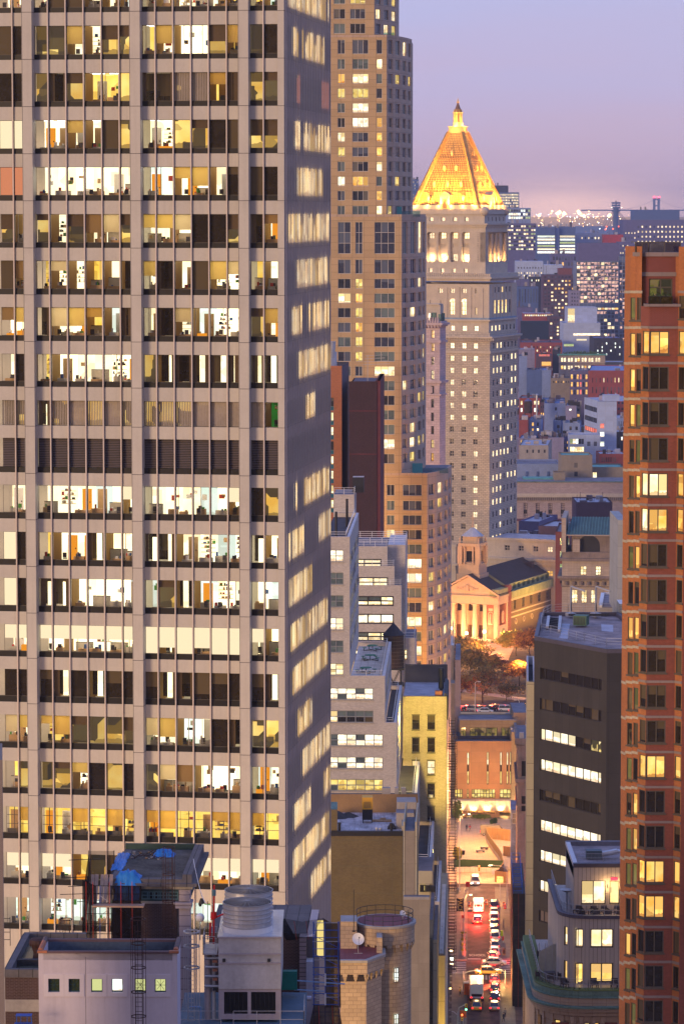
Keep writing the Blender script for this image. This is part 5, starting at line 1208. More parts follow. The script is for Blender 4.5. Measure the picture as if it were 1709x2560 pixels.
# ---------------------------------------------------------------- red brick apartment tower with bay windows, far right
def brick_tower():
 Y=281;fr=frp(1621,850,Y,0.0);b=Bld('brick_bay_tower','red brick apartment tower with projecting bay windows and limestone belts',fr);W=b.wall
 X=lambda px,py=850,v=0:fr.u(px,py,v);zc=821.0;pit=89.15
 def Zb(k,v=0):return fr.z(zc+pit*k*(1-.0006*k),1650,v)
 v0=3.6
 A=(X(1560,900,v0+1.2),v0+1.2);Bp=(X(1574,900,3.0),3.0);Cc=(X(1590,900,2.0),2.0);D=(X(1602,850,1.2),1.2);E=(X(1621),0.0);G=(X(1694),0.0)
 H1=(X(1709,850,.75),.75);E0=(X(1602.5,850,1.1),1.1)
 n=22
 z_hi=Zb(-1.0);
 ztop=fr.z(641,1650);
 wall_b=MB()
 A=(Bp[0]-.5,Bp[1]+.25)
 faces=[((-2.62,5.2),(-2.12,5.0),None,m_brick_lit),((-2.12,4.6),(-1.55,3.9),None,m_brick_lit)]
 P0=(X(1560,900,4.2),4.2);P1=(X(1571,900,3.2),3.2);P2=(X(1573,900,2.9),2.9);P3=(X(1587,900,2.3),2.3);P4=(X(1589,900,2.0),2.0);P5=(X(1602,900,1.3),1.3)
 segs=[(P0,P1,0),(P1,P2,0),(P2,P3,1),(P3,P4,0),(P4,P5,2),(P5,(X(1602,900,0.95),.95),0)]
 for A_,B_,kind in segs:
  P=plane(A_,B_);hs=[]
  if kind:
   for k in range(-1,n):
    zt=Zb(k,A_[1])-.38;
    if kind==2:pass
    hs.append((P[3]*.06,P[3]*.97,zt-1.95,zt))
  facade(W,A_,B_,20,Zb(-2,0)+.9 if True else 0,hs,m_brick_lit,.12)
  for h in hs:
   kk=R.choice('DDYYYYAA') if R.random()<.65 else 'D';g={'D':g_brown,'Y':L_dimy,'A':L_A,'G':g_brown}[kk]
   b.win(P,*h,g,.12,1,1,m_bronze,.07,m_bronze)
  for k in range(-1,n):
   z=Zb(k,A_[1]);pbox(W,P,-.02,P[3]+.02,z-.02,z+.2,-.05,.06,m_lime)
 ch0=(X(1602,850,.95),.95);L0=(X(1622),0)
 Pc=plane(ch0,L0);Pf=plane(L0,G);w0,w1=X(1626)-L0[0],X(1670)-L0[0]
 zt_b=Zb(0)+.22
 hc,hf=[],[]
 for k in range(0,n):
  zt=Zb(k)-.22;hc.append((Pc[3]*.2,Pc[3]*.97,zt-1.97,zt));hf.append((w0,w1,zt-1.97,zt))
 facade(W,ch0,L0,20,zt_b,hc,m_brick_lit,.12);facade(W,L0,G,20,zt_b,[(.02,w1+.06,h[2],h[3]) for h in hf],m_rbrick,.14,m_bronze)
 lit_rows={0:'A',4:'P',5:'d',6:'d',11:'d',12:'A',13:'d',15:'A',16:'A'}
 fl='ADDDPPDDDDDDADDAADDDDD'
 for k in range(n):
  c=fl[k];g={'A':L_A,'P':L_A,'D':g_brown}[c];gc={'A':L_A,'P':L_P,'D':g_brown}[c]
  b.win(Pc,*hc[k],gc,.12,1,1,m_bronze,.07,m_bronze)
  b.win(Pf,w0-.06,w1+.06,hf[k][2],hf[k][3],g if k!=4 else L_P,.14,2,1,m_bronze,.09,m_bronze)
  pbox(W,Pf,.03,w0-.07,hf[k][2],hf[k][3],-.1,.02,m_bronze)
 for P,s0,s1 in((Pc,0,Pc[3]),(Pf,0,Pf[3])):
  for k in range(0,n):z=Zb(k);pbox(W,P,s0-.01,s1+.01,z-.01,z+.2,-.05,.07,m_limeg)
 Q0=G;Q1=(X(1712,850,-.75),-.75);Q2=(Q1[0]+3,-.75);Pq=plane(Q0,Q1);hq=[]
 for k in range(-1,n):zt=Zb(k)-.22;hq.append((.08,Pq[3]*.93,zt-1.97,zt))
 facade(W,Q0,Q1,20,Zb(-2)+.9,hq,m_brick_lit,.12)
 for k,h in enumerate(hq):b.win(Pq,*h,{'A':L_A,'D':g_brown}[('D'+fl)[k].replace('P','A')],.12,1,1,m_bronze,.07,m_bronze)
 for k in range(-1,n):z=Zb(k);pbox(W,Pq,-.02,Pq[3],z-.01,z+.2,-.05,.07,m_limeg)
 facade(W,Q1,Q2,20,Zb(-2)+.9,[],m_rbrick)
 za,zz=Zb(0)+.2,fr.z(716,1650,1.6)
 W.prism([ch0,L0,G,(G[0],4),(ch0[0],4)],Zb(0)+.2,Zb(-.62),m_rbrickd,top=m_conc)
 zbal=Zb(-.62)
 t0=(X(1613,700,1.5),1.5);t1=(X(1688,700,1.5),1.5);Pt=plane(t0,t1);zw0,zw1=fr.z(768,1650,1.5),fr.z(696,1650,1.5)
 facade(W,t0,t1,zbal,fr.z(641,1650,1.5),[(.3,Pt[3]-.25,zbal+.1,zw1)],m_rbrickd,.3,m_rbrick)
 b.win(Pt,.3,Pt[3]-.25,zbal+.1,zw1,L_dimg,.3,2,3,m_bronze,.1)
 facade(W,(X(1602,700,1.8),1.8),t0,Zb(0),fr.z(641,1650,1.5),[],m_brick_lit);facade(W,t1,(X(1709,700,.6),.6),Zb(0),fr.z(641,1650,1.5),[],m_brick_lit)
 W.box(t0[0]-.2,t1[0]+.3,-.35,1.5,zbal,zbal+.22,m_limeg)
 z=fr.z(690,1650,1.5);pbox(W,Pt,-.4,Pt[3]+.3,z,z+.35,-.1,.08,m_limeg)
 z=ztop;W.prism([(X(1571,640,3),3.6),(X(1592,640,1.7),1.7),(X(1612,640,1.4),1.4),(t1[0],1.3),(t1[0]+.1,.4),(t1[0]+4,.3),(t1[0]+4,12),(X(1571,640,3)+1.0,12)],z,z+.35,m_limeg,top=m_tarl)
 W.prism([(X(1572,640,3.2),3.8),(X(1592,640,2),2.0),(X(1613,640,1.9),1.9),(t1[0]+4,1.9),(t1[0]+4,12),(X(1572,640,3.2)+1.0,12)],Zb(-1.0),z,m_brick_lit,skip='t')
 W.prism([(P0[0]+.02,P0[1]+.6),(P2[0],P2[1]+.6),(P4[0],P4[1]+.6),(P5[0],P5[1]+.6),(t1[0]+16,2.6),(t1[0]+16,14),(P0[0]+1.4,14)],20,Zb(-.95),m_brick_lit,skip='b')
 b.finish()
 bal=MB();o=fthing('balcony_planter','glass balcony rail with dark green plants at the top of the brick bay','balcony',fr,zbal+.22)
 x0,x1=X(1620,760,-.2),X(1680,760,-.2)
 bal.box(x0,x1,-.28,-.25,0,.62,m_amberglass);bal.bar((x0,-.27,.64),(x1,-.27,.64),.03,m_dark);bal.bar((x0,-.27,0),(x0,-.27,.64),.03,m_dark);bal.bar((x1,-.27,0),(x1,-.27,.64),.03,m_dark);bal.bar(((x0+x1)/2,-.27,0),((x0+x1)/2,-.27,.64),.03,m_dark)
 bal.build('glass_rail',o);pl=MB();r=random.Random(5)
 for k in range(420):
  x,y,zq=r.uniform(x0+.1,x1-.1),r.uniform(-.2,.5),r.uniform(.0,1.0)*r.random()**.5;s=.1
  pl.face([(x,y,zq),(x+s*r.uniform(.3,1),y+s*r.uniform(-1,1),zq+s*.3),(x+s*.2,y,zq+s*1.4)],m_leafd)
 pl.build('plants',o)
 o=fthing('roof_glass_screen','dark framed glass windscreen on top of the brick bay tower','screen',fr,ztop+.35);m=MB()
 xs=[X(p,630,2) for p in(1587,1604,1620,1660,1700)]
 for i in range(4):m.box(xs[i],xs[i+1],2.0,2.03,0,.8,m_smoke)
 for x in xs:m.bar((x,2,0),(x,2,.85),.05,m_bronze)
 m.bar((xs[0],2,.85),(xs[-1],2,.85),.06,m_bronze);m.bar((xs[0],2,.85),(xs[0]+.2,8,.85),.05,m_bronze);m.build('screen',o)
 m=MB();m.face([(xs[2]+.5,4,0),(xs[3]+.3,4,0),(xs[3]+.1,4,.75),(xs[2]+1,4,.75)],m_white);m.box(xs[2]+.5,xs[3]+.3,4.01,6,0,.7,m_white);m.build('covered_furniture',o)
m_limeg=mat('grey_limestone_belt',(.25,.20,.20),.8,0,.1,('panel',1.2,50,.015,(.15,.13,.13)))
L_dimy=lit('room_dim_yellow',(.28,.23,.06),(.40,.34,.10),.5,.5,(.35,.3,.1),.6,.3);L_dimg=lit('room_dim_green',(.10,.10,.02),(.2,.18,.04),.6,.3,(.1,.09,.05),.6,.5,dark=.3)
m_amberglass=clear_glass('amber_glass',(.5,.45,.2),.1);m_smoke=clear_glass('smoked_glass',(.45,.45,.5),.2);m_leafd=mat('dark_plant_leaf',(.03,.07,.015),.7)
brick_tower()
# ---------------------------------------------------------------- dark grey office with angled face
def grey_office():
 p0=at(1335,1591,430);p1=at(1517,1624,417);sl=(p1[1]-p0[1])/(p1[0]-p0[0]);fr=Fr(p0[0],p0[1],-sl)
 b=Bld('dark_grey_office','dark grey panelled office block with long ribbon windows and a gravel roof',fr);W=b.wall
 X=lambda px,py:fr.uz(px,py)[0];Zf=lambda px,py:fr.uz(px,py)[1]
 z1=fr.uz(1335,1591)[1];u1=X(1517,1625);z1b=z1
 T=lambda q:1450+q/3.655;S=lambda q:1280+q/3.655
 zpan=Zf(S(255),T(800));zl=Zf(S(255),T(905));pitch=(Zf(S(255),T(800))-Zf(S(255),T(1913)))/4
 ua,ub=X(S(255),T(850)),X(S(815),T(950))
 hs=[(ua,ub,zl-pitch*k,zpan-pitch*k) for k in range(9)]
 P=facade(W,(0,0),(u1,0),0,z1,hs,m_grey,.3,m_black)
 cuts=[0,.068,.195,.322,.445,.57,.695,.815,.935,1.0]
 pat=['DDDDDDDDD','DDDDDDDDD','WWWWWDDDD','WWWWWWWWW','DDDDDDDDD','WWWWWWWWW','WWWWWWWWW','WWWWWWWWW','XXXXXXXXX']
 for k,h in enumerate(hs):
  mb=MB();w=h[1]-h[0]
  for i in range(9):
   c=pat[k][i];g={'W':L_W,'D':g_brown,'X':m_louv}[c];g=L_part2 if k==2 and i>6 else g
   pquad(mb,P,h[0]+w*cuts[i],h[0]+w*cuts[i+1],h[2],h[3],-.28,g,True)
  for i in range(10):s=h[0]+w*cuts[i];pbox(mb,P,max(h[0],s-.05),min(h[1],s+.05),h[2]+.003,h[3]-.003,-.27,-.18,m_bl_frame)
  pbox(mb,P,h[0],h[1],h[2],h[2]+.08,-.265,-.17,m_bl_frame);pbox(mb,P,h[0],h[1],h[3]-.08,h[3],-.265,-.17,m_bl_frame)
  mb.build('ribbon_window',b.root)
 w1=at(1551,1624,417.5);l1=fr.loc(w1[0]+6,w1[1]+.2);A=(u1,0);B=l1
 P2=plane(A,B);sA=P2[3]*.34;hh=[]
 for k in range(6):
  z=z1-(1699-1620)/19.6-pitch*k-0.0;hh.append((2.3,P2[3],z-1.5,z))
 facade(W,A,B,0,z1,hh,m_grey2,.3,m_black)
 for k,h in enumerate(hh):b.win(P2,*h,{3:L_Y,5:L_W}.get(k,g_dark),.3,2,1,m_bl_frame,.1)
 bl=fr.loc(*at(1350,1529,456)[:2]);br=fr.loc(*at(1545,1529,456)[:2])
 poly=[(0,0),A,B,br,bl]
 for i in range(2,5):Pi=plane(poly[i],poly[(i+1)%5]);pquad(W,Pi,0,Pi[3],0,z1,0,m_grey2)
 W.face([(p[0],p[1],z1-.5) for p in poly],m_gravel)
 for i in range(5):Pi=plane(poly[i],poly[(i+1)%5]);pbox(W,Pi,0,Pi[3],z1-.5,z1+.04,-.45,.03,m_cap)
 b.finish()
 zr=z1-.5
 def L(px,py):
  d=ray(px,py);t=(zr-H)/d[2];return fr.loc(d[0]*t,d[1]*t)
 o=fthing('roof_railing','pale curved guard rail running round the gravel roof','railing',fr,zr);m=MB()
 pts=[(L(*q)[0],L(*q)[1],0) for q in((1556,1618),(1515,1617),(1460,1605),(1400,1590),(1352,1580),(1353,1558),(1359,1541),(1378,1531),(1420,1529),(1535,1529))]
 railing(m,pts,1.1,m_steelf,2.2,3,.035);m.build('rail',o)
 o=fthing('roof_paving','pale paving strips and grey duct curbs on the gravel roof','paving',fr,zr);m=MB()
 for q in(((1397,1595),(1418,1598),(1424,1560),(1404,1559)),((1503,1578),(1532,1580),(1532,1563),(1502,1561))):
  m.face([(L(*p)[0],L(*p)[1],.01) for p in q],m_silver)
 m.build('slab',o);m=MB()
 for q in(((1367,1575),(1371,1548)),((1397,1583),(1400,1548))):a,c=L(*q[0]),L(*q[1]);m.bar((a[0],a[1],.3),(c[0],c[1],.3),.28,m_steelf)
 for k in range(7):a,c=L(1370+k*.2,1574-k*4),L(1396,1577-k*4);m.bar((a[0],a[1],.3),(c[0],c[1],.3),.12,m_dark)
 m.build('duct_curb',o)
 a=L(1452,1567);o=fthing('air_handler','small green louvred air handler on the gravel roof','air handler',Fr(*fr.wor(*a),-sl*.2),zr);m=MB();m.box(-.9,.9,-.9,.9,.25,1.5,m_greenb);m.box(-.95,.95,-.95,.95,1.5,1.58,m_greenb);m.build('casing',o);m=MB()
 for k in range(8):m.box(-.8+k*.2,-.72+k*.2,-.93,-.9,.4,1.4,m_dark)
 m.build('louvre',o)
 o=fthing('window_washing_rig','steel window cleaning cranes on rails at the back of the gravel roof','crane',fr,zr);m=MB()
 for px,top in((1426,1466),(1488,1466)):
  a=L(px,1545);zt=fr.z(top,px,a[1])-zr;zt=at(px,top,fr.wor(*a)[1])[2]-zr;m.bar((a[0],a[1],0),(a[0],a[1],zt),.14,m_steelf);m.bar((a[0],a[1],zt),(a[0]+2.4,a[1]+.6,zt-.5),.12,m_steelf);m.box(a[0]-.6,a[0]+.6,a[1]-.5,a[1]+.5,.2,.7,m_steelf)
  m.bar((a[0]-.1,a[1],zt-1),(a[0]+.2,a[1],1),.06,m_dark)
 a,c=L(1420,1548),L(1520,1548);m.bar((a[0],a[1],.6),(c[0],c[1],.6),.2,m_dark);m.build('crane_arm',o)
 fr3=frp(1510,1525,470,.1);b=Bld('gravel_topped_annex','small annex with a gravel roof and white coping behind the dark grey office',fr3);u0,uu=fr3.u(1499,1525),fr3.u(1540,1525);zt=fr3.z(1519,1520)
 b.wall.box(u0,uu,0,16,40,zt,m_conc,top=m_gravel);b.wall.box(u0-.2,u0+.3,0,16,zt,zt+.3,m_white);b.wall.box(u0,uu,15.8,16.2,zt,zt+.3,m_white);b.finish()
 fr4=frp(1548,1490,455,0);b=Bld('grey_louvre_tower','tall grey louvred shaft wedged between the annex and the brick tower',fr4);b.wall.box(0,1.5,0,5,40,fr4.z(1510,1550),m_lv,top=m_white);b.wall.box(.2,1.5,6,20,40,fr4.z(1300,1550,6),m_lv2);b.finish()
 fr5=frp(1316,1705,442,.054);b=Bld('narrow_cream_building','very narrow cream panelled building squeezed between the street wall and the dark grey office',fr5);uu=fr5.u(1336,1705);z5=fr5.z(1705,1325)
 b.wall.box(0,uu,0,26,0,z5-1.2,m_stripc,top=m_tar);b.wall.box(0,uu,0.0,.3,z5-1.2,z5,m_stripc);b.wall.box(0,.25,.3,26,z5-1.2,z5+.05,m_wcap);b.wall.box(uu-.2,uu,.3,26,z5-1.2,z5,m_wcap);b.wall.box(.25,uu,25.7,26,z5-1.2,z5,m_wcap);b.wall.box(.0,uu,3.5,3.8,z5-1.2,z5-.3,m_conc);b.finish()
L_part2=lit('office_part_amber',(.8,.55,.1),(1,.8,.4),1.0,0,furn=0,dark=.5,cell=.9)
m_grey2=mat('dark_grey_panels_front',(.042,.038,.038),.75,0,.12,('panel',1.9,3.96,.02,(.025,.022,.02)),streak=.15);m_cap=mat('mauve_metal_cap',(.10,.09,.12),.5,.2,.15);m_greenb=mat('green_enamel',(.05,.12,.07),.5);m_lv=mat('grey_louvres',(.26,.28,.30),.6,0,.1,('panel',5,.22,.05,(.1,.11,.12)));m_lv2=mat('cool_grey_wall',(.35,.36,.36),.8,0,.1,('panel',1.4,3,.02,(.2,.2,.2)))
grey_office()
# ---------------------------------------------------------------- beige terraced apartment building over an old stone one
def terraces():
 Y=330;fr=frp(1434,2161,Y,0.0);b=Bld('beige_terrace_building','beige panelled apartment building with curved corner and lit roof terraces above an old stone facade',fr);W=b.wall
 S=lambda q:1280+q/3.655;T=lambda q:2050+q/3.655;X=lambda q,t=1000,v=0:fr.u(S(q),T(t),v);Zf=lambda t,v=0:fr.z(T(t),1480,v)
 xr=X(1010)+6;z1=Zf(405);zt=Zf(775)
 hs=[(X(627),X(850),zt-.0,Zf(556)),(X(884),X(977),zt-.0,Zf(560))];xs0=X(562,405)
 hs=[(a-xs0,c-xs0,d,e) for a,c,d,e in hs]
 P=facade(W,(xs0,0),(xr,0),zt-1,z1,hs,m_beige,.3,m_bronze);b.win(P,*hs[0],L_P,.3,2,1,m_bronze,.1,name='glass_door');b.win(P,*hs[1],L_Y2,.3,1,1,m_bronze,.1,name='glass_door')
 W.box(xs0,xs0+.01,0,12,zt-1,z1,m_beige);pbox(W,P,.05,2,z1,z1+.02,-.4,.02,m_cap)
 W.box(xs0,xr,.5,11.5,z1-1.5,z1-.35,m_gravel);W.box(xs0-.05,xr,-.06,.5,z1-.35,z1+.06,m_cap);W.box(xs0-.05,xs0+.4,.5,12,z1-.35,z1+.05,m_wcap);W.box(xs0,xr,11.5,12,z1-.35,z1+.1,m_tarl)
 W.box(xs0,xr,11.9,12.01,10,z1,m_beige)
 m=MB();railing(m,[(X(600,400),.9,z1),(xr,.9,z1)],.9,m_steelf,3,2,.03)
 for k in range(60):x=X(690,400)+k*.14;m.bar((x,.9,z1),(x,.9,z1+.9),.012,m_steelf)
 m.build('railing',b.root);m=MB();c=X(730,340,4);m.box(c-.6,c+1.0,4,5.2,z1-.3,z1+.55,m_cop3);m.bar((c+1,4.6,z1+.1),(c+2.6,4.6,z1+.4),.3,m_steel,8);m.bar((c+2.6,4.6,z1+.4),(c+6,4.0,z1-.0),.22,m_steel,8);m.build('roof_duct',b.root)
 def rounded(x0,vfront,vback,r,n=8):
  pts=[(x0,vback)]
  for i in range(n+1):a=math.pi+(math.pi/2)*i/n;pts.append((x0+r+r*math.cos(a),vfront+r+r*math.sin(a)))
  return pts
 vf=-4.2;xm=fr.u(S(422),T(830),vf+1.5);zm=fr.z(T(880),1530,vf);zl=fr.z(T(1500),1530,vf)
 pts=rounded(xm,vf,14,3.0)+[(xr,vf)]
 fr_pts=pts
 Xv=lambda q,t=1000:fr.u(S(q),T(t),vf)
 Zv=lambda t:fr.z(T(t),1480,vf)
 rowA=[(Zv(1170),Zv(998)),(Zv(1488),Zv(1310))]
 xA=pts[-2][0]
 hh=[]
 for i,(c,d) in enumerate(rowA):
  for a,e in((578,665),(713,923)):hh.append((Xv(a)-xA,Xv(e)-xA,c-(.55 if i and a==578 else 0),d))
 P=facade(W,pts[-2],pts[-1],zl-2,zm-.25,hh,m_beige,.25,m_bronze)
 for i,h in enumerate(hh):b.win(P,*h,L_P if i<2 else L_A2,.25,1 if i%2==0 else 2,1,m_bronze,.12,name='window' if i!=2 else 'glass_door')
 for i in range(len(pts)-2):
  A,B=pts[i],pts[i+1];Pi=plane(A,B);hq=[]
  if i in(4,7):hq=[(.08,Pi[3]-.04,c,d) for c,d in rowA]
  facade(W,A,B,zl-2,zm-.25,hq,m_beige,.2,m_bronze)
  for h in hq:b.win(Pi,*h,L_A2 if h[2]<rowA[0][0]-1 else L_P,.2,1,1,m_bronze,.08)
 W.face([(p[0],p[1],zm-.6) for p in pts+[(xr,14)]],m_terr)
 for i in range(1,len(pts)-1):Pi=plane(pts[i],pts[i+1]);pbox(W,Pi,0,Pi[3],zm-.3,zm+.03,-.5,.08,m_cap)
 Pi=plane(pts[0],pts[1]);pbox(W,Pi,0,Pi[3],zm-.3,zm+.03,-.5,.08,m_cap)
 m=MB();off=[(p[0]+.35,p[1]+.35) for p in pts];railing(m,[(p[0],p[1],zm) for p in off[0:1]+off[1:-1]]+[(xr,vf+.35,zm)],.95,m_steelf,1.2,2,.028)
 for k in range(90):x=off[-2][0]+k*.12;m.bar((x,vf+.35,zm),(x,vf+.35,zm+.95),.011,m_steelf)
 m.build('railing',b.root)
 v2=-7.0;x2=fr.u(S(235),T(1400),v2+2);z2=fr.z(T(1560),1480,v2);p2=rounded(x2,v2,16,4.6,10)+[(xr,v2)]
 W.face([(p[0],p[1],z2) for p in p2+[(xr,16)]],m_terr)
 m=MB();off=[(p[0]+.3,p[1]+.3) for p in p2];railing(m,[(p[0],p[1],z2) for p in off[:-1]]+[(xr,v2+.3,z2)],1.05,m_steelf,1.2,2,.03)
 for i in range(1,len(off)-1):
  a=off[i];c=off[i+1] if i+1<len(off)-1 else(xr,v2+.3);L_=math.dist(a,c)
  for k in range(int(L_/.13)):t=k*.13/L_;m.bar((a[0]+(c[0]-a[0])*t,a[1]+(c[1]-a[1])*t,z2),(a[0]+(c[0]-a[0])*t,a[1]+(c[1]-a[1])*t,z2+1.05),.011,m_steelf)
 m.build('railing',b.root)
 def ringstep(off_,za,zb,mt,top=None):
  q=rounded(x2-off_,v2-off_,18,4.6+off_,12)+[(xr,v2-off_)]
  for i in range(len(q)-1):Pi=plane(q[i],q[i+1]);pbox(W,Pi,0,Pi[3],za,zb,-1.2,0,mt,top)
 ringstep(.25,z2-.05,z2+.04,m_olivegreen);ringstep(.28,z2-.6,z2-.06,m_cop,m_cop);ringstep(.5,z2-.72,z2-.6,m_cop,m_cop);ringstep(.4,z2-1.5,z2-.72,m_oldst);ringstep(.95,z2-1.7,z2-1.5,m_cop,m_cop);ringstep(.75,z2-2.05,z2-1.7,m_oldst);ringstep(.45,z2-2.5,z2-2.05,m_oldst);ringstep(.1,z2-3.1,z2-2.5,m_oldst)
 q=rounded(x2,v2,18,4.6,6)+[(xr,v2)]
 zb=z2-14
 for i in range(len(q)-1):
  A,B=q[i],q[i+1];Pi=plane(A,B);hq=[]
  if i==len(q)-2:
   for a,c in((545,598),(630,713),(745,798)):hq.append((fr.u(S(a),T(1780),v2)-A[0],fr.u(S(c),T(1780),v2)-A[0],z2-7,z2-3.3))
  elif i in(2,4):hq=[(.2,Pi[3]-.2,z2-7,z2-3.2)]
  facade(W,A,B,20,z2-2.5,hq,m_oldst,.3)
  for h in hq:b.win(Pi,*h,L_A2,.3,1,1,m_bl_frame,.12)
  if i==len(q)-2:
   for a,c in((360,515),(820,960)):
    s0,s1=fr.u(S(a),T(1780),v2)-A[0],fr.u(S(c),T(1780),v2)-A[0];pbox(W,Pi,s0,s1,z2-3.6,z2-3.25,-.05,.03,m_rbrickd);pbox(W,Pi,s0,s1,z2-6,z2-4.1,-.05,.03,m_rbrickd)
   for a in(530,612,725,810):s0=fr.u(S(a),T(1780),v2)-A[0];pbox(W,Pi,s0,s0+.35,z2-8,z2-2.6,-.02,.22,m_oldst)
  else:pbox(W,Pi,0,.3,40,z2-2.5,-.02,.25,m_oldst)
 for k in range(46):x=q[-2][0]+k*.2;W.box(x,x+.1,v2-.62,v2-.3,z2-2.2,z2-2.05,m_oldst)
 m=MB();xs=[fr.u(S(a),T(1230),1) for a in(245,303,365,425)];zs=fr.z(T(1272),1300,1)
 for i in range(3):m.face([(xs[i]+.04,1.0,z2+.1),(xs[i+1]-.04,1.0,z2+.1),(xs[i+1]-.04,1.0,z2+2.1+.35*(i+1)),(xs[i]+.04,1.0,z2+2.1+.35*i)],m_frost)
 for x in xs:m.bar((x,1,z2),(x,1,z2+3),.05,m_steelf)
 m.build('frosted_screen',b.root)
 m=MB();u=X(866,560);m.box(u-.05,u+.1,-.1,0,Zf(620),Zf(590),m_dark);m.build('wall_lamp',b.root);m=MB();u=X(930,540);m.box(u-.35,u+.35,-.06,-.0,Zf(553),Zf(530),glow('exit_sign_red',(1,.05,.08),2.2));m.build('exit_sign',b.root)
 b.finish()
 for k,(q_,w_) in enumerate(((862,640),(992,640))):wx,wy=fr.wor(X(q_,640),-.6);lamp('POINT',(wx,wy,Zf(600)),(1,.6,.25),90,.15,name='terrace_wall_light')
 for h in hh[:1]:pass
 def chair(u,v,z,rz,lab,grp):
  wx,wy=fr.wor(u,v);t=thing('terrace_chair',lab,'chair',(wx,wy,z),rz,grp);m=MB();m.box(-.32,.32,-.3,.3,.35,.48,m_wick);m.build('seat',t);m=MB();m.box(-.32,.32,.26,.36,.48,.95,m_wick);m.build('backrest',t)
  m=MB();m.box(-.36,-.30,-.3,.3,.35,.68,m_wick);m.box(.30,.36,-.3,.3,.35,.68,m_wick);m.build('armrests',t)
  for sx in(-.3,.3):
   for sy in(-.27,.3):m=MB();m.box(sx-.03,sx+.03,sy-.03,sy+.03,0,.36,m_dark);m.build('leg',t)
 def table(u,v,z,lab,grp,w=.5):
  wx,wy=fr.wor(u,v);t=thing('terrace_table',lab,'table',(wx,wy,z),0,grp);m=MB();m.box(-w,w,-w*.8,w*.8,.68,.74,m_wick);m.build('tabletop',t)
  for sx in(-w+.05,w-.05):
   for sy in(-w*.7,w*.7):m=MB();m.bar((sx,sy,0),(sx,sy,.7),.03,m_dark);m.build('leg',t)
 zt3=zm-.6;names=['leftmost','second','third','rightmost']
 for i,q_ in enumerate((618,755,850,968)):
  chair(X(q_,740,-1.2),-1.0,zt3,.3,f'dark wicker chair backing onto the lit doors, {names[i]} of four on the upper terrace','chairs on the upper terrace');chair(X(q_+10,780,-2.2),-2.6,zt3,3.3,f'tan wicker chair near the rail, {names[i]} of the four facing the lit doors','chairs on the upper terrace')
  table(X(q_-20,760,-1.8)-.2,-1.8,zt3,f'low dark table between facing wicker chairs, {names[i]} of four','tables on the upper terrace',.3)
 table(X(340,1320,-2),-2.2,z2,'dark square dining table on the lower curved terrace below the frosted glass','dining tables',.6)
 for i,(du,rz) in enumerate(((-1.1,1.57),(1.1,-1.57),(0,3.14))):chair(X(340,1320,-2)+du,-2.2-(1.0 if i==2 else 0),z2,rz,['dark chair left of the square table on the lower terrace','dark chair right of the square table on the lower terrace','dark chair at the near side of the square table on the lower terrace'][i],'chairs on the lower terrace')
 table(X(325,1120,5),7.0,z2+.0,'white topped table behind the frosted glass screens','dining tables',.7)
 chair(X(265,1120,5),7,z2,1.57,'dark chair beside the white topped table behind the frosted screens','chairs on the lower terrace');chair(X(480,1450,-6),-5.8,z2,.4,'dark lounge chair by the rail below the door','chairs on the lower terrace');chair(X(750,1500,-6),-6,z2,.2,'dark lounge chair in front of the wide curtained window','chairs on the lower terrace');chair(X(930,1530,-6),-6,z2,-.2,'dark lounge chair at the right end of the lower terrace','chairs on the lower terrace')
 wx,wy=fr.wor(X(512,500,2),4);t=thing('satellite_dish','grey mesh satellite dish on the upper terrace corner','satellite dish',(wx,wy,zt3));m=MB();m.cyl(0,0,1.3,1.6,.2,.75,m_steelf,12);m.bar((0,0,0),(0,0,1.4),.06,m_dark);m.build('dish',t)
L_Y2=lit('room_door_yellow',(.9,.68,.25),(1,.8,.35),1.1,0,furn=.1);L_A2=lit('room_curtained_amber',(1,.52,.08),(1,.74,.26),1.15,.3,(1,.6,.2),.8,.15)
m_cop3=mat('teal_grey_box',(.10,.13,.14),.6);m_terr=mat('terrace_paving',(.30,.23,.20),.35,0,.25,('panel',.6,.6,.015,(.12,.09,.08)),spec=.5);m_olivegreen=mat('olive_green_edge',(.12,.15,.04),.8);m_oldst=mat('old_limestone',(.42,.32,.24),.85,0,.12,('panel',1.4,.7,.015,(.22,.16,.12)),streak=.15);m_frost=mat('frosted_glass',(.45,.46,.42),.4);m_wick=mat('dark_wicker',(.07,.055,.055),.7,0,.3)
terraces()
m_ltr=mat('fresh_road_paint',(.85,.8,.6),.7)
m_orsign=mat('sign_orange',(.75,.14,.02),.6);m_leafg=mat('green_leaf',(.10,.16,.02),.7)
# ---------------------------------------------------------------- the street canyon
ST_=Fr(0,0,.0385)
def text_mesh(s,size,m,name,parent,loc,rot,ext=.01,sx=1.0):
 c=bpy.data.curves.new('lettering','FONT');c.body=s;c.size=size;c.extrude=ext;c.align_x='CENTER';c.align_y='CENTER'
 o=bpy.data.objects.new('lettering',c);COL.objects.link(o);bpy.context.view_layer.update()
 me=bpy.data.meshes.new_from_object(o.evaluated_get(bpy.context.evaluated_depsgraph_get()));bpy.data.objects.remove(o)
 me.materials.clear();me.materials.append(m);q=bpy.data.objects.new(name,me);COL.objects.link(q);q.parent=parent;q.location=loc;q.rotation_euler=rot;q.scale=(sx,1,1);return q
def sheet(name,pts,z,m,kind='structure'):
 mb=MB();mb.face([(p[0],p[1],z) for p in pts],m);o=mb.build(name);o['kind']=kind;return o
def sq(u0,u1,v0,v1):return[ST_.wor(u0,v0),ST_.wor(u1,v0),ST_.wor(u1,v1),ST_.wor(u0,v1)]
def gl(px,py,z=0):g=gnd(px,py,z);return ST_.loc(g[0],g[1])
m_city=mat('city_ground',(.06,.055,.065),.8,0,.3)
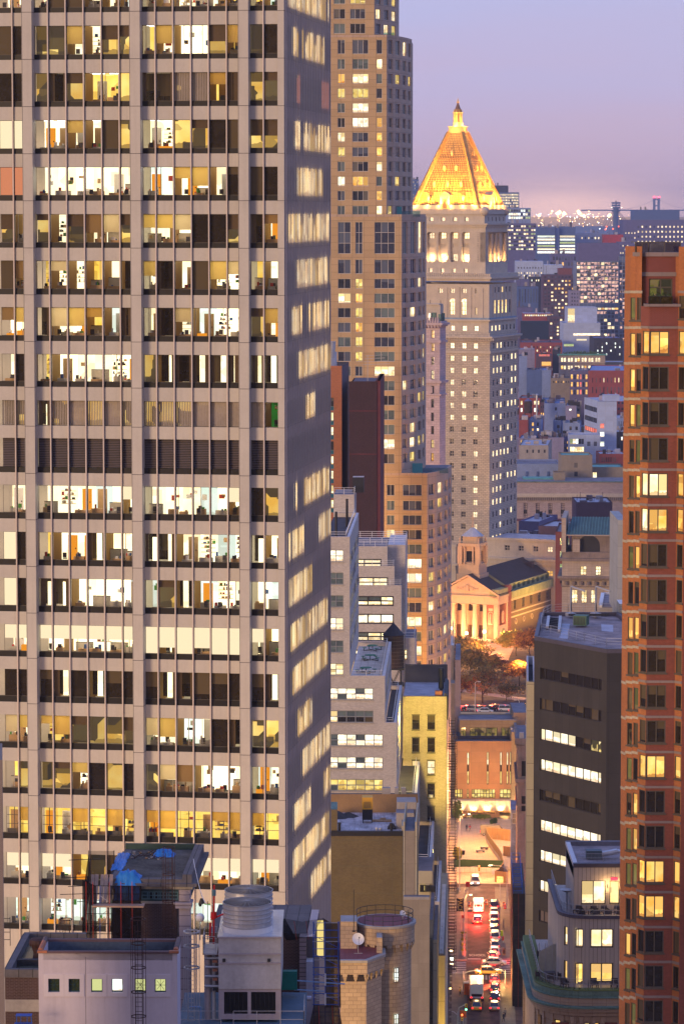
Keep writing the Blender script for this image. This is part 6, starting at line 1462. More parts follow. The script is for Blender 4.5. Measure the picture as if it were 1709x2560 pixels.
sheet('ground',[(-9000,-300),(9000,-300),(9000,30000),(-9000,30000)],-.3,m_city)
sheet('road',sq(-30,40,420,760),-.02,m_asph)
VX0,VX1=gl(1200,2436)[1],gl(1200,2402)[1]
for(u0,u1,v0,v1) in((-6,0,430,VX0),(-6,0,VX1,690),(5.8,8.6,430,VX0),(5.8,8.6,VX1,690)):
 mb=MB();a=[ST_.wor(u0,v0),ST_.wor(u1,v0),ST_.wor(u1,v1),ST_.wor(u0,v1)];mb.prism(a,-.02,.13,m_kerb,top=m_walk);o=mb.build('pavement');o['kind']='structure'
sheet('plaza',sq(-9,22,694,770),.02,m_plaza)
mb=MB()
for k in range(9):
 u=.3+k*.62;mb.face([(*ST_.wor(u,VX0-4.5),-.014),(*ST_.wor(u+.35,VX0-4.5),-.014),(*ST_.wor(u+.35,VX0-.8),-.014),(*ST_.wor(u,VX0-.8),-.014)],m_paint)
for k in range(7):
 v=VX0+.6+k*(VX1-VX0-1)/7;mb.face([(*ST_.wor(-3,v),-.014),(*ST_.wor(-.2,v),-.014),(*ST_.wor(-.2,v+.5),-.014),(*ST_.wor(-3,v+.5),-.014)],m_paint);mb.face([(*ST_.wor(6,v),-.014),(*ST_.wor(8.2,v),-.014),(*ST_.wor(8.2,v+.5),-.014),(*ST_.wor(6,v+.5),-.014)],m_paint)
for v in(VX0-5.5,VX1+1.0):mb.face([(*ST_.wor(.1,v),-.0135),(*ST_.wor(2.6,v),-.0135),(*ST_.wor(2.6,v+.6),-.0135),(*ST_.wor(.1,v+.6),-.0135)],m_paint)
mb.face([(*ST_.wor(.2,668),-.014),(*ST_.wor(2.4,668),-.014),(*ST_.wor(2.4,669.2),-.014),(*ST_.wor(.2,669.2),-.014)],m_paint)
o=mb.build('road_markings');o['kind']='structure'
g0=gnd(1193,2389);t=thing('school_marking','pale word SCHOOL painted across the left lane before the crossing','road marking',(g0[0],g0[1],-.012),-ST_.a);text_mesh('SCHOOL',1.25,m_ltr,'lettering',t,(0,0,0),(0,0,0),.003,.72);t.children[0].scale=(.66,2.0,1)
m_glass_car=dglass('car_glass',(.015,.015,.03),.06,0,0);m_tyre=mat('tyre',(.012,.012,.012),.9)
m_brake=glow('brake_light',(1,.03,.02),14);m_tail=glow('tail_light',(.9,.02,.02),3);m_head=glow('headlight',(1,.85,.6),25);m_plate=mat('number_plate',(.8,.55,.1),.6)
CARM={}
def carm(n,c,r=.25,mt=.3):
 return mat('paint_'+n,c,r,mt,.03,spec=.6)
def car(kind,paint,lab,px,py,rz=0,brakes=False,heads=False,z=.0,grp=None,cat='car',name='parked_car',length=None,pos=None):
 """local -Y is the rear; origin on the ground under the rear bumper's middle"""
 L,W2,Hh={'sedan':(4.6,.90,1.45),'suv':(4.7,.95,1.75),'taxi':(4.9,.92,1.5),'van':(5.6,1.02,2.35),'truck':(9.0,1.22,3.3)}[kind]
 if pos is None:g=gnd(px,py);pos=(g[0],g[1])
 t=thing(name,lab,cat,(pos[0],pos[1],-.02),rz-ST_.a,grp)
 bz=.95 if kind in('suv','van') else.82
 if kind in('van','truck'):
  prof=[(0,.4),(0,Hh),(L-1.3,Hh),(L-.55,bz+.45),(L-.1,bz+.1),(L,.45)];cabin=None
  if kind=='truck':prof=[(0,.7),(0,Hh),(L-2.1,Hh),(L-2.1,Hh-.55),(L-.4,Hh-.6),(L,1.6),(L,.6)]
 else:
  prof=[(0,.35),(-.02,.6),(.05,bz),(.35,bz+.07),(L-1.2,bz+.05),(L-.15,bz-.12),(L,.55),(L,.35)]
  c0,c1,c2,c3={'sedan':(.55,1.25,3.0,3.75),'taxi':(.6,1.3,3.1,3.9),'suv':(.1,.45,3.1,3.8)}[kind];cabin=(c0,c1,c2,c3)
 m=MB()
 def shell(pr,w0,w1):
  zmin,zmax=min(p[1] for p in pr),max(p[1] for p in pr)
  w=lambda zz:w0+(w1-w0)*((zz-zmin)/max(.01,zmax-zmin))**2
  for i in range(len(pr)):
   a,c=pr[i],pr[(i+1)%len(pr)];m.face([(-w(a[1]),a[0],a[1]),(w(a[1]),a[0],a[1]),(w(c[1]),c[0],c[1]),(-w(c[1]),c[0],c[1])][::1 if 1 else-1],paint)
  m.face([(w(p[1]),p[0],p[1]) for p in pr],paint);m.face([(-w(p[1]),p[0],p[1]) for p in reversed(pr)],paint)
 shell(prof,W2,W2*(.93 if cabin else.97))
 G=MB()
 if cabin:
  c0,c1,c2,c3=cabin;zt=Hh;zb=bz+.04;wr=W2*.72;wb=W2*.9
  m.face([(-wr,c1,zt),(wr,c1,zt),(wr,c2,zt),(-wr,c2,zt)],paint)
  q=[(-wb,c0,zb),(wb,c0,zb),(wr,c1,zt-.01),(-wr,c1,zt-.01)];G.face(q,m_glass_car,win=[(0,0)]*4,rnd=.99)
  q=[(wb,c3,zb),(-wb,c3,zb),(-wr,c2,zt-.01),(wr,c2,zt-.01)];G.face(q,m_glass_car,win=[(0,0)]*4,rnd=.99)
  for s in(-1,1):G.face([(s*wb,c0,zb),(s*wb,c3,zb),(s*wr,c2,zt-.01),(s*wr,c1,zt-.01)][::s],m_glass_car,win=[(0,0)]*4,rnd=.99)
  for s in(-1,1):
   m.bar((s*wb,c0,zb),(s*wr,c1,zt),.05,paint);m.bar((s*wb,c3,zb),(s*wr,c2,zt),.05,paint);m.bar((s*(wb+wr)/2,(c0+c3)/2,(zb+zt)/2),(s*wr,(c0+c3)/2,zt),.05,paint)
   m.box(s*W2-.12*(s<0),s*W2+.12*(s>0),c3-.5,c3-.3,bz,bz+.16,paint)
 else:
  for a,c in((-.75,-.45),(-.35,.35),(.45,.75)) if kind=='van' else((-.8,.8),):
   z0_=1.35 if kind=='van' else 1.0
   G.face([(a*W2,-.012,z0_),(c*W2,-.012,z0_),(c*W2,-.012,z0_+.5),(a*W2,-.012,z0_+.5)],m_glass_car if not brakes else m_redglass,win=[(0,0)]*4,rnd=.99)
  fa=prof[3] if kind=='truck' else prof[2];fb=prof[5] if kind=='truck' else prof[3];fa=prof[4] if kind=='truck' else fa
  G.face([(W2*.85,fb[0]+.015,fb[1]),(-W2*.85,fb[0]+.015,fb[1]),(-W2*.85,fa[0]+.015,fa[1]),(W2*.85,fa[0]+.015,fa[1])],m_glass_car,win=[(0,0)]*4,rnd=.99)
 m.build('body',t);G.build('window',t)
 r=.33 if kind!='truck' else.48
 for s in(-1,1):
  for yy in(.85,L-.9):
   wm=MB();n=14;x0,x1=s*(W2-.2),s*(W2+.01);P=[(yy+r*math.cos(2*math.pi*i/n),r+r*math.sin(2*math.pi*i/n)) for i in range(n)]
   for i in range(n):a,c=P[i],P[(i+1)%n];wm.face([(x0,a[0],a[1]),(x1,a[0],a[1]),(x1,c[0],c[1]),(x0,c[0],c[1])],m_tyre)
   wm.face([(x1,p[0],p[1]) for p in P],m_tyre);wo=wm.build('wheel',t);rm_=MB();rm_.face([(x1+s*.008,yy+(p[0]-yy)*.6,r+(p[1]-r)*.6) for p in P],m_steelf);rm_.build('rim',wo)
 lz=bz-.18 if cabin else.75
 for s in(-1,1):
  l=MB();l.box(s*W2*.8-.16,s*W2*.8+.16,-.05,.06,lz,lz+.2,m_brake if brakes else m_tail);l.build('tail_light',t)
  l=MB();l.box(s*W2*.72-.14,s*W2*.72+.14,L-.12,L+.03,.58,.74,m_head if heads else m_white);l.build('headlight',t)
 l=MB();l.box(-.22,.22,-.045,0,.5,.64,m_plate);l.build('number_plate',t)
 if kind=='taxi':l=MB();l.box(-.3,.3,2.0,2.3,Hh,Hh+.16,glow('taxi_roof_light',(1,.8,.4),2));l.build('roof_sign',t)
 if brakes:
  l=MB();l.box(-.25,.25,(cabin[0] if cabin else-.03)+.05,(cabin[0] if cabin else 0)+.1,Hh-.38,Hh-.3,m_brake);l.build('brake_light',t)
 if brakes:
  o=lamp('POINT',(0,-1.3,.8),(1,.05,.03),4200 if cabin else 6000,.6,name='brake_glow',parent=t)
 if heads:
  o=lamp('SPOT',(0,L+.2,.8),(1,.8,.55),260,.3,spot=1.4,name='headlight_glow',parent=t);o.rotation_euler=(math.radians(82),0,0)
 return t
m_redglass=glow('red_lit_glass',(.8,.04,.02),1.2)
PK='cars parked along the right kerb'
blk=carm('black',(.02,.02,.025));slv=carm('silver',(.42,.42,.44));whi=carm('white',(.75,.75,.76),.3,0);red=carm('maroon',(.25,.02,.02));gry=carm('grey',(.12,.12,.13));bei=carm('beige',(.45,.38,.28));yel=carm('taxi_yellow',(.85,.42,.02),.3,0);wblue=carm('cool_white',(.7,.74,.8),.3,0)
parked=[('suv',gry,'dark grey parked suv farthest up the right kerb, beside the orange barrels',2277),('sedan',slv,'silver parked sedan second from the barrels',2293),('suv',whi,'white parked car third from the orange barrels',2308),('sedan',blk,'black parked sedan directly behind the white one in the upper row',2322),('suv',gry,'grey brown parked suv in the middle of the upper row',2339),('suv',whi,'boxy white parked suv with a dark rear window, mid row',2355),('sedan',slv,'pale silver blue parked sedan with a yellow plate above the crossing',2376)]
for k,(ty,pc,lab,py) in enumerate(parked):car(ty,pc,lab,1235+(2 if k>4 else 0),py,grp=PK)
car('sedan',whi,'white sedan with red tail lights nearest the crossing in the upper row',1236,2393,brakes=True,grp=PK,name='waiting_car')
car('sedan',red,'maroon car braking at the crossing behind the white streaked van',1231,2405,brakes=True,name='waiting_car')
car('sedan',red,'dark red braking car just below the crossing with bright tail lights',1236,2463,brakes=True,name='waiting_car');car('sedan',blk,'black parked car behind the dark red braking car',1237,2485,grp=PK);car('sedan',blk,'black parked sedan second from the bottom of the street',1236,2507,grp=PK);car('sedan',bei,'bronze sedan with lit tail lights, lowest in the right row',1235,2531,grp=PK,brakes=False)
car('van',whi,'white van braking in the left lane with a square rear window',1195,2284,brakes=True,cat='van',name='white_van');car('sedan',red,'red glowing sedan braking behind the white van',1193,2313,brakes=True,name='moving_car')
car('truck',wblue,'white box truck driving up the left lane below the crossing',1191,2506,cat='truck',name='box_truck');car('taxi',yel,'yellow taxi following the white box truck at the bottom of the street',1190.5,2531,cat='taxi',name='taxi')
car('taxi',yel,'yellow taxi crossing the intersection from side to side',0,0,rz=-math.pi/2,cat='taxi',name='taxi',pos=gnd(1187,2436)[:2]);car('sedan',whi,'white car crossing the intersection behind the yellow taxi',0,0,rz=-math.pi/2,name='moving_car',pos=gnd(1205,2413)[:2])
g1=gnd(1189,2216);L_=4.7;car('suv',slv,'silver car with lit headlights facing the camera in the bright plaza',0,0,rz=math.pi,heads=True,name='moving_car',pos=(g1[0],g1[1]+L_))
# ---- street furniture
def post(name,lab,cat,px,pyb,pyt,r=.09,m=None,grp=None):
 g=gnd(px,pyb,.13);t=thing(name,lab,cat,(g[0],g[1],.13),-ST_.a,grp);h=at(px,pyt,g[1])[2]-.13;mb=MB();mb.cyl(0,0,0,h,r,r*.7,m or m_steelf,8);mb.cyl(0,0,0,.25,r*2,r*1.6,m or m_steelf,8);mb.build('pole',t);return t,h
def streetlamp(lab,px,pyb,pyt,dx,pw=600,col=(1,.40,.11),arm=2.0):
 pw*=3.0;t,h=post('street_lamp',lab,'street lamp',px,pyb,pyt,.1,grp='street lamps');m=MB();pts=[(0,0,h-.6),(dx*arm*.4,0,h-.05),(dx*arm,0,h+.15)];m.path(pts,.06,m_steelf,6);m.build('arm',t);m=MB();m.box(dx*arm-.3,dx*arm+.3,-.14,.14,h+.05,h+.2,m_steelf);m.build('lamp_head',t);m=MB();m.box(dx*arm-.24,dx*arm+.24,-.12,.12,h-.0,h+.048,glow('sodium_lamp',(1,.72,.35),30));m.build('lamp_lens',t)
 lamp('POINT',(dx*arm,0,h-.4),col,pw,.25,name='lamp_light',parent=t);return t
streetlamp('tall lamp post on the left of the plaza in front of the lit entrance',1148,2222,2036,1,3200)
streetlamp('lamp post on the right edge of the plaza by the plywood fence',1266,2262,2165,-1,2600,arm=3.5)
streetlamp('lamp post with a glowing greenish head at the bottom left of the street',1143,2600,2530,-1,700,(.9,1,.6),1.6)
streetlamp('lamp post on the left pavement beside the dark university banner',1160,2392,2238,1,1000,arm=1.2)
streetlamp('lamp post at the right corner of the crossing',1262,2470,2425,-1,900,(1,.6,.2),1.5)
streetlamp('lamp post on the near left corner of the crossing',1157,2480,2428,1,700,(1,.6,.2),2.9)
def signal(lab,px,pyb,pyt,dx,arm,colr,lit_i=2):
 t,h=post('traffic_signal',lab,'traffic signal',px,pyb,pyt,.08,m_steelf,'traffic signals');m=MB();m.path([(0,0,h),(dx*arm,0,h+.6)],.05,m_steelf,6);m.build('arm',t);m=MB();x=dx*arm;m.box(x-.2,x+.2,-.15,.15,h-.5,h+.7,m_sig);m.build('housing',t)
 for k,c in enumerate(((1,.05,.02),(1,.6,.05),(.1,1,.5))):
  m=MB();z=h+.5-k*.4;pts=[(x+.13*math.cos(a*.785),-.16,z+.13*math.sin(a*.785)) for a in range(8)];m.face(pts,glow('signal_%d'%k,c,14) if k==lit_i else m_dark);m.build('lens',t)
 return t
m_sig=mat('signal_yellow',(.75,.40,.02),.5)
signal('yellow traffic signal showing green on a mast arm at the bottom left',1146,2560,2520,1,1.3,0,2);signal('yellow traffic signal low on the post at the very bottom left of the street',1150,2580,2545,1,.3,0,0);signal('orange traffic signal hung across the plaza entrance',1148,2230,2172,1,4.1,0,0);signal('traffic signal with an amber light over the crossing',1160,2450,2432,1,3.0,0,1)
def signboard(lab,px,pyb,p0,p1,w,cbg,text=None,tcol=None,px_c=None,cat='sign',name='street_sign',size=.5,rot=0,post_=True,grp=None,dy=0):
 g=gnd(px,pyb,.13);Y=g[1];t=thing(name,lab,cat,(g[0],Y,.13),-ST_.a,grp);zt,zb=at(px,p0,Y)[2]-.13,at(px,p1,Y)[2]-.13
 if post_:m=MB();m.cyl(0,.05,0,zt,.05,.05,m_steelf,6);m.build('post',t)
 c=((px_c or px)-px)/(F/Y);m=MB();m.box(c-w/2,c+w/2,-.05,.0,zb,zt,cbg);m.build('panel',t)
 if text:text_mesh(text,size,tcol,'lettering',t,(c,-.065,(zt+zb)/2+dy),(math.pi/2,rot,0),.006)
 return t
m_sred=mat('sign_red',(.55,.04,.02),.6);m_syel=mat('sign_yellow',(.85,.70,.2),.6);m_cream_s=mat('sign_cream',(.75,.65,.42),.6);m_navy=mat('banner_black',(.015,.012,.03),.7);m_gold=mat('banner_gold',(.75,.55,.12),.6);m_lime_s=mat('sign_lime',(.55,.75,.02),.6);m_brown=mat('sign_brown',(.35,.1,.03),.6)
t=signboard('dark banner with gold lettering reading PACE hung over the left pavement',1149,2330,2247,2279,1.45,m_navy,'PACE',m_gold,name='banner',cat='banner',size=1.15,rot=math.pi/2);text_mesh('UNIVERSITY',.34,m_cream_s,'small_lettering',t,(-.48,-.065,t.children[1].dimensions[2]*0+(at(1149,2263,t.location[1])[2]-.13)),(math.pi/2,math.pi/2,0),.006)
t=signboard('pale sign reading PARK above two red arrows by the plywood fence',1249,2250,2192,2207,1.3,m_cream_s,'PARK',m_brown,size=.52,dy=.22)
for s in(-.3,.3):m=MB();z=at(1249,2203,t.location[1])[2]-.13;m.face([(s-.14,-.06,z),(s+.02,-.06,z-.14),(s+.02,-.06,z-.05),(s+.14,-.06,z-.05),(s+.14,-.06,z+.05),(s+.02,-.06,z+.05),(s+.02,-.06,z+.14)],m_sred);m.build('arrow',t)
signboard('red and white square sign on a post left of the silver car',1168.5,2262,2205,2218,.75,m_sred);signboard('white rectangular sign board in front of the pale fence',1233,2196,2174,2187,.7,m_white,None,post_=True)
signboard('yellow green pedestrian sign on the right pavement',1253.5,2348,2327,2341,.45,m_lime_s);signboard('slim grey pay station post with a blue top on the right pavement',1258,2321,2299,2321,.25,m_gr_frame,post_=False,name='parking_meter',cat='parking meter');signboard('small red and white sign on the right pavement above the dark cabinet',1256.5,2358,2342,2352,.35,m_sred);signboard('round grey sign on the left pole below the plaza',1163.5,2262,2224,2232,.5,m_steelf)
signboard('small red banner on the lamp post below the university banner',1157,2330,2289,2296,.55,m_sred);signboard('orange construction board at the bottom left kerb',1157,2562,2527,2545,1.1,m_orsign);
m=MB();g=gnd(1165.5,2487,.13);t=thing('red_kiosk','tall red kiosk with white top at the left kerb below the crossing','kiosk',(g[0],g[1],.13),-ST_.a);m.box(-.45,.45,-.3,.6,0,2.1,m_orsign);m.build('panel',t);m=MB();m.box(-.5,.5,-.35,.65,2.1,2.3,m_white);m.build('roof',t)
g=gnd(1259,2388,.13);t=thing('dark_cabinet','dark olive utility cabinet on the right pavement','cabinet',(g[0],g[1],.13),-ST_.a);m=MB();m.box(-.3,.3,-.3,.3,0,1.25,m_oliv);m.box(-.34,.34,-.34,.34,1.25,1.32,m_dark);m.build('body',t);m=MB();m.box(-.2,.2,-.32,-.3,.3,1.1,m_dark);m.build('door',t)
r=random.Random(8)
def foliage(mb,c,rad,n,m,size=.15,r=r,flat=1.0):
 for _ in range(n):
  a=r.uniform(0,6.283);z=r.uniform(-1,1);q=math.sqrt(1-z*z);k=r.random()**.4
  p=Vector((c[0]+rad[0]*q*math.cos(a)*k,c[1]+rad[1]*q*math.sin(a)*k,c[2]+rad[2]*z*k));d1=Vector((r.uniform(-1,1),r.uniform(-1,1),r.uniform(-1,1))).normalized()*size;d2=d1.orthogonal().normalized()*size*r.uniform(.4,.9)
  mb.face([tuple(p-d1),tuple(p+d2),tuple(p+d1),tuple(p-d2)],m,uv=[(0,0),(.1,0),(.1,.1),(0,.1)])
m_shrub=mat('yellow_green_shrub',(.38,.33,.03),.7);m_pot=mat('planter_cream',(.55,.45,.30),.8)
for k,py in enumerate((2346,2363,2376,2389)):
 g=gnd(1158,py,.13);t=thing('planter',['round cream planter with a yellow shrub, farthest of four on the left pavement','round cream planter with a yellow shrub, second from the far end of four','round cream planter with a low ragged shrub, third from the far end of four','round cream planter with a yellow shrub, nearest the crossing of four'][k],'planter',(g[0],g[1],.13),0,'planters on the left pavement');m=MB();m.cyl(0,0,0,.8,.35,.52,m_pot,14);m.cyl(0,0,.8,.88,.56,.56,m_pot,14);m.build('pot',t);m=MB();foliage(m,(0,0,1.05),(.55,.55,.28),130,m_shrub);m.build('shrub',t)
m_barr=mat('barrel_orange',(.8,.16,.02),.6)
for k,(px,py) in enumerate(((1246,2269),(1259,2268),(1262,2274),(1173,2266),(1215,2262))):
 g=gnd(px,py,0);t=thing('traffic_barrel',['orange traffic barrel at the head of the parked row','orange traffic barrel farthest right by the kerb','orange traffic barrel just below the farthest right one','orange traffic barrel near the left kerb by the white van','orange traffic barrel just right of the white van'][k],'traffic barrel',(g[0],g[1],-.02),0,'orange traffic barrels');m=MB();m.cyl(0,0,0,1.0,.32,.22,m_barr,10);m.build('drum',t);m=MB();m.cyl(0,0,.4,.55,.285,.268,m_white,10,cap=False);m.cyl(0,0,.7,.82,.262,.25,m_white,10,cap=False);m.build('reflective_band',t)
# ---- construction fences on the plaza
def fence(name,lab,pts,h,m0,m1,split=.4,th=.08):
 x,y=pts[0];t=thing(name,lab,'fence',(x,y,.03));m=MB();n=MB()
 for a,c in zip(pts,pts[1:]):
  P=plane((a[0]-x,a[1]-y),(c[0]-x,c[1]-y));pbox(m,P,0,P[3],0,h*split,-th,0,m0);pbox(n,P,0,P[3],h*split,h,-th-.01,.01,m1)
  k=0
  while k*1.2<P[3]:pbox(m,P,k*1.2,k*1.2+.06,0,h*split,0,.03,m_conc);k+=1
 m.build('lower_panel',t);n.build('upper_panel',t)
gp=lambda px,py:gnd(px,py,.03)[:2]
m_fgreen=mat('hoarding_green',(.035,.07,.03),.8,0,.25);m_fwhite=mat('hoarding_white',(.75,.66,.58),.7);m_ftan=mat('hoarding_tan',(.38,.26,.13),.8,0,.15)
fence('construction_hoarding','dark green and white hoarding stretched straight across the plaza',[gp(1134,2181),gp(1160,2180),gp(1256,2183)],2.7,m_fwhite,m_fgreen)
fence('curved_hoarding','tan topped white hoarding curving up the right side of the plaza',[gp(1213,2096),gp(1216,2108),gp(1224,2122),gp(1234,2136),gp(1245,2150),gp(1253,2165),gp(1257,2183)],2.7,m_fwhite,m_ftan)
fence('plywood_fence','orange plywood fence stepping toward the camera beside the park sign',[gp(1257,2184),gp(1245,2202),gp(1236,2206),gp(1269,2208)],2.4,m_wood,m_wood)
fence('back_fence','dark brown plywood fence behind the curved hoarding',[gp(1217,2098),gp(1249,2100),gp(1278,2104)],2.6,m_wood,m_wood);fence('inner_fence','low brown plywood wall inside the curved hoarding',[gp(1257,2140),gp(1275,2142)],2.2,m_wood,m_wood)
for k,(px,py,w) in enumerate(((1200,2131,1.8),(1210,2123,1.6))):
 g=gnd(px,py,.03);t=thing('concrete_bench',['longer pale concrete bench on the bright plaza','shorter pale concrete bench behind the longer one'][k],'bench',(g[0],g[1],.03),-.5 if k else.15,'benches on the plaza');m=MB();m.box(-w/2,w/2,-.5,.5,.28,.5,m_conc);m.build('seat',t)
 for s in(-.8,.8):m=MB();m.box(s*w/2-.12,s*w/2+.12,-.45,.45,0,.28,m_conc);m.build('leg',t)
g=gnd(1158,2137,.03);t=thing('litter_bin','dark litter bin on the plaza beside the lamp post','bin',(g[0],g[1],.03));m=MB();m.cyl(0,0,0,.95,.3,.33,m_dark,10);m.cyl(0,0,.95,1.05,.36,.3,m_steelf,10);m.build('drum',t)
g=gnd(1143,2150,.03);t=thing('hedge','yellow green bush at the left edge of the plaza','bush',(g[0],g[1],.03));m=MB();foliage(m,(0,0,1.4),(1.0,2.2,1.4),900,m_shrub,.2);m.build('leaves',t)
g=gnd(1143,2178,.03);t=thing('hedge','low green bush just behind the left end of the green hoarding','bush',(g[0],g[1],.03));m=MB();foliage(m,(0,0,.6),(1.0,1.0,.7),400,m_leafg,.16);m.build('leaves',t)
g=gnd(1206,2086,.03);car('van',bei,'pale van parked at the back of the plaza before the glowing entrance',0,0,rz=-math.pi/2,cat='van',name='parked_van',pos=gnd(1200,2088)[:2])
def person(px,py,lab,top,trousers,rz=0,skin=None,h=1.72,z=.13,stride=.14):
 g=gnd(px,py,z);t=thing('person',lab,'person',(g[0],g[1],z),rz,'pedestrians');me=bpy.data.meshes.new('body');s=h/1.72
 J_={'pel':(0,0,.95),'che':(0,-.02,1.25),'nec':(0,0,1.45),'hea':(0,-.02,1.60),'top':(0,0,1.70),'ls':(-.19,0,1.40),'le':(-.25,.03,1.13),'lh':(-.24,-.08,.88),'rs':(.19,0,1.40),'re':(.25,.0,1.13),'rh':(.25,.06,.88),'lk':(-.10,-stride*.8,.50),'lf':(-.11,-stride,.07),'lt':(-.11,-stride-.16,.04),'rk':(.10,stride*.3,.50),'rf':(.11,stride*1.4,.08),'rt':(.11,stride*1.4-.15,.04)}
 K=list(J_);E=[('pel','che'),('che','nec'),('nec','hea'),('hea','top'),('che','ls'),('ls','le'),('le','lh'),('che','rs'),('rs','re'),('re','rh'),('pel','lk'),('lk','lf'),('lf','lt'),('pel','rk'),('rk','rf'),('rf','rt')]
 rad={'pel':.15,'che':.16,'nec':.06,'hea':.11,'top':.08,'ls':.07,'le':.05,'lh':.04,'rs':.07,'re':.05,'rh':.04,'lk':.075,'lf':.05,'lt':.045,'rk':.075,'rf':.05,'rt':.045}
 me.from_pydata([tuple(c*s for c in J_[k]) for k in K],[(K.index(a),K.index(c)) for a,c in E],[]);o=bpy.data.objects.new('body',me);COL.objects.link(o)
 sk=o.modifiers.new('skin','SKIN');sd=o.modifiers.new('sub','SUBSURF');sd.levels=1;sd.render_levels=1
 for i,k in enumerate(K):me.skin_vertices[0].data[i].radius=(rad[k]*s,rad[k]*s*.85)
 me.skin_vertices[0].data[0].use_root=True;bpy.context.view_layer.update()
 m2=bpy.data.meshes.new_from_object(o.evaluated_get(bpy.context.evaluated_depsgraph_get()));bpy.data.objects.remove(o);m2.materials.clear()
 for mm in(trousers,top,m_skin):m2.materials.append(mm)
 for p in m2.polygons:zc=p.center[2]/s;p.material_index=0 if zc<.95 else(1 if zc<1.47 else 2)
 q=bpy.data.objects.new('body',m2);COL.objects.link(q);q.parent=t
 m=MB();m.cyl(0,.02,1.62*s,1.74*s,.115*s,.06*s,m_hair,10);m.build('hair',t);return t
m_skin=mat('skin',(.45,.28,.2),.6);m_hair=mat('dark_hair',(.03,.02,.015),.8);c_dark=mat('cloth_dark',(.03,.03,.045),.9);c_red=mat('cloth_red',(.35,.03,.05),.9);c_blue=mat('cloth_blue',(.05,.08,.2),.9);c_yel=mat('cloth_yellow',(.5,.38,.03),.9);c_grey=mat('cloth_grey',(.25,.24,.23),.9)
for a in((1166,2079,'person in dark clothes walking left before the glowing entrance',c_dark,c_dark),(1174,2080,'person in a red top beside the darkly dressed walker',c_red,c_dark),(1140,2222,'person in a pale top standing at the left pavement corner',c_grey,c_dark),(1144,2236,'person in blue jacket above the university banner',c_blue,c_dark),(1149,2492,'person in a yellow green coat walking down the left pavement',c_yel,c_dark),(1262,2545,'person with a grey top at the bottom of the right pavement',c_grey,c_dark),(1258,2556,'person in dark coat at the very bottom of the right pavement',c_dark,c_dark),(1222,2080,'person in dark coat near the plants by the lit entrance',c_dark,c_blue)):person(*a,rz=R.uniform(0,6),z=.13 if a[1]>2190 else.03)
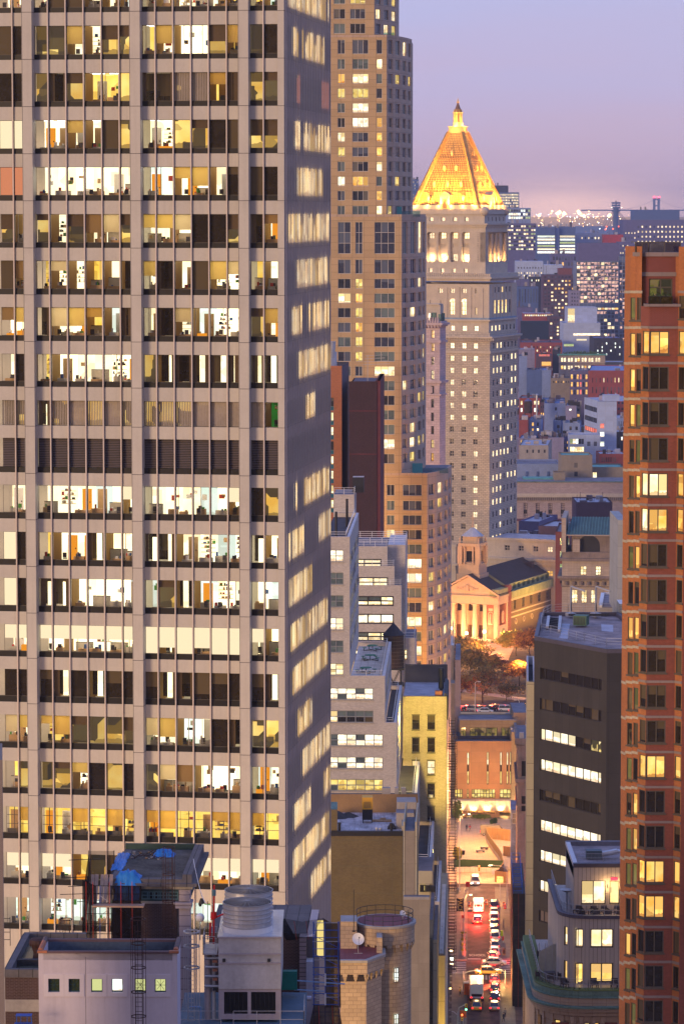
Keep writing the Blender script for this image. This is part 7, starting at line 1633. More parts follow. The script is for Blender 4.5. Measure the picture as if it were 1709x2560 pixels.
# ---------------------------------------------------------------- plaza building, street walls, park
def plaza_building():
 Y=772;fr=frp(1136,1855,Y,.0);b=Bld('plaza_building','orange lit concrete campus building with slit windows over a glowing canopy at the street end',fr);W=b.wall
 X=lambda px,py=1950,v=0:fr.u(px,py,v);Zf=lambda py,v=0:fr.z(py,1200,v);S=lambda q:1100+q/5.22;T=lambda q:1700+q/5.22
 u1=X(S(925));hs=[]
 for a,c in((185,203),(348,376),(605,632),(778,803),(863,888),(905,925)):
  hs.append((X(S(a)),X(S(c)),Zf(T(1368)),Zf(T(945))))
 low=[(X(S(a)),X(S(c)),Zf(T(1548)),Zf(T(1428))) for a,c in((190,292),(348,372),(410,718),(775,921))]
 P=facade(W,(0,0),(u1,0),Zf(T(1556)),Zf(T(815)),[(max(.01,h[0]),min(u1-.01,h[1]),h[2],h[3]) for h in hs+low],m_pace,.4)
 for h in hs:
  zm0,zm1=Zf(T(1195)),Zf(T(1120));a,c=max(.01,h[0]),min(u1-.01,h[1]);b.win(P,a,c,zm1,h[3],L_P,.4,1,1,m_bl_frame,.1,name='slit_window');b.win(P,a,c,h[2],zm0,L_G2,.4,1,1,m_bl_frame,.1,name='slit_window');pbox(W,P,a,c,zm0,zm1,-.4,-.3,m_bl_frame)
 for h,n in zip(low,(3,1,8,3)):b.win(P,h[0] if h[0]>0 else.01,h[1],h[2],h[3],L_Y,.4,n,2,m_bl_frame,.12)
 W.face([(0,0,Zf(T(815))-.4),(u1,0,Zf(T(815))-.4),(u1,30,Zf(T(815))-.4),(0,30,Zf(T(815))-.4)],m_tarblue)
 pbox(W,P,0,u1,Zf(T(815)),Zf(T(800)),-.6,.1,m_pace)
 W.box(-.5,u1,-2.2,0,Zf(T(1690)),Zf(T(1556))-.01,m_fasc);W.box(-.3,u1-.1,-2.0,-.1,Zf(T(1690))-.03,Zf(T(1690))-.004,m_fasc)
 zb=.0;zc=Zf(T(1692))-.03
 for a,c in((292,345),(718,768)):W.box(X(S(a)),X(S(c)),-1.5,.5,zb,zc,m_pace)
 P2=plane((0,5),(u1,5));W.box(0,u1,5,6,0,zc,m_pace)
 for a,c in((200,290),(410,715),(830,920)):b.win(P2,X(S(a)),X(S(c)),.6,zc-.6,L_Yb,-.05,4,2,m_bl_frame,.1,name='entrance_glazing')
 for a,c in((365,412),(795,838)):b.win(P2,X(S(a)),X(S(c)),.1,3.2,L_A,-.08,2,1,m_bl_frame,.1,name='entrance_door')
 W.box(X(S(410)),X(S(720)),-1.8,-.8,0,.9,m_pace)
 va=8;z0,z1=Zf(T(815))-.4,Zf(1801,va)
 ua,ub=X(1148,1820,va),X(1290,1820,va);P3=plane((ua,va),(ub,va));hq=[(X(S(a),1830,va)-ua,X(S(c),1830,va)-ua,Zf(T(742),va),Zf(T(622),va)) for a,c in((265,335),(385,745),(795,940))]
 facade(W,(ua,va),(ub,va),z0,z1,hq,m_pace2,.4)
 for h,n in zip(hq,(2,5,3)):b.win(P3,*h,L_dimg2,.4,n,1,m_bl_frame,.12)
 W.box(ua,ub,va+.4,va+12,z1-1.5,z1-.5,m_tarl);W.box(ua,ub,va+12,va+12.6,z0,Zf(1786,va+12),m_pace2)
 W.box(ua-.1,ub,va-.1,va+.4,z1-.1,z1+.15,m_conc)
 W.box(0,u1-.1,6.6,7.0,z0,Zf(1840,7),m_slate)
 xa,xb=X(S(925)),X(S(1025));W.box(xa+.01,xb,.3,30,0,Zf(1831),m_pace2,top=m_tarl);W.box(X(S(955),1790,10),X(S(1140),1790,10),10,26,0,Zf(1782,10),m_pace3,top=m_tarl)
 P4=plane((xa,.3),(xb,.3));b.win(P4,X(S(968))-xa,X(S(1035))-xa,Zf(T(850)),Zf(T(755)),L_A,-.05,2,2,m_bl_frame,.1);W.box(X(S(980)),X(S(1020)),.2,.29,Zf(T(1680)),Zf(T(1375)),m_sred)
 m=MB();railing(m,[(xa,.6,Zf(1831)),(xb+2,.6,Zf(1831)),(xb+2,10,Zf(1831))],1.2,m_steelf,1.5,3,.04);m.build('railing',b.root)
 b.finish()
 zf=Zf(T(1692))-.1
 for k in range(5):wx,wy=fr.wor(1.2+k*3.2,-3.1);lamp('SPOT',(wx,wy,zf-.2),(1,.72,.35),900,.3,spot=1.6,rot=(math.radians(150),0,0),name='fascia_light')
 for k in range(3):wx,wy=fr.wor(2+k*5,1.5);lamp('POINT',(wx,wy,zf-.8),(1,.55,.15),900,.4,name='entrance_light')
 wx,wy=fr.wor(7,-9);lamp('SPOT',(wx,wy,6),(1,.44,.12),2500,1,spot=1.7,rot=(math.radians(115),0,0),name='facade_light')
 wx,wy=ST_.wor(3,735);lamp('POINT',(wx,wy,14),(1,.50,.18),26000,1.5,name='plaza_light');wx,wy=ST_.wor(3,700);lamp('POINT',(wx,wy,12),(1,.46,.18),15000,1.5,name='plaza_light')
 for k,(px,py) in enumerate(((1143,2060),(1205,2054),(1236,2064),(1228,2066))):
  g=gnd(px,py,.03);lab=['tall green lit bush in the left bay of the glowing entrance','low green planted bed behind the entrance glazing','small dark potted tree right of the entrance','second small dark potted tree left of its twin'][k];t=thing('entrance_plant',lab,'plant',(g[0],g[1]-(1 if k>1 else-2),.03));m=MB();foliage(m,(0,0,(3,.8,1.3,1.3)[k]),((1.2,1,2.4),(2.4,.8,.5),(.6,.6,.7),(.5,.5,.6))[k],(700,400,160,140)[k],m_leafg if k<2 else m_leafd,.22);m.build('leaves',t)
  m=MB();m.cyl(0,0,0,(.9,.4,.7,.7)[k],.3,.4,m_pot,10);m.build('pot',t)
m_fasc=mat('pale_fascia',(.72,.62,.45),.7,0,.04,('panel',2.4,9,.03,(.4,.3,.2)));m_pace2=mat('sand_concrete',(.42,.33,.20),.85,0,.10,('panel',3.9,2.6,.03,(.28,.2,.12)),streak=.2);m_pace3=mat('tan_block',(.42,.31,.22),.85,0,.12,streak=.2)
L_G2=lit('slit_yellow',(.8,.6,.12),(1,.85,.35),1.0,.3,(.9,.8,.3),.8,.2);L_dimg2=lit('dim_strip',(.08,.06,.02),(.35,.26,.06),.8,.3,(.2,.15,.05),.8,.2,dark=.4);L_Yb=lit('entrance_yellow',(.9,.55,.1),(1,.8,.35),1.3,0,furn=.4,cell=.8)
plaza_building()
def street_walls():
 fr=Fr(*ST_.wor(8.15,585),.0385);b=Bld('netted_street_building','tall dark building face shrouded in brown netting along the right side of the street',fr);z1=fr.z(2235,1290);u1=fr.u(1312,2300)
 b.wall.box(0,u1,0,28,0,z1,m_netwall,top=m_tar)
 for k in range(9):b.wall.box(0,u1,-.03,.0,2+k*2.1,2.05+k*2.1,m_dark)
 for k in range(3):b.wall.box(.9*k+.1,.9*k+.14,-.04,.0,0,z1,m_redtie if k==1 else m_dark)
 for k in range(5):
  P=plane((0,0),(u1,0));z=fr.z(2445+k*0,1290)-k*.7
 b.finish()
 t=fthing('street_scaffold','bright blue scaffold on top of the netted building beside the street','scaffold',fr,z1);m=MB();X=lambda v:v
 for v in(.2,6,12,18,24,27.5):
  for u in(0.05,u1*.75):m.bar((u,v,0),(u,v,2.0),.07,m_blue)
  for h in(.5,1.2,2.0):m.bar((0,v,h),(u1*.8,v,h),.07,m_blue)
 for u in(0.05,u1*.75):
  for h in(1.0,2.0):m.bar((u,0,h),(u,27.5,h),.06,m_blue)
 m.build('tubes',t);m=MB();m.box(.3,u1*.7,3,24,.02,.9,m_slate);m.build('deck',t)
 fr2=Fr(*ST_.wor(9.0,645),.0385);b=Bld('ornate_stone_building','thin old grey stone building with heavy cornices at the right of the street end',fr2);u0,u1=fr2.u(1293,1950),fr2.u(1317,1950);W=b.wall;zz=[fr2.z(q,1300) for q in(1846,1863,1947,1957,2010)]
 W.box(u0,u1,0,20,0,zz[0]-.5,m_oldg,top=m_tarl)
 for z,hgt,o in((zz[0],1.2,.5),(zz[1],.5,.3),(zz[2],.8,.45),(zz[4],.4,.2)):W.box(u0-o,u1,-o,.2,z-hgt,z,m_oldg);W.box(u0-o,u0,.2,20,z-hgt,z,m_oldg)
 for z in(zz[2]+2,zz[2]-5):W.box(u0+.5,u0+.75,-.25,0,z-2,z+2.5,m_oldg);W.box(u0+.8,u1-.3,-.02,.01,z-1.5,z+1.5,m_black)
 W.box(u0+.3,u0+1.2,-.3,.3,zz[0],zz[0]+1.2,m_steelf);b.finish()
 fr3=Fr(*ST_.wor(8.7,700),.0385);b=Bld('covered_corner_building','low corner building under blue grey plastic sheeting right of the plaza entrance',fr3);u0,u1=fr3.u(1277,2050),fr3.u(1291,2050);b.wall.box(u0,u1,0,12,0,fr3.z(2026,1285),m_bsheet);P=plane((u0,0),(u1,0));b.win(P,.3,P[3]-.2,fr3.z(2060,1285),fr3.z(2033,1285),g_dark,-.06,2,2,m_gr_frame,.12);b.finish()
 fr4=Fr(*ST_.wor(-2.9,470),.0385);b=Bld('left_street_front','dark row of shopfronts with iron balconies lining the left pavement',fr4);b.wall.box(-3,-.2,0,120,0,9,m_dbrick)
 for k in range(24):b.wall.box(-.2,.25,2+k*5,5+k*5,6.5,6.6,m_iron)
 b.finish()
 for k,(px,py,c) in enumerate(((1127,2378,(1,.7,.3)),(1128,2412,(1,.6,.3)),(1129,2398,(.85,1,.7)),(1124,2470,(1,.55,.15)))):
  p=at(px,py,600-k*8);t=thing('wall_lantern',['highest glowing lantern among the fire escapes','bright white lantern among the fire escapes','greenish shop sign glowing among the fire escapes','lowest orange lantern among the fire escapes'][k],'lantern',p,0,'lanterns along the left street wall');m=MB();m.cyl(0,0,-.25,.25,.2,.28,glow('lantern_%d'%k,c,9),8);m.build('glass',t);m=MB();m.cyl(0,0,.25,.4,.32,.05,m_dark,8);m.bar((-.6,0,.3),(0,0,.4),.04,m_dark);m.build('cap',t)
m_netwall=mat('brown_net_wall',(.045,.032,.024),.9,0,.6,('panel',2.2,2.1,.03,(.07,.045,.025)),streak=.4);m_oldg=mat('sooty_stone',(.26,.22,.20),.85,0,.3,streak=.5);m_bsheet=mat('blue_plastic_sheet',(.10,.13,.25),.5,0,.8)
street_walls()
def wall_lights():
 x,y,z=at(1003,1800,571);lamp('POINT',(x,y,z),(1,.72,.12),11000,.6,name='wall_flood_light')
 x,y,z=at(1090,1830,560);o=lamp('SPOT',(x,y,z-25),(1,.70,.16),42000,1,spot=1.1,name='unseen_street_light');aim(o,at(1075,1800,586))
 x,y,z=at(1106,2480,440);lamp('POINT',(x+3,y+22,14),(1,.62,.12),14000,1.2,name='unseen_street_light')
wall_lights()
for(px,py,Y,z,pw,tx,ty,tY) in((1075,2000,655,14,230000,1040,1450,722),(985,2200,400,110,0,0,0,0)):
 if pw:p=at(px,py,Y);o=lamp('SPOT',(p[0],p[1],z),(1,.50,.12),pw,1.5,spot=1.0,name='unseen_street_light',blend=1);aim(o,at(tx,ty,tY))  # unseen spot added to warm the condominium tower's lower wing
# ---------------------------------------------------------------- highway and park
m_lawn=mat('park_ground',(.11,.085,.04),.95,0,.5)
HW=944;m_ramp=mat('ramp_asphalt',(.22,.16,.13),.6,0,.2)
def gy(py):return F*H/(py-525)
sheet('park_lawn',[at(1100,1700,955)[:2],at(1420,1700,955)[:2],at(1420,1700,1180)[:2],at(1080,1700,1180)[:2]],-.2,m_lawn)
mb=MB();mb.box(at(1090,1790,925)[0],at(1360,1790,925)[0],922,950,0,1.2,m_conc,top=m_asph);mb.box(at(1090,1790,925)[0],at(1360,1790,925)[0],921.6,922,0,2.1,m_conc);mb.box(at(1090,1790,925)[0],at(1360,1790,925)[0],935.8,936.1,1.2,1.9,m_conc);o=mb.build('highway');o['kind']='structure'
p0,p1=gnd(1130,1740),gnd(1330,1762);mb=MB();pts=[gnd(1110,1716),gnd(1200,1728),gnd(1270,1738),gnd(1340,1748)];pw=[gnd(1110,1722),gnd(1200,1735),gnd(1270,1746),gnd(1340,1757)]
for i in range(3):mb.face([(pw[i][0],pw[i][1],-.15),(pw[i+1][0],pw[i+1][1],-.15),(pts[i+1][0],pts[i+1][1],-.15),(pts[i][0],pts[i][1],-.15)],m_ramp)
o=mb.build('ramp_road');o['kind']='structure'
rc=random.Random(21)
for k in range(11):
 px=1152+k*13.2;v=(926+(k%3)*3.2) if k%2 else 930;p=at(px,1780,v)
 t=car(['sedan','suv','taxi'][k%3] if k!=4 else 'taxi',[blk,slv,gry,whi][k%4] if k%3!=2 else yel,'car on the highway in the queue behind the plaza building, number %d from the left'%(k+1) if 0 else['leftmost car on the raised highway','second car from the left on the raised highway','third car from the left on the raised highway','fourth car from the left on the raised highway','fifth car from the left on the raised highway','middle car on the raised highway','fifth car from the right on the raised highway','fourth car from the right on the raised highway','third car from the right on the raised highway','second car from the right on the raised highway','rightmost car on the raised highway'][k],0,0,rz=-math.pi/2,name='highway_car',pos=(p[0],p[1]),grp='cars on the highway');t.location.z=1.2
for k in range(5):p=at(1165+k*32,1775,932);lamp('POINT',(p[0],p[1],2.6),(1,.07,.05),1100,.6,name='tail_glow')
def parklamp(px,pyb,pyt,Y,lab,pw=500,dx=1):
 zb=at(px,pyb,Y)[2];x=at(px,pyb,Y)[0];zt=at(px,pyt,Y)[2];t=thing('street_lamp',lab,'street lamp',(x,Y,max(0,zb)),0,'lamps by the park');h=zt-max(0,zb);m=MB();m.cyl(0,0,0,h,.16,.1,m_lampw,8);m.build('pole',t);m=MB();m.path([(0,0,h-.1),(dx*.5,0,h+.3),(dx*1.1,0,h+.2)],.1,m_lampw);m.build('arm',t);m=MB();m.box(dx*1.1-.4,dx*1.1+.4,-.2,.2,h+.05,h+.3,m_lampw);m.build('lamp_head',t)
m_lampw=mat('pale_lamp_post',(.6,.52,.45),.6)
parklamp(1187,1781,1706,921,'tall pale lamp post standing before the bare park tree');parklamp(1297,1770,1752,921,'shorter pale lamp post at the right of the highway',dx=-1);
for(px,py,Y,pw) in((1250,1600,1060,26000),(1180,1600,1050,14000),(1225,1640,1030,22000),(1300,1700,985,9000),(1170,1740,965,9000)):p=at(px,py,Y);lamp('POINT',(p[0],p[1],8),(1,.42,.14),pw*.75,.8,name='park_light')
m_bark=mat('bark',(.045,.03,.02),.95,0,.3)
LV={'olive':[mat('leaf_olive',(0.195,0.150,0.038),.8,0,.5),mat('leaf_olive_dark',(0.090,0.075,0.022),.8),mat('leaf_tan',(0.300,0.180,0.045),.8)],'rust':[mat('leaf_rust',(0.300,0.128,0.030),.8),mat('leaf_rust_dark',(0.135,0.053,0.022),.8),mat('leaf_gold',(0.450,0.240,0.045),.8)],'yellow':[mat('leaf_yellow',(0.510,0.360,0.045),.8),mat('leaf_yellow_green',(0.300,0.270,0.045),.8),mat('leaf_ochre',(0.420,0.225,0.030),.8)]}
def tree(px,pyb,wpx,pyt,lab,kind,dens=1.0,seed=0):
 wpx*=1.2;dens*=1.45
 r=random.Random(seed);g=gnd(px,pyb,-.2);S=F/g[1];h=at(px,pyt,g[1])[2]+.2;w=wpx/S/2;t=thing('park_tree',lab,'tree',(g[0],g[1],-.2),0,'autumn trees in the park');m=MB()
 def limb(a,d,L,rad,lev):
  b_=a+d*L;n=3;prev=a
  for i in range(1,n+1):
   q=a+d*L*i/n+Vector((r.uniform(-1,1),r.uniform(-1,1),r.uniform(-.3,.5)))*L*.06;m.bar(tuple(prev),tuple(q),rad*(1-.45*i/n),m_bark,5);prev=q
  tips.append((prev,lev))
  if lev<3:
   for k in range(3 if lev else 4):
    an=r.uniform(0,6.283);sp=.75 if lev else.9;nd=(d+Vector((math.cos(an)*sp,math.sin(an)*sp,r.uniform(.0,.35)))).normalized();limb(prev if k else a+(prev-a)*.7,nd,L*r.uniform(.55,.8),rad*.5,lev+1)
 tips=[];limb(Vector((0,0,0)),Vector((r.uniform(-.1,.1),0,1)).normalized(),h*.36,.035*h*.6,0);m.build('trunk',t)
 c=MB();ms=LV[kind];
 for p,lev in tips:
  if lev<1:continue
  k=max(.2,min(1,1));p=Vector((max(-w,min(w,p.x)),max(-w,min(w,p.y)),min(p.z,h*.97)));foliage(c,p,(w*.34,w*.34,h*.11),int(26*dens),r.choice(ms),.30,r)
 for _ in range(int(26*dens)):
  a=r.uniform(0,6.28);q=r.random()**.5;p=Vector((w*q*math.cos(a)*.9,w*q*math.sin(a)*.9,h*r.uniform(.38,.95-.25*q)));foliage(c,p,(w*.3,w*.3,h*.08),int(34*dens),r.choice(ms),.30,r)
 c.build('crown',t)
tree(1206,1770,150,1640,'large bare branched tree in the centre of the park','olive',.7,3);tree(1160,1660,130,1590,'wide olive tree at the upper left of the park near the church steps','olive',1.2,4);tree(1175,1700,120,1615,'olive brown tree in the middle left of the park','olive',1.1,5);tree(1297,1715,72,1645,'rust leaved tree at the right of the park by the dark office','rust',1.2,6);tree(1290,1640,90,1570,'yellow green tree beside the right corner of the church','yellow',1.1,7);tree(1325,1655,80,1565,'dark purple brown tree at the far right of the park','rust',.8,8);tree(1350,1560,60,1510,'bright yellow tree against the church side wall','yellow',1.2,9);tree(1150,1765,70,1680,'small thin tree at the left of the park by the highway','rust',.5,10);tree(1265,1760,110,1705,'low sparse tree leaning by the ramp road','olive',.5,11);tree(1232,1690,80,1640,'small rust tree behind the bare central tree','rust',.7,12);tree(1140,1630,60,1585,'small olive tree in front of the church columns','olive',1,13)
# ---------------------------------------------------------------- courthouse tower with gilded pyramid
CSL=.40
def courthouse():
 Y=1150;fr=frp(1224,840,Y,CSL);b=Bld('courthouse_tower','tall pale granite courthouse tower crowned by a floodlit golden pyramid roof',fr);W=b.wall
 X=lambda px,py=900,v=0:fr.uz(px,py,v)[0];Zf=lambda py,v=0:fr.uz(1224,py,v)[1]
 wide=34.0;L=fr.vz(1293,900,0)[0]
 Q=lambda q:700+q/3.92;S=lambda q:1000+q/3.92
 def stage(u0,u1,v0,v1,z0,z1,fh,sh,m=m_gran,dep=.5):
  P=facade(W,(u0,v0),(u1,v0),z0,z1,[(a-u0,c-u0,d,e) for a,c,d,e in fh],m,dep,m_granp)
  P2=facade(W,(u1,v0),(u1,v1),z0,z1,[(a-v0,c-v0,d,e) for a,c,d,e in sh],m,.1,m_granp)
  for i in((u1,v1,u0,v1),(u0,v1,u0,v0)):Pi=plane((i[0],i[1]),(i[2],i[3]));pquad(W,Pi,0,Pi[3],z0,z1,0,m)
  return P,P2
 def band(u0,u1,v0,v1,z0,z1,o,m=m_granp,top=None):W.box(u0-o,u1+o,v0-o,v1+o,z0,z1,m,top=top or m_granp)
 zA,zB=Zf(832),0.0
 cf=[(1124,1134),(1153,1164),(1182,1193)];cf=[(X(a,1000),X(c,1000)) for a,c in cf]
 rows=[(620,675),(745,800),(865,920),(980,1035),(1095,1150),(1210,1265),(1328,1380),(1443,1498),(1530,1600),(1680,1730),(1762,1815),(1910,1960)]
 rz=[(Zf(Q(c)),Zf(Q(a))) for a,c in rows[:8]];ph=rz[1][0]-rz[2][0]
 while len(rz)<21:rz.append((rz[-1][0]-ph,rz[-1][1]-ph))
 LF=['PPP','WPP','PPW','PDD','PPD','PPD','WWW','DDP','DBD','DDP','DBD','DDP','DDP','DDP','DDP','DBG','DDG','DDP','DDD','DPD','DDD']
 cs=[fr.vz(1000+q/3.92,900,0)[0] for q in(915,951,987,1022,1057,1093,1128)]
 LS=['DPPDDDD','PPPDDPP','PPPDDPP','DDPDDPP','DDPDDPD','DPPDPPP','PDPDDDD','DDPDPDD','DDPPDPD','PPPPPDD','DDPDDDD','PPPDPPP','PPPDDDD','PPPDDDD','DDPDDPD','DDPDDDD','PPPDDDD','DPDDDPD','PDPDPDD','PDDDDDD','PPDDDDD']
 fh=[(a,c,d,e) for d,e in rz for a,c in cf];sh=[(v-.75,v+.75,d,e) for d,e in rz for v in cs]
 P,P2=stage(-wide,0,0,L,zB,zA,fh,sh)
 k=0
 for r_,(d,e) in enumerate(rz):
  for i,(a,c) in enumerate(cf):ch=LF[r_][i];b.win(P,a+wide,c+wide,d,e,L_F if ch in 'PWG' else g_dark,.5,2,2,m_granp,.12)
  for i,v in enumerate(cs):ch=LS[r_][i];b.win(P2,v-.75,v+.75,d,e,L_F if ch=='P' else g_dark,.1,1,2,m_granp,.04)
 band(-wide,0,0,L,Zf(Q(720)),Zf(Q(695)),.45);band(-wide,0,0,L,Zf(Q(600)),Zf(Q(570)),.6);band(-wide,0,0,L,Zf(Q(570)),Zf(Q(552)),1.3,m_granp,m_leadb)
 for i in range(60):W.box(-wide+i*.6,-wide+i*.6+.3,-1.0,-.6,Zf(Q(595)),Zf(Q(572)),m_granp)
 c1=cf;z0,z1=Zf(Q(552)),Zf(Q(405));fh=[(a,c,Zf(Q(502)),Zf(Q(450))) for a,c in c1];sh=[(v-.75,v+.75,Zf(Q(502)),Zf(Q(450))) for v in cs]
 P,P2=stage(-wide+.6,-.6,.6,L-.6,z0,z1,fh,sh,m_granp)
 for i,h in enumerate(fh):b.win(P,h[0]+wide-.6,h[1]+wide-.6,h[2],h[3],L_F,.5,2,2,m_granp,.12)
 for i,h in enumerate(sh):b.win(P2,h[0]-.6,h[1]-.6,h[2],h[3],L_F if i<3 else g_dark,.1,1,2,m_granp,.04)
 band(-wide+.6,-.6,.6,L-.6,z1,Zf(Q(388)),.6);W.prism([(-wide+.5,.5),(-.5,.5),(-.5,L-.5),(-wide+.5,L-.5)],Zf(Q(388)),Zf(Q(372)),m_leadb)
 uR=X(1222,770,1.6);v0=1.6;vR=fr.vz(1291,770,uR)[0];uL=-wide-0;z0,z1=Zf(Q(372)),Zf(Q(40),v0);
 Zs=lambda q:fr.uz(1200,Q(q),v0)[1]
 arch=[(484,545),(600,660)];ar=[(X(S(a),780,v0),X(S(c),780,v0)) for a,c in arch];sm=[(375,418),(490,533),(606,650),(733,752)];sr=[(X(S(a),730,v0),X(S(c),730,v0)) for a,c in sm]
 fh=[(a,c,Zs(342),Zs(215)) for a,c in ar]+[(a,c,Zs(132),Zs(82)) for a,c in sr]+[(sr[3][0],sr[3][1],Zs(340),Zs(268))]
 sv=[fr.vz(S(q),780,uR)[0] for q in(928,964,1000,1036,1072)]
 sh=[(v-.75,v+.75,Zs(330),Zs(200)) for v in sv]+[(v-.7,v+.7,Zs(125),Zs(70)) for v in sv]
 P,P2=stage(uL,uR,v0,vR,z0,z1,fh,sh,m_granp)
 for i,h in enumerate(fh):
  n='arched_window' if i<2 else 'window';b.win(P,h[0]-uL,h[1]-uL,h[2],h[3],L_Aw if i<2 or i==6 else g_dark,.5,2,3 if i<2 else 1,m_granp,.15,name=n)
  if i<2:
   m=MB();c=(h[0]+h[1])/2;rr=(h[1]-h[0])/2;m.face([(c+rr*math.cos(math.pi*q/12),v0-.03,h[3]+rr*math.sin(math.pi*q/12)) for q in range(13)],L_Aw,win=[(.5,.5)]*13);m.bar((c,v0-.06,h[3]),(c,v0-.06,h[3]+rr),.12,m_granp);m.build('arch_light',b.root)
 for i,h in enumerate(sh):b.win(P2,h[0]-v0,h[1]-v0,h[2],h[3],L_Aw if i in(0,1,2,3,7) else g_dark,.1,1,2,m_granp,.04)
 for q in(440,560,675,790):u=X(S(q),750,v0);W.box(u-.9,u+.9,v0-.3,v0,z0,Zs(70),m_granp)
 for i in range(6):v=sv[0]+(i-.5)*(sv[1]-sv[0]);W.box(uR,uR+.14,v-.45,v+.45,z0,Zs(50),m_granp)
 Zt=lambda py:fr.uz(1219,py,v0)[1]
 band(uL,uR,v0,vR,Zt(703),Zt(697),.5);band(uL,uR,v0,vR,Zt(697),Zt(692),1.2,m_granp,m_leadb);band(uL,uR,v0,vR,Zt(692),Zt(684),.5)
 for i in range(40):u=uR-.3-i*.8;W.box(u-.15,u+.15,v0-.7,v0-.5,Zt(692),Zt(684),m_gran)
 uC=X(1213,620,3.4);v3=3.4;vC=fr.vz(1268,620,uC)[0];Zc=lambda q:fr.uz(1200,230+q/3.92,v3)[1]
 stage(uL,uC,v3,vC,Zt(684),Zc(1665),[(X(S(q),675,v3)-.6,X(S(q),675,v3)+.6,Zc(1770),Zc(1728)) for q in(297,412,527,642)],[],m_granp)
 for q in(297,412,527,642):u=X(S(q),675,v3);b.win(plane((uL,v3),(uC,v3)),u-.6-uL,u+.6-uL,Zc(1770),Zc(1728),g_dark,.5,1,1,m_granp,.1)
 zc0,zc1=Zc(1665),Zc(1372);inner=1.5
 cq=[(308,24),(424,24),(539,24),(654,26)]
 fh=[]
 for c,w in cq:
  a,e=X(S(c-w),620,v3+inner),X(S(c+w),620,v3+inner);fh+=[(a,e,Zc(1660),Zc(1585)),(a,e,Zc(1524),Zc(1485)),(a,e,Zc(1437),Zc(1376))]
 uw=X(S(690),620,v3+inner)
 P=facade(W,(uL,v3+inner),(uw,v3+inner),zc0,zc1,[(h[0]-uL,h[1]-uL,h[2],h[3]) for h in fh],m_granp,.4)
 pat='WDD WDP DDA WDP'.replace(' ','')
 for i,h in enumerate(fh):ch=pat[i];b.win(P,h[0]-uL,h[1]-uL,h[2],h[3],{'W':L_F,'P':L_Aw,'A':L_A}.get(ch,m_granp if i%3==1 else g_dark),.4,2,2,m_granp,.12)
 W.box(uw,uC,v3,vC*.16,zc0,zc1,m_granp);W.box(uw+3,uw+3.5,v3-.15,v3,zc0,zc1,m_gran)
 W.box(uC-inner-.5,uC-inner,v3+3,vC,zc0,zc1,m_granp)
 for q in(255,365,480,595):u=X(S(q),620,v3+.7);W.cyl(u,v3+.75,zc0+.6,zc1-.5,.62,.52,m_granp,12);W.box(u-.85,u+.85,v3,v3+1.5,zc0,zc0+.6,m_granp);W.box(u-.75,u+.75,v3+.05,v3+1.45,zc1-.5,zc1,m_granp)
 vs=[fr.vz(S(q),620,uC)[0] for q in(862,912,952,987,1045)]
 for v in vs:W.cyl(uC-.75,v,zc0+.6,zc1-.5,.7,.58,m_granp,12);W.box(uC-1.6,uC,v-.9,v+.9,zc0,zc0+.6,m_granp)
 W.box(uC-2,uC,v3,vs[0]-1.4,zc0,zc1,m_granp);W.box(uC-2,uC,vs[-1]+1.2,vC,zc0,zc1,m_granp)
 W.box(uL,uC,v3,vC,zc1,Zc(1295),m_granp);W.box(uL-1,uC+1,v3-1,vC+1,Zc(1300),Zc(1286),m_granp,top=m_leadb);W.box(uL-.4,uC+.4,v3-.4,vC+.4,Zc(1320),Zc(1300),m_granp)
 hs=[(X(S(q),545,v3+.6)-.7,X(S(q),545,v3+.6)+.7,Zc(1265),Zc(1225)) for q in(305,420,536,650)]
 ss=[(fr.vz(S(q),545,uC-.6)[0]-.6,fr.vz(S(q),545,uC-.6)[0]+.6,Zc(1265),Zc(1222)) for q in(865,902,938,973,1012)]
 P,P2=stage(uL,uC-.6,v3+.6,vC-.6,Zc(1286),Zc(1195),hs,ss,m_granp)
 for h in hs:b.win(P,h[0]-uL,h[1]-uL,h[2],h[3],g_dark,.5,1,1,m_granp,.1)
 for h in ss:b.win(P2,h[0]-v3-.6,h[1]-v3-.6,h[2],h[3],g_dark,.1,1,1,m_granp,.04)
 band(uL,uC-.6,v3+.6,vC-.6,Zc(1195),Zc(1185),.5,m_granp,m_leadb);W.box(uL,uC-.3,v3+.2,vC-.3,Zc(1185),Zc(1146),m_granp,top=m_granp)
 for(u,v) in((uC-.6,v3+.6),(uC-.6,vC-.8)):
  for i in range(8):a0=math.pi*i/8-math.pi/2;W.cyl(u,v,Zc(1165)+1.6*math.sin(a0),Zc(1165)+1.6*math.sin(a0+math.pi/8),max(.02,1.6*math.cos(a0)),max(.021,1.6*math.cos(a0+math.pi/8)),m_granp,10,cap=False)
 zb=Zc(1143);vb0=v3+1.2;uB1=fr.uz(S(775),521,vb0)[0];uB0=fr.uz(S(110),521,vb0)[0];wd=uB1-uB0;vb1=vb0+wd;cx,cy=(uB0+uB1)/2,(vb0+vb1)/2
 za=fr.uz(1140,230+400/3.92,cy)[1];ra=2.55;zp=lambda q:fr.uz(1140,230+q/3.92,cy)[1]
 W.box(uB0-.4,uB1+.4,vb0-.4,vb1+.4,Zc(1146),zb+1.4,m_granp)
 G=MB();B=[(uB0,vb0),(uB1,vb0),(uB1,vb1),(uB0,vb1)];A=[(cx-ra,cy-ra),(cx+ra,cy-ra),(cx+ra,cy+ra),(cx-ra,cy+ra)]
 for i in range(4):
  p,q=B[i],B[(i+1)%4];c,d=A[i],A[(i+1)%4];h=math.dist((*p,zb),(*c,za));G.face([(*p,zb),(*q,zb),(*d,za),(*c,za)],m_gold_t,uv=[(0,0),(wd,0),(wd/2+ra,h),(wd/2-ra,h)])
 G.build('pyramid_roof',b.root);Hp=MB()
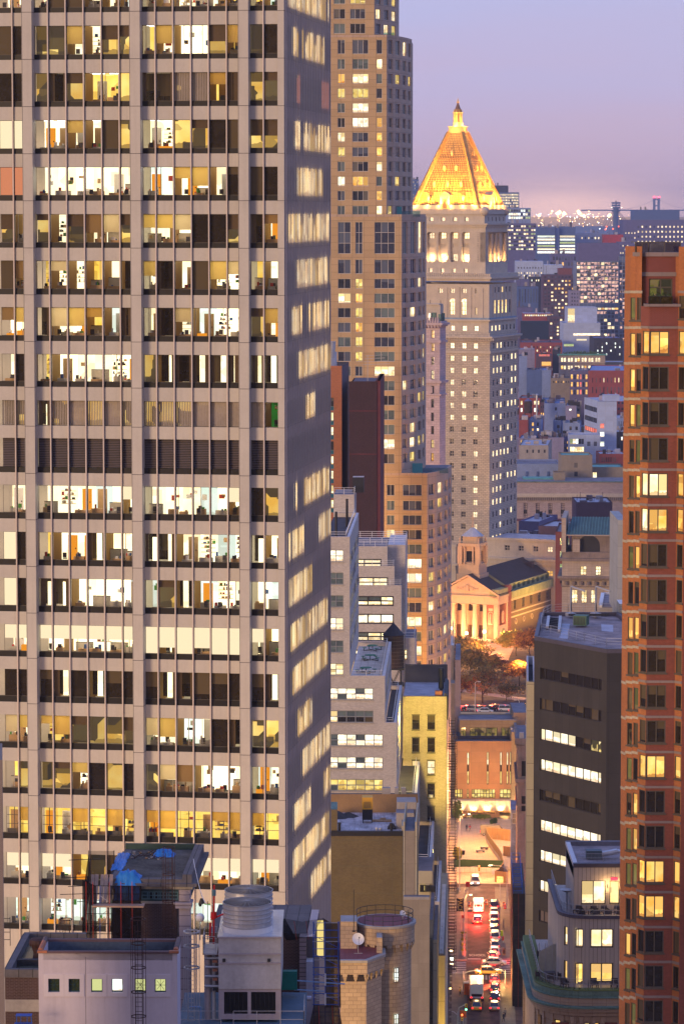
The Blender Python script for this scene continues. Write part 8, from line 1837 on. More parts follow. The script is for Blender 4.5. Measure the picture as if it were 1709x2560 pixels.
 for i in range(4):
  p,c=B[i],A[i];Hp.bar((*p,zb+.2),(*c,za+.2),.85,m_goldd);
  o=((p[0]-cx),(p[1]-cy))
  for k in range(26):t=(k+.5)/26;x,y,z=p[0]+(c[0]-p[0])*t,p[1]+(c[1]-p[1])*t,zb+(za-zb)*t;Hp.cyl(x,y,z+.5,z+1.25,.32,.1,m_goldp,6)
  q,d=B[(i+1)%4],A[(i+1)%4]
  for t in(.21,.44,.66,.985):Hp.bar(tuple(Vector((*p,zb)).lerp((*c,za),t)+Vector((0,0,.1))),tuple(Vector((*q,zb)).lerp((*d,za),t)+Vector((0,0,.1))),.14,m_goldd)
  for j in range(1,18):
   s=j/18;a_=Vector((*p,zb)).lerp((*q,zb),s);e_=Vector((*c,za)).lerp((*d,za),.5+(s-.5)*.9);Hp.bar(tuple(a_),tuple(e_),.07,m_goldp)
  for s in(.045,.955):
   a_=Vector((*p,zb)).lerp((*q,zb),s);e_=Vector((*c,za)).lerp((*d,za),s);Hp.bar(tuple(a_),tuple(e_),.22,m_goldp)
 Hp.build('hip_ribs',b.root);
 def on(i,s,t):
  p,q=Vector((*B[i],zb)),Vector((*B[(i+1)%4],zb));c,d=Vector((*A[i],za)),Vector((*A[(i+1)%4],za));return p.lerp(q,s).lerp(c.lerp(d,s),t)
 for i in(0,1):
  n=Vector(((0,-1,0),(1,0,0))[i])
  for t,ss_ in((.20,(.5,)),(.30,(.25,.5,.75)),(.56,(.36,.64)),(.74,(.5,))) if 0 else((.12,(.22,.78)),(.30,(.24,.5,.76)),(.515,(.36,.66)),(.71,(.5,))):
   for s in ss_:
    c=on(i,s,t);m=MB();e=n*.5;m.box(c.x-.42+n.x*.35,c.x+.42+n.x*.35,c.y-.42+n.y*.35,c.y+.42+n.y*.35,c.z-.3,c.z+1.3,m_goldp);m.cyl(c.x+n.x*.3,c.y+n.y*.3,c.z+1.3,c.z+2.0,.6,.02,m_goldp,4,a0=math.pi/4);m.build('dormer',b.root)
  c=on(i,.5,0.03);m=MB();n2=Vector((-n.y,n.x,0));
  P=plane(tuple((c+n*.9-n2*2.0*(1 if i==0 else 1))[:2]),tuple((c+n*.9+n2*2.0)[:2]));
  if P[2][0]*n.x+P[2][1]*n.y<0:P=plane(tuple((c+n*.9+n2*2.0)[:2]),tuple((c+n*.9-n2*2.0)[:2]))
  pbox(m,P,.3,3.7,c.z-.8,c.z+3.6,-2.5,0,m_goldp);pbox(m,P,0,4,c.z+3.6,c.z+4.0,-2.5,.25,m_goldp);m.face([pp(P,-.1,.2,c.z+4),pp(P,4.1,.2,c.z+4),pp(P,2,.2,c.z+5.2)],m_goldp);m.face([pp(P,-.1,.2,c.z+4),pp(P,2,.2,c.z+5.2),pp(P,2,-3.5,c.z+5.2),pp(P,-.1,-3.5,c.z+4)],m_granp);m.face([pp(P,4.1,.2,c.z+4),pp(P,4.1,-3.5,c.z+4),pp(P,2,-3.5,c.z+5.2),pp(P,2,.2,c.z+5.2)],m_granp)
  pbox(m,P,1.3,2.7,c.z-.6,c.z+2.6,0,.02,m_goldd);m.build('great_dormer',b.root)
 m=MB();m.box(cx-ra-.1,cx+ra+.1,cy-ra-.1,cy+ra+.1,za,zp(378),m_goldp);m.box(cx-ra,cx+ra,cy-ra,cy+ra,zp(378),zp(337),m_goldp);m.box(cx-ra-.25,cx+ra+.25,cy-ra-.25,cy+ra+.25,zp(342),zp(334),m_goldp);m.build('lantern_base',b.root)
 m=MB();m.cyl(cx,cy,zp(334),zp(295),1.75,1.7,m_goldp,16);m.cyl(cx,cy,zp(295),zp(205),1.1,1.1,m_goldp,12)
 for k in range(8):a=k*math.pi/4+.2;m.cyl(cx+1.45*math.cos(a),cy+1.45*math.sin(a),zp(295),zp(205),.22,.2,m_goldp,8)
 m.cyl(cx,cy,zp(205),zp(195),1.85,1.85,m_goldp,16);m.build('lantern',b.root)
 m=MB();m.cyl(cx,cy,zp(195),zp(168),1.5,1.4,m_goldd,12);m.cyl(cx,cy,zp(170),zp(105),1.15,.28,m_spire,8);m.cyl(cx,cy,zp(105),zp(90),.5,.5,m_goldp,8);m.cyl(cx,cy,zp(90),zp(55),.3,.06,m_goldp,8)
 for k in range(8):a=k*math.pi/4;m.cyl(cx+1.5*math.cos(a),cy+1.5*math.sin(a),zp(195),zp(168),.14,.05,m_goldp,6)
 m.build('spire',b.root)
 def wl(u,v,z):w=fr.wor(u,v);return(w[0],w[1],z)
 for i in(0,1):
  for k in range(6):
   s=.06+.176*k;p=on(i,s,.0);n=Vector(((0,-1,0),(1,0,0))[i]);q=p+n*1.7;w=wl(q.x,q.y,zb+.9);tgt=on(i,s*.5+.25,.55);o=lamp('SPOT',w,(1,.46,.065),24000,.5,spot=1.5,name='pyramid_floodlight',blend=.9);aim(o,wl(tgt.x,tgt.y,tgt.z))
   w=wl((p+n*1.1).x,(p+n*1.1).y,zb+.8);lamp('POINT',w,(1,.48,.12),350,.3,name='pyramid_ledge_light')
 for i in(0,1):
  n=Vector(((0,-1,0),(1,0,0))[i]);w=wl(cx+n.x*20,cy+n.y*20,zb+5);o=lamp('SPOT',w,(1,.38,.05),26000,1,spot=1.5,name='pyramid_floodlight',blend=.8);aim(o,wl(cx,cy,za-4))
  w=wl(cx+n.x*3.0,cy+n.y*3.0,zp(334)+.4);lamp('POINT',w,(1,.50,.10),1500,.3,name='lantern_floodlight')
 for q in(310,425,655):u=X(S(q),620,v3+.9);lamp('POINT',wl(u,v3+.7,zc0+1.2),(1,.55,.2),900,.3,name='colonnade_light')
 for i in range(4):v=(vs[i]+vs[i+1])/2;lamp('POINT',wl(uC-.9,v,zc0+1.2),(1,.50,.15),900,.3,name='colonnade_light')
 b.finish()
 frp_=Fr(*fr.wor(0,0),CSL)
 def wing(name,lab,u0,u1,v0,v1,ztop,wins,zc=None,rows=()):
  b=Bld(name,lab,fr);P=facade(b.wall,(u0,v0),(u1,v0),0,ztop,[(a-u0,c-u0,d,e) for a,c,d,e,_ in wins],m_granp,.5)
  for a,c,d,e,g in wins:b.win(P,a-u0,c-u0,d,e,g,.5,2,2,m_granp,.14)
  b.wall.box(u1-.01,u1,v0,v1,0,ztop,m_granp);b.wall.box(u0,u1,v0+.5,v1,ztop-1,ztop-.6,m_silver);b.wall.box(u0-.3,u1+.3,v0-.3,v0+.4,ztop-.9,ztop,m_granp)
  if zc:b.wall.box(u0-.3,u1+.8,v0-.9,v0,zc-.8,zc,m_granp,top=m_leadb);b.wall.box(u0,u1,v0-.5,v0,zc-2.2,zc-.8,m_granp)
  b.finish();return b
 u0,u1=.5,fr.uz(1392,1400,-4)[0];T2=lambda q:1280+q/3.92;Zw=lambda py:fr.uz(1300,py,-4)[1]
 ws=[]
 for q,g in((733,g_dark),(869,g_dark),(1011,g_dark),(1152,L_F)):u=fr.uz(1080+q/3.92,1371,-4)[0];ws.append((u-.95,u+.95,Zw(T2(383)),Zw(T2(330)),g))
 for q,g in((869,g_dark),(1011,g_dark),(1152,L_A)):u=fr.uz(1080+q/3.92,1431,-4)[0];ws.append((u-1.1,u+1.1,Zw(T2(620)),Zw(T2(565)),g))
 wing('courthouse_wing','low pale granite wing of the courthouse right of the tower above the church roof',u0,u1,-4,18,Zw(1346),ws,Zw(T2(450)))
 ws=[];wing('courthouse_left_wing','low pale granite wing of the courthouse left of the church steeple',-wide-6,-10.5,-5,0,fr.uz(1140,1361,-5)[1],ws,fr.uz(1140,1408,-5)[1])
m_leadb=mat('bluish_lead',(.22,.30,.42),.7,0,.25);L_Aw=lit('courthouse_amber',(1,.60,.16),(1,.80,.4),1.5,0,furn=0,cell=.8)
m_goldp=mat('gilded_plain',(.80,.56,.24),.55,.0,.08);m_goldd=mat('gilded_dull',(.42,.25,.09),.7,.0,.35);m_spire=mat('spire_copper',(.22,.13,.10),.7,0,.2)
m_gold_t=mat('gilded_tiles',(.80,.54,.15),.5,.0,.12,('panel',.62,.9,.16,(.20,.09,.02)))
courthouse()
def lavender():
 fr=frp(1117,860,1095,CSL);b=Bld('lavender_stone_tower','slim lavender stone tower with bracketed cornice between the condominium and the courthouse',fr);W=b.wall
 Q=lambda q:700+q/3.92;S=lambda q:1000+q/3.92;X=lambda px,py=900:fr.uz(px,py)[0];Zf=lambda py:fr.uz(1090,py)[1];u0=X(1040);uf=X(S(388));u1=uf+.02;
 cw=[(305,330)];rows=[(490,572),(620,700),(752,833),(885,975),(1037,1115),(1168,1250),(1300,1383),(1432,1513),(1565,1646),(1697,1778),(1830,1910)]
 hs=[(X(S(303))-u0,X(S(331))-u0,Zf(Q(c)),Zf(Q(a))) for a,c in rows]
 P=facade(W,(u0,0),(uf,0),0,Zf(Q(440)),hs,m_lav,.6);W.box(uf-.02,u1,.3,5.6,0,Zf(Q(440)),m_lav)
 W.box(uf-.01,uf,0,.3,0,Zf(Q(440)),m_lav)
 for i,h in enumerate(hs):b.win(P,*h,[L_A,L_A,g_dark,L_P,g_dark,g_dark,g_dark,g_brown,L_Aw,L_A,L_Aw][i],.6,2,2,m_bl_frame,.14)
 for za,zb,o in((455,440,.5),(440,418,1.1),(1010,985,.7),(1130,1115,.4),(612,590,.5)):W.box(u0,u1+o,-o,5.6+o,Zf(Q(za)),Zf(Q(zb)),m_lavp)
 for k in range(14):W.box(u1-.6-k*1.1,u1-.2-k*1.1,-1.0,-.4,Zf(Q(468)),Zf(Q(442)),m_lavp)
 for k in range(12):u=u1-.5-k*.9;W.cyl(u,-.5,Zf(Q(418)),Zf(Q(365)),.45,.25,m_lavp,6)
 W.box(u0,u1+.3,0,6,Zf(Q(440)),Zf(Q(400)),m_lavp,top=m_tar)
 W.box(u0,X(S(370)),2,5,Zf(Q(400)),Zf(Q(245)),m_granp,top=m_tarl);W.box(u0,X(S(362)),1.6,5.4,Zf(Q(245)),Zf(Q(232)),m_granp)
 for h in(280,345):W.box(X(S(h)),X(S(h))+1.1,-.2,0,Zf(Q(690)),Zf(Q(630)),m_lavp);W.box(X(S(h))-.3,X(S(h))+1.4,-.2,0,Zf(Q(1105)),Zf(Q(1045)),m_lavp)
 m=MB();r=random.Random(4)
 for k in range(16):u=X(S(r.uniform(255,385)));v=r.uniform(.5,4);z=Zf(Q(400));m.box(u,u+r.uniform(.5,1.6),v,v+1,z,z+r.uniform(.6,3.2),r.choice([m_dark,m_steel,m_cop,m_steelf]))
 for k in range(10):u=X(S(r.uniform(255,385)));m.bar((u,4,Zf(Q(400))),(u+r.uniform(-.5,.5),4,Zf(Q(400))+r.uniform(2,7)),.1,m_dark)
 m.build('rooftop_equipment',b.root);b.finish()
m_lavp=mat('lavender_trim',(.50,.40,.43),.85,0,.18,streak=.3)
lavender()
# ---------------------------------------------------------------- floodlit church
def church():
 fr=frp(1243,1560,1088,.43);b=Bld('columned_church','floodlit stone church with a columned pediment, brick side wall, dark roof and small belfry',fr);W=b.wall
 S=lambda q:1080+q/3.92;T=lambda q:1280+q/3.92;X=lambda q,t=1000,v=0:fr.uz(S(q),T(t),v)[0];Zf=lambda t,v=0:fr.uz(1200,T(t),v)[1];V=lambda q,t=1000,u=0:fr.vz(S(q),T(t),u)[0]
 w=-X(60,900);u0=-w;L=V(1195,760);zg=0
 ze0,ze1=Zf(905),Zf(840);zf=Zf(1245)
 W.box(u0,0,0,6,ze0,ze1,m_chst);W.box(u0-.3,.3,-.4,6,ze1,Zf(822),m_chst)
 ap=X(345,650);zp=Zf(645);up1=X(640,830);up0=ap*2-up1;zt=Zf(822)
 for v,m_,o in((0.3,m_chst,0),):W.face([(up0,v,zt),(up1,v,zt),(ap,v,zp)],m_chst)
 for a,c in(((up0-.6,zt),(ap,zp+.4)),((ap,zp+.4),(up1+.6,zt))):W.bar((a[0],-.1,a[1]+.2),(c[0],-.1,c[1]+.1),.38,m_chst)
 W.face([(up0-.5,-.3,zt+.5),(ap,-.3,zp+.9),(ap,12,zp+.9),(up0-.5,12,zt+.5)],m_slateroof);W.face([(ap,-.3,zp+.9),(up1+.5,-.3,zt+.5),(up1+.5,12,zt+.5),(ap,12,zp+.9)],m_slateroof)
 m=MB();cz=Zf(755);r=random.Random(3)
 for k in range(24):a=r.uniform(-3.6,3.6);h=.9*(1-abs(a)/5);m.cyl(ap+a,.1,cz-h,cz+h*r.uniform(.2,1),.25,.18,m_chst,5)
 m.cyl(ap,.05,cz-.8,cz+1.2,.7,.5,m_chst,10);m.build('pediment_relief',b.root)
 ub=X(500,1100);P=plane((u0,3.5),(ub+.5,3.5));doors,wins=[],[]
 for q in(270,380,487):c=X(q,1150,3.5);doors.append((c-1.15-u0,c+1.15-u0,zf,Zf(1110,3.5)));c=X(q,940,3.5);wins.append((c-.95-u0,c+.95-u0,Zf(975,3.5),Zf(897,3.5)))
 facade(W,(u0,3.5),(ub+.5,3.5),zf,ze0,doors+wins,m_chst,.5)
 for d in doors:b.win(P,*d,m_chdoor,.5,2,3,m_bl_frame,.1,name='door')
 for d in wins:b.win(P,*d,g_dark,.5,2,2,m_bl_frame,.1)
 for q in(205,310,420):c=X(q,1000,.8);m=MB();m.cyl(c,.8,zf+.5,ze0-.5,.95,.80,m_chst,18);m.box(c-1.15,c+1.15,-.3,1.9,zf,zf+.5,m_chst);m.cyl(c,.8,ze0-.5,ze0-.2,.8,1.1,m_chst,18);m.box(c-1.1,c+1.1,-.25,1.85,ze0-.2,ze0,m_chst);m.build('column',b.root)
 W.box(u0-1,X(600,1250),-3,3.5,zg,zf,m_chst)
 for k in range(4):W.box(u0-1,X(480,1250),-3-k*.5-.5,-3-k*.5,zg,zf*(1-.25*(k+1))+.01,m_chst)
 ua=X(532,1000);W.box(ua,0,-.0,6,zg,ze0,m_chbrick);
 for a,c in((500,535),(605,642)):W.box(X(a),min(0.08,X(c)),-.35,.0,zg,ze0,m_chst)
 W.box(X(552),X(597),-.25,0,Zf(965),Zf(940),m_chst);c=X(573);
 def niche(P,s,z0,z1,wd):
  m=MB();pbox(m,P,s-wd,s+wd,z0-.35,z0,0,.3,m_chst)
  for q in range(9):a0=math.pi*q/8;m.bar(pp(P,s+wd*math.cos(a0),.1,z1+wd*math.sin(a0)),pp(P,s+wd*math.cos(a0+.39),.1,z1+wd*math.sin(a0+.39)) if q<8 else pp(P,s-wd,.1,z0),.18,m_chst)
  m.bar(pp(P,s+wd,.1,z0),pp(P,s+wd,.1,z1),.18,m_chst);pbox(m,P,s-wd+.2,s+wd-.2,z0,z1,0,.04,m_chnic);m.cyl(*pp(P,s,.25,0)[:2],z0,z1-.3,.38,.22,m_chst,8);m.cyl(*pp(P,s,.25,0)[:2],z1-.3,z1+.3,.2,.12,m_chst,8);m.build('niche',b.root)
 niche(plane((ua,0),(0,0)),c-ua,Zf(1090),Zf(1000),.85)
 ls=V(735,1000);Ps=plane((0,0),(0,ls));W.box(-.02,0.0,0,ls,zg,ze0,m_chbrick)
 for s0,s1 in((0,1.2),(ls-1.4,ls)):pbox(W,Ps,s0,s1,zg,ze0,0,.2,m_chst)
 pbox(W,Ps,1.4,ls-1.4,zg,zf+4.5,0,.12,m_chst);sm_=ls/2;niche(Ps,sm_,Zf(1080),Zf(1000),.8);b.win(Ps,sm_-.9,sm_+.9,.2,4.2,L_Y,-.16,2,3,m_bl_frame,.1,name='side_door')
 W.box(-.0,.3,-.3,ls,ze0,ze1,m_chst);W.box(-2,.5,-.4,ls+.2,ze1,Zf(822),m_chst);W.box(-3,.2,.2,ls,Zf(822),Zf(760),m_cstone)
 lb=V(765,1000);W.box(-1,.3,ls,lb,zg,Zf(740),m_rbrickd)
 Pn=plane((-.4,lb),(-.4,L));hs=[]
 for q in(808,890,967,1048,1127):v=V(q,930,-.4)-lb;hs.append((v-1.25,v+1.25,Zf(1003),Zf(865)))
 facade(W,(-.4,lb),(-.4,L),zg,ze0,hs,m_chbrickd,.15,m_chst)
 for i,h in enumerate(hs):
  b.win(Pn,*h,L_dimA if i<3 else g_dark,.15,2,4,m_bl_frame,.1,name='arched_window');m=MB();c=(h[0]+h[1])/2;m.face([pp(Pn,c+1.25*math.cos(math.pi*q/10),.02,h[3]+1.25*math.sin(math.pi*q/10)) for q in range(11)],g_dark,win=[(0,0)]*11,rnd=.9)
  for q in range(10):m.bar(pp(Pn,c+1.4*math.cos(math.pi*q/10),.08,h[3]+1.4*math.sin(math.pi*q/10)),pp(Pn,c+1.4*math.cos(math.pi*(q+1)/10),.08,h[3]+1.4*math.sin(math.pi*(q+1)/10)),.14,m_chst)
  m.build('window_arch',b.root)
 for t_ in(888,1025,1072):pbox(W,Pn,0,Pn[3],Zf(t_)-.22,Zf(t_)+.22,0,.08,m_chst)
 for q in(815,893,972):v=V(q,1115,-.4)-lb;m=MB();z=Zf(1125);m.ring((0,0,0),.01,.01,m_chst,3);pts=[pp(Pn,v+.85*math.cos(k*.524),.1,z+.85*math.sin(k*.524)) for k in range(13)];m.path(pts,.2,m_chst);m.build('round_window',b.root)
 W.box(-2,.1,lb,L,ze0,ze0+.8,m_chst);W.box(-2,.5,lb,L+.2,ze0+.8,Zf(808),m_cstone,top=m_cop);W.box(-1.6,-1.2,lb,L,Zf(808),Zf(745),m_cstone)
 for k in range(9):v=lb+1+k*(L-lb-2)/9;W.box(-1.2,-1.05,v,v+2.2,Zf(800),Zf(755),m_copd)
 zr=fr.uz(1322,1412,30)[1];ur=ap;ev=Zf(745)
 a0,a1=11.5,L-1
 W.face([(-1.6,a0,ev),(-1.6,a1,ev),(ur,a1,zr),(ur,a0+1,zr)],m_slateroof);W.face([(ur,a0+1,zr),(ur,a1,zr),(-w,a1,ev),(-w,a0,ev)],m_slateroof);W.face([(-w,a0,ev),(-1.6,a0,ev),(ur,a0+1,zr)],m_cstone);W.face([(-w,a1,ev),(ur,a1,zr),(-1.6,a1,ev)],m_chbrickd)
 W.box(-w,-1.6,a0,a1,zg,ev,m_chbrickd);m=MB();vch=V(1040,600,-6);m.box(-7.5,-5,L-9,L-6.5,ev,Zf(525,30),m_dbrick);m.build('chimney',b.root);m=MB();m.bar((ur,a1,zr),(ur,a1,zr+2),.35,m_leadb);m.build('finial',b.root)
 cb=X(395,600,8);vb=8.0;Zb=lambda t:fr.uz(1190,T(t),8)[1];hw=3.7;m=MB()
 m.box(cb-hw-.5,cb+hw+.5,vb-hw-.5,vb+hw+.5,Zb(700)-4,Zb(600),m_chst);m.box(cb-hw,cb+hw,vb-hw,vb+hw,Zb(600),Zb(505),m_chst)
 hb=hw-.55
 for zz0,zz1 in((Zb(505),Zb(330)),):
  for(sx,sy) in((-1,-1),(1,-1),(1,1),(-1,1)):m.box(cb+sx*hb-.8,cb+sx*hb+.8,vb+sy*hb-.8,vb+sy*hb+.8,zz0,zz1,m_chst)
  m.box(cb-hb,cb+hb,vb-hb,vb+hb,zz0,zz0+.6,m_chst);m.box(cb-hb,cb+hb,vb-hb+.2,vb+hb,zz1-1.6,zz1,m_chst);m.box(cb-hb+.9,cb+hb-.9,vb,vb+hb,zz0,zz1,m_dark)
  for s in(-1,1):m.box(cb+s*1.5-.25,cb+s*1.5+.25,vb-hb-.7,vb-hb-.2,zz0,zz1,m_chst)
 m.box(cb-hw-.1,cb+hw+.1,vb-hw-.1,vb+hw+.1,Zb(330),Zb(300),m_chst);m.box(cb-2.6,cb+2.6,vb-2.6,vb+2.6,Zb(300),Zb(235),m_chst);m.build('belfry',b.root)
 m=MB();m.cyl(cb,vb,Zb(235),Zb(205),3.9,2.6,m_leadw,8,a0=math.pi/8);m.cyl(cb,vb,Zb(205),Zb(150),2.6,.35,m_leadw,8,a0=math.pi/8);m.cyl(cb,vb,Zb(150),Zb(120),.55,.4,m_chst,8);m.bar((cb,vb,Zb(120)),(cb,vb,Zb(30)),.16,m_chst);m.bar((cb-.9,vb,Zb(62)),(cb+.9,vb,Zb(62)),.13,m_chst)
 for sx in(-1,1):
  for sy in(-1,1):m.cyl(cb+sx*3.3,vb+sy*3.3,Zb(300),Zb(245),.4,.15,m_chst,6)
 m.build('dome_and_cross',b.root);b.finish()
 def wl(u,v,z):q=fr.wor(u,v);return(q[0],q[1],z)
 for k,(q,t_) in enumerate(((335,1190),(510,1165),(190,1150))):
  u=X(q,t_,-1.5);p=wl(u,-1.5,Zf(t_));tt=thing('church_lamp',['round lamp glowing between the church columns','bright lamp against the right corner column of the church','glowing lamp at the left end of the church portico'][k],'lamp',p,0,'church lamps');m=MB();m.cyl(0,0,-.4,.4,.45,.45,glow('church_lamp_glass',(1,.75,.4),14),10);m.build('globe',tt);m=MB();m.bar((0,0,-3.2),(0,0,-.4),.1,m_dark);m.build('stem',tt)
  lamp('POINT',(0,-.8,0),(1,.50,.18),2600,.4,name='lamp_light',parent=tt)
 for u,v,pw in((-20,-12,15000),(-8,-12,22000),(9,-6,15000),(7,4,6000)):lamp('POINT',wl(u,v,6),(1,.38,.12),pw*.42,.8,name='church_floodlight')
 for v in(16,26,36):o=lamp('SPOT',wl(14,v,4),(1,.55,.10),15000,.8,spot=1.7,name='church_side_light');aim(o,wl(0,v,12))
 mb=MB();c=[gnd(*p)[:2] for p in((1130,1660),(1262,1668),(1290,1600),(1262,1590),(1130,1598))];mb.face([(x,y,-.15) for x,y in c],m_fore);o=mb.build('church_forecourt');o['kind']='structure'
m_fore=mat('forecourt',(.35,.22,.15),.6,0,.3);m_chst=mat('church_stone',(.50,.37,.26),.85,0,.12,streak=.2);m_chbrick=mat('church_brick',(.25,.07,.04),.85,0,.12,('brick',.4,.13,.015,(.35,.18,.12)));m_chbrickd=mat('church_side_brick',(.13,.075,.04),.85,0,.12,('brick',.6,.2,.03,(.2,.13,.08)));m_cstone=mat('parapet_greenish_stone',(.30,.30,.16),.85,0,.25,streak=.4);m_copd=mat('dark_green_recess',(.08,.10,.05),.8);m_slateroof=mat('brown_slate_roof',(.075,.05,.045),.85,0,.2,('brick',.8,.4,.05,(.05,.035,.03)));m_leadw=mat('pale_lead_dome',(.42,.45,.52),.6,0,.2);m_chdoor=mat('bronze_door',(.18,.09,.03),.5,0,.3);m_chnic=mat('niche_shadow',(.35,.25,.17),.9);L_dimA=lit('church_glass',(.25,.12,.03),(.45,.22,.05),.6,0,furn=0,cell=.6)
church()
# ---------------------------------------------------------------- blocks right of the church
def simple(name,lab,pxl,pxr,ytop,Y,depth,m,top=None,sl=.15,wins=None,z0=0,parapet=.5,grp=None,extra=None,refy=None,finish=True,sidem=None):
 """box building measured at its front left corner; wins = (cols, rows, x margin, top margin px, row pitch px, w frac, h frac, lit chars)"""
 fr=frp(pxl,refy or ytop,Y,sl);b=Bld(name,lab,fr,grp);u1=fr.uz(pxr,ytop)[0];z1=fr.uz(pxl,ytop)[1];W=b.wall;hs=[];gl_=[]
 if wins:
  for(cols,rows,xa,xb,ya,pitch,h,wf,chars,*rest) in wins:
   st=(xb-xa)/cols
   for r_ in range(rows):
    for c in range(cols):
     px=xa+st*(c+.5);a=fr.uz(px-st*wf/2,ya+pitch*r_)[0];e=fr.uz(px+st*wf/2,ya+pitch*r_)[0]
     zt,zb=fr.uz(px,ya+pitch*r_)[1],fr.uz(px,ya+pitch*r_+h)[1]
     if zb<z0+.3 or a<.02 or e>u1-.02:continue
     ch=chars[(r_*cols+c)%len(chars)] if len(chars)<1e9 and not rest else(R.choice(chars))
     hs.append((a,e,zb,zt));gl_.append(ch)
 P=facade(W,(0,0),(u1,0),z0,z1,hs,m,.2)
 for h,ch in zip(hs,gl_):b.win(P,*h,pane(ch),.2,1,1,None)
 sm=sidem or m
 for i in((u1,0,u1,depth),(u1,depth,0,depth),(0,depth,0,0)):Pi=plane((i[0],i[1]),(i[2],i[3]));pquad(W,Pi,0,Pi[3],z0,z1,0,sm)
 W.face([(0,0,z1-parapet),(u1,0,z1-parapet),(u1,depth,z1-parapet),(0,depth,z1-parapet)],top or m_tarl)
 if parapet:
  for i in((0,.3,u1,.3),(u1-.3,0,u1-.3,depth),(u1,depth-.3,0,depth-.3),(.3,depth,.3,0)):Pi=plane((i[0],i[1]),(i[2],i[3]));pquad(W,plane((i[2],i[3]),(i[0],i[1])),0,Pi[3],z1-parapet,z1,0,m)
  pbox(W,P,0,P[3],z1-.02,z1+.08,-.32,.06,sm)
 b.u1=u1;b.z1=z1;b.depth=depth
 if extra:extra(b)
 return b.finish() if finish else b
def clutter(b,n=6,seed=1,tall=2.5):
 r=random.Random(seed);m=MB();z=b.z1-.5
 for _ in range(n):u,v=r.uniform(.1,.8)*b.u1,r.uniform(.15,.85)*b.depth;w=r.uniform(.6,3.0);m.box(u,u+w,v,v+r.uniform(.6,3),z,z+r.uniform(.5,tall),r.choice([m_steelp,m_dark,m_conc,m_silver,m_tarl,m_slate]))
 for _ in range(n//2):u,v=r.uniform(.1,.9)*b.u1,r.uniform(.15,.85)*b.depth;m.bar((u,v,z),(u,v,z+r.uniform(1.5,tall*1.6)),.12,m_dark)
 m.build('rooftop_equipment',b.root)
def rtank(b,fu=.5,fv=.5,s=1.0):
 m=MB();u,v,z=b.u1*fu,b.depth*fv,b.z1;m.cyl(u,v,z+1.6*s,z+4.6*s,1.7*s,1.6*s,m_stave,14);m.cyl(u,v,z+4.6*s,z+6*s,1.8*s,.1,m_slaterf,12)
 for a in range(4):m.bar((u+1.2*s*math.cos(a*1.57),v+1.2*s*math.sin(a*1.57),z-.5),(u+1.2*s*math.cos(a*1.57),v+1.2*s*math.sin(a*1.57),z+1.7*s),.15,m_dark)
 m.build('water_tank',b.root)
m_redb=mat('dusk_red_brick',(.30,.075,.065),.85,0,.15);m_brnb=mat('dusk_brown_brick',(0.115,0.070,0.098),.85,0,.15);m_bluw=mat('dusk_pale_wall',(0.238,0.317,0.552),.8,0,.12,streak=.2);m_blug=mat('dusk_blue_grey',(0.094,0.150,0.345),.8,0,.12);m_dkb=mat('dusk_navy',(.018,.03,.055),.8,0,.05);m_pinkw=mat('dusk_pinkish_wall',(0.274,0.255,0.391),.8,0,.15,streak=.25);m_tanw=mat('dusk_tan_wall',(0.288,0.246,0.196),.85,0,.12,streak=.15);m_darkb=mat('dusk_dark_block',(.045,.045,.06),.8,0,.2);m_white2=mat('dusk_white_wall',(0.418,0.510,0.724),.75,0,.07,('panel',3.5,2.2,.03,(.38,.38,.44)));m_rose=mat('dusk_rose',(0.137,0.132,0.276),.8,0,.15);m_glassw=mat('dusk_curtain_wall',(0.115,0.167,0.276),.3,0,.2,('panel',3.0,3.4,.12,(.35,.33,.42)));m_grn=mat('copper_cornice',(.12,.36,.31),.7,0,.4)  # most of these walls carry bluish dusk light in their base colour
simple('maroon_brick_block','dark maroon brick block with green lit square windows left of the arcaded old building',1388,1423,1330,985,30,m_rbrickd,m_tarl,.1,[(1,4,1396,1425,1346,32,17,.78,'GGGD')])
